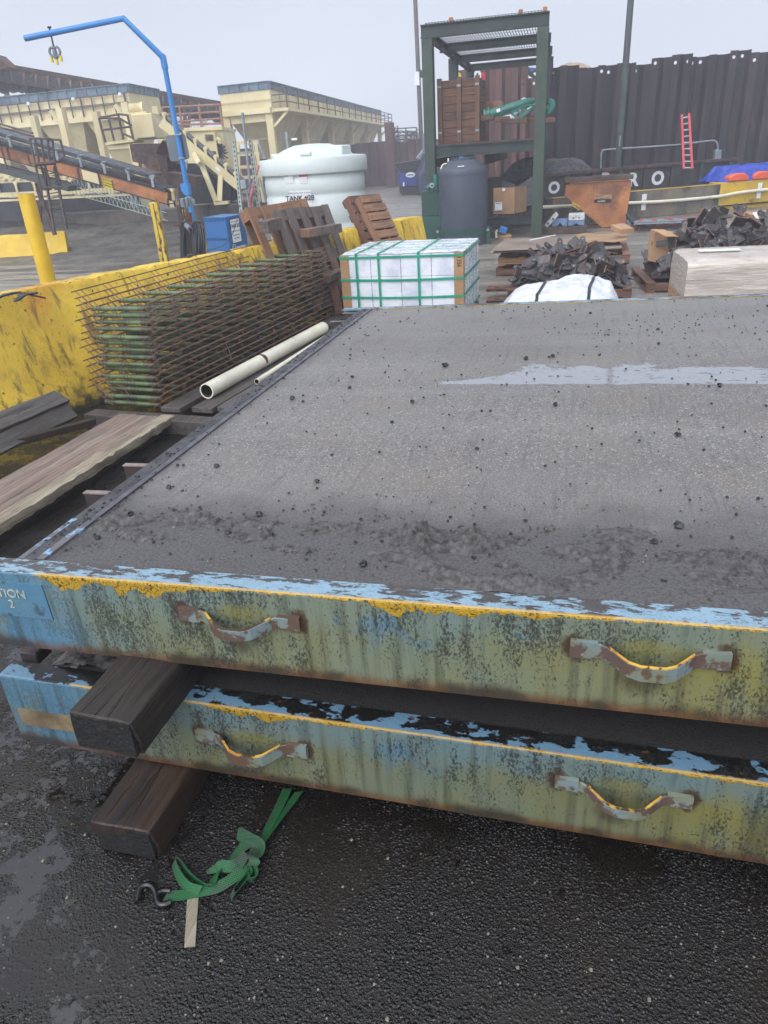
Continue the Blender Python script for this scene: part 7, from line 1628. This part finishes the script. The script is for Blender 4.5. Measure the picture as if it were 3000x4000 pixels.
sx = .66; q = M(); q.hexa([lf(sx, -.14, -.05), lf(sx + .052, -.14, -.05), lf(sx + .052, -.14, -.04), lf(sx, -.14, -.04), lf(sx, .06, -.05), lf(sx + .052, .06, -.05), lf(sx + .052, .06, -.04), lf(sx, .06, -.04)]); sg = q.build('caution_sign', X_['yelsign'], t)
sd_ = (a1 - a0).normalized()
for w, z, s_ in (('CAUTION', .025, .062), ('LOW OVERHEAD', -.035, .040), ('CLEARANCE', -.085, .040)): text(w, lf(sx + .026, z, -.056), sd_, UP, s_, X_['black'], t, 1.0)
ms = M()
for k in range(22):
    s = .47 + k * .022; ms.tube([lf(s, -.13, -.02), lf(s + .03, -.13 - .33, -.02)], .006, 4, False); ms.tube([lf(s + .03, -.13, -.02), lf(s, -.13 - .33, -.02)], .006, 4, False)
for z in (-.30, -.46): ms.tube([lf(.47, z, -.02), lf(.98, z, -.02)], .008, 4)
ms.build('guard_mesh', X_['strut'], t)
# caged ladder
t = thing('caged_ladder', 'rusty caged ladder climbing to the walkway of the orange conveyor', 'ladder', F(240, 905, 16.2)); dL = 16.3
r0a, r0b = F(172, 655, dL), F(213, 905, dL); r1a, r1b = F(212, 650, dL), F(262, 895, dL)
for a, b in ((r0a, r0b), (r1a, r1b)): q = M(); q.bar(a, b, .035, .05, V((0, 1, 0))); q.build('rail', X_['railing'], t)
for k in range(12): s = .1 + k * .075; q = M(); q.tube([r0a + (r0b - r0a) * s, r1a + (r1b - r1a) * s], .012, 6); q.build('rung', X_['railing'], t)
q = M()
tops = [(116, 541), (136, 540), (160, 541), (186, 541), (205, 545), (235, 546)]; bots = [(140, 650), (155, 648), (176, 646), (196, 644), (214, 640), (252, 612)]
for (a, b), (c, d) in zip(tops, bots): q.tube([F(a, b, dL - .25), F(c, d, dL - .2)], .022, 6)
for (a, b) in ((0, 5),):
    q.tube(smooth([F(tops[k][0], tops[k][1], dL - .25 - .1 * (k in (2, 3))) for k in range(6)], 3), .022, 6); q.tube(smooth([F(bots[k][0], bots[k][1] - 3, dL - .2 - .1 * (k in (2, 3))) for k in range(6)], 3), .022, 6)
for (a, b), (c, d) in (((140, 650), (165, 760)), ((160, 648), (183, 740)), ((176, 646), (200, 735)), ((214, 640), (238, 730)), ((165, 735), (245, 730))): q.tube([F(a, b, dL - .2), F(c, d, dL - .1)], .022, 6)
q.bar(F(130, 640, dL - .2), F(225, 632, dL - .2), .35, .04); q.build('cage', X_['railing'], t)
q = M(); q.bar(F(148, 740, dL + .1), F(215, 918, dL + .1), .07, .07, FWD); q.bar(F(160, 750, dL + .3), F(155, 870, dL + .3), .06, .06, FWD); q.build('brace', X_['rustdk'], t)
# ---- collecting conveyor low along the footing
t = thing('collecting_conveyor', 'low horizontal belt conveyor with cream side beam under the left bin', 'conveyor', F(250, 800, 20.5)); dl = 20.6
a0, a1 = F(-120, 768, dl), F(520, 738, dl); q = M(); q.bar(a0, a1, .06, .11); q.bar(a0 - UP * .13, a1 - UP * .13, .05, .05); q.build('side_beam', X_['cream'], t)
q = M(); q.bar(a0 + UP * .16 + FWD * .4, a1 + UP * .16 + FWD * .4, .7, .22); q.build('belt', X_['belt'], t)
for k in range(9): c = a0 + (a1 - a0) * (.08 + k * .11); q = M(); q.bar(c + UP * .05 - FWD * .02, c + UP * .26 - FWD * .02, .05, .05, FWD); q.tube([c + UP * .27 - FWD * .04, c + UP * .27 + FWD * .1], .05, 8); q.build('idler', X_['cream'], t, smooth=50)
q = M(); q.bar(F(-120, 715, dl + .8), F(330, 695, dl + .8), .08, .14); q.bar(F(-120, 690, dl + .9), F(330, 672, dl + .9), .05, .06)
for k in range(14): c = F(-100 + k * 30, 705 - k * 1.2, dl + .75); q.lathe([(.01, -.03), (.05, -.02), (.05, .02), (.01, .03)], c, 8)
q.build('gate_rail', X_['cream'], t)
slab([F(-200, 780, dl + 1.6), F(560, 760, dl + 1.6), F(560, 850, dl + 1.6), F(-200, 870, dl + 1.6)], FWD * .4, X_['belt'], 'skirt', t)
slab([F(545, 728, 19.6), F(580, 728, 19.6), F(590, 800, 19.6), F(553, 806, 19.6)], FWD * .12, X_['cream'], 'end_plate', t)
q = M(); q.prism([F(565, 745, 19.55), F(578, 744, 19.55), F(578, 752, 19.55), F(566, 754, 19.55)], FWD * .03); q.build('slot', X_['black'], t)
for u in (512, 527): q = M(); q.tube(smooth([F(u + 6, 738, 19.4), F(u, 742, 19.4), F(u + 2, 760, 19.4), F(u + 10, 812, 19.4)], 4), .045, 10); q.build('pipe', X_['galv'], t, smooth=50)
t = thing('step_ladder', 'short dark ladder standing on the footing by the chute tail box', 'ladder', F(660, 805, 17.3)); q = M()
for a, b in (((648, 735), (660, 808)), ((672, 735), (684, 808))): q.bar(F(a[0], a[1], 17.3), F(b[0], b[1], 17.3), .03, .04, FWD)
q.build('rails', X_['railing'], t); q = M()
for k in range(4): q.tube([F(651 + k * 3, 748 + k * 16, 17.3), F(675 + k * 3, 747 + k * 16, 17.3)], .012, 6)
q.build('rungs', X_['railing'], t)
t = thing('actuator', 'small cream actuator arm on the footing left of the hose post', 'actuator', F(680, 790, 16.8)); q = M(); q.prism([F(668, 742, 16.8), F(676, 740, 16.8), F(682, 782, 16.8), F(671, 786, 16.8)], FWD * .08); q.tube([F(671, 743, 16.78), F(671, 743, 16.95)], .04, 10); q.build('arm', X_['cream'], t, bevel=.006)
# cream frame stair behind the strut stand
t = thing('stair_tower', 'cream steel access frame seen behind the slotted strut stand', 'stair', F(960, 700, 19)); q = M(); ds = 19.5
for u0, u1 in ((930, 935), (985, 1012), (1000, 1030)): q.bar(F(u0, 560, ds), F(u1, 790, ds), .08, .08, FWD)
for v in (555, 600, 650, 690, 735): q.bar(F(915, v + 4, ds), F(1010 + (v - 555) * .1, v, ds), .07, .07)
q.build('frame', X_['cream'], t); q = M(); q.bar(F(1005, 545, ds), F(1035, 620, ds), .06, .06, FWD); q.tube([F(1015, 690, ds), F(1040, 790, ds)], .05, 6); q.build('grey_brace', X_['galv'], t)

# ================================================================== light
w = bpy.data.worlds.new('World'); SC.world = w; w.use_nodes = True; nt = w.node_tree; nt.nodes.clear()
ELEV, AZ = math.radians(38), math.radians(200)           # veiled sun, behind the camera to the left
SUN = V((math.sin(AZ) * math.cos(ELEV), math.cos(AZ) * math.cos(ELEV), math.sin(ELEV)))
out = nt.nodes.new('ShaderNodeOutputWorld'); bg = nt.nodes.new('ShaderNodeBackground'); nt.links.new(bg.outputs[0], out.inputs[0]); bg.inputs[1].default_value = .1
sky = nt.nodes.new('ShaderNodeTexSky'); sky.sky_type = 'NISHITA'; sky.sun_disc = False; sky.sun_elevation = ELEV; sky.sun_rotation = AZ; sky.air_density = 1.5; sky.dust_density = 4
tc = nt.nodes.new('ShaderNodeTexCoord'); sp = nt.nodes.new('ShaderNodeSeparateXYZ'); nt.links.new(tc.outputs['Generated'], sp.inputs[0])
rp = nt.nodes.new('ShaderNodeValToRGB'); nt.links.new(sp.outputs[2], rp.inputs[0])
HZ, MID, ZEN = (8.6, 9.1, 10.3), (6.7, 7.4, 9.0), (11.6, 12.2, 13.4)
el = rp.color_ramp.elements; el[0].position = 0; el[0].color = (1, 1, 1, 1); el[1].position = 1; el[1].color = (1, 1, 1, 1)
def overcast():
    e = rp.color_ramp.elements
    e[0].position = .0; e[0].color = (*[c / 15 for c in HZ], 1); e[1].position = .95; e[1].color = (*[c / 15 for c in ZEN], 1)
    m_ = e.new(.36); m_.color = (*[c / 15 for c in MID], 1)
overcast()
nz = nt.nodes.new('ShaderNodeTexNoise'); mp = nt.nodes.new('ShaderNodeMapping'); mp.inputs['Scale'].default_value = (1.2, 1.2, 3.0); nt.links.new(tc.outputs['Generated'], mp.inputs[0]); nt.links.new(mp.outputs[0], nz.inputs['Vector']); nz.inputs['Scale'].default_value = 2.2; nz.inputs['Detail'].default_value = 4
mr = nt.nodes.new('ShaderNodeMapRange'); nt.links.new(nz.outputs[0], mr.inputs[0]); mr.inputs[1].default_value = .3; mr.inputs[2].default_value = .7; mr.inputs[3].default_value = 15 * .94; mr.inputs[4].default_value = 15 * 1.04
dt = nt.nodes.new('ShaderNodeVectorMath'); dt.operation = 'DOT_PRODUCT'; nt.links.new(tc.outputs['Generated'], dt.inputs[0]); dt.inputs[1].default_value = SUN
gl = nt.nodes.new('ShaderNodeMapRange'); gl.interpolation_type = 'SMOOTHSTEP'; nt.links.new(dt.outputs['Value'], gl.inputs[0]); gl.inputs[1].default_value = .15; gl.inputs[2].default_value = 1; gl.inputs[3].default_value = 1; gl.inputs[4].default_value = 2.6
ml = nt.nodes.new('ShaderNodeMath'); ml.operation = 'MULTIPLY'; nt.links.new(mr.outputs[0], ml.inputs[0]); nt.links.new(gl.outputs[0], ml.inputs[1])
vm = nt.nodes.new('ShaderNodeVectorMath'); vm.operation = 'SCALE'; nt.links.new(rp.outputs[0], vm.inputs[0]); nt.links.new(ml.outputs[0], vm.inputs['Scale'])
mxn = nt.nodes.new('ShaderNodeMix'); mxn.data_type = 'RGBA'; mxn.inputs[0].default_value = .9; nt.links.new(sky.outputs[0], mxn.inputs[6]); nt.links.new(vm.outputs[0], mxn.inputs[7]); nt.links.new(mxn.outputs[2], bg.inputs[0])
sl = bpy.data.lights.new('sun', 'SUN'); sl.energy = 1.2; sl.angle = math.radians(35); sl.color = (1, .97, .93); so = bpy.data.objects.new('sun', sl); COL.objects.link(so)
so.rotation_mode = 'QUATERNION'; so.rotation_quaternion = SUN.to_track_quat('Z', 'Y')
so.location = (0, 0, 30)

# ---- damp air
q = M(); q.box(-70, 60, -8, 110, -1.2, 13.5); hz = q.build('haze', None, world=False); hz['kind'] = 'stuff'; hz['label'] = 'thin damp haze over the yard'
hm = bpy.data.materials.new('damp_air'); hm.use_nodes = True; ht = hm.node_tree; ht.nodes.clear(); ho = ht.nodes.new('ShaderNodeOutputMaterial'); hv = ht.nodes.new('ShaderNodeVolumePrincipled')
hv.inputs['Color'].default_value = (.90, .93, 1.0, 1); hv.inputs['Density'].default_value = .0054; hv.inputs['Anisotropy'].default_value = .2; ht.links.new(hv.outputs[0], ho.inputs['Volume']); hz.data.materials.clear(); hz.data.materials.append(hm)
vs = SC.view_settings; SC.display_settings.display_device = 'sRGB'
vs.view_transform = 'Standard'; vs.look = 'None'; vs.exposure = 0; vs.gamma = 1; vs.use_curve_mapping = False
SC.render.engine = 'CYCLES'; cy = SC.cycles
cy.use_denoising = True; cy.max_bounces = 6; cy.diffuse_bounces = 3; cy.glossy_bounces = 3; cy.volume_bounces = 1; cy.sample_clamp_indirect = 8
SC.render.film_transparent = False
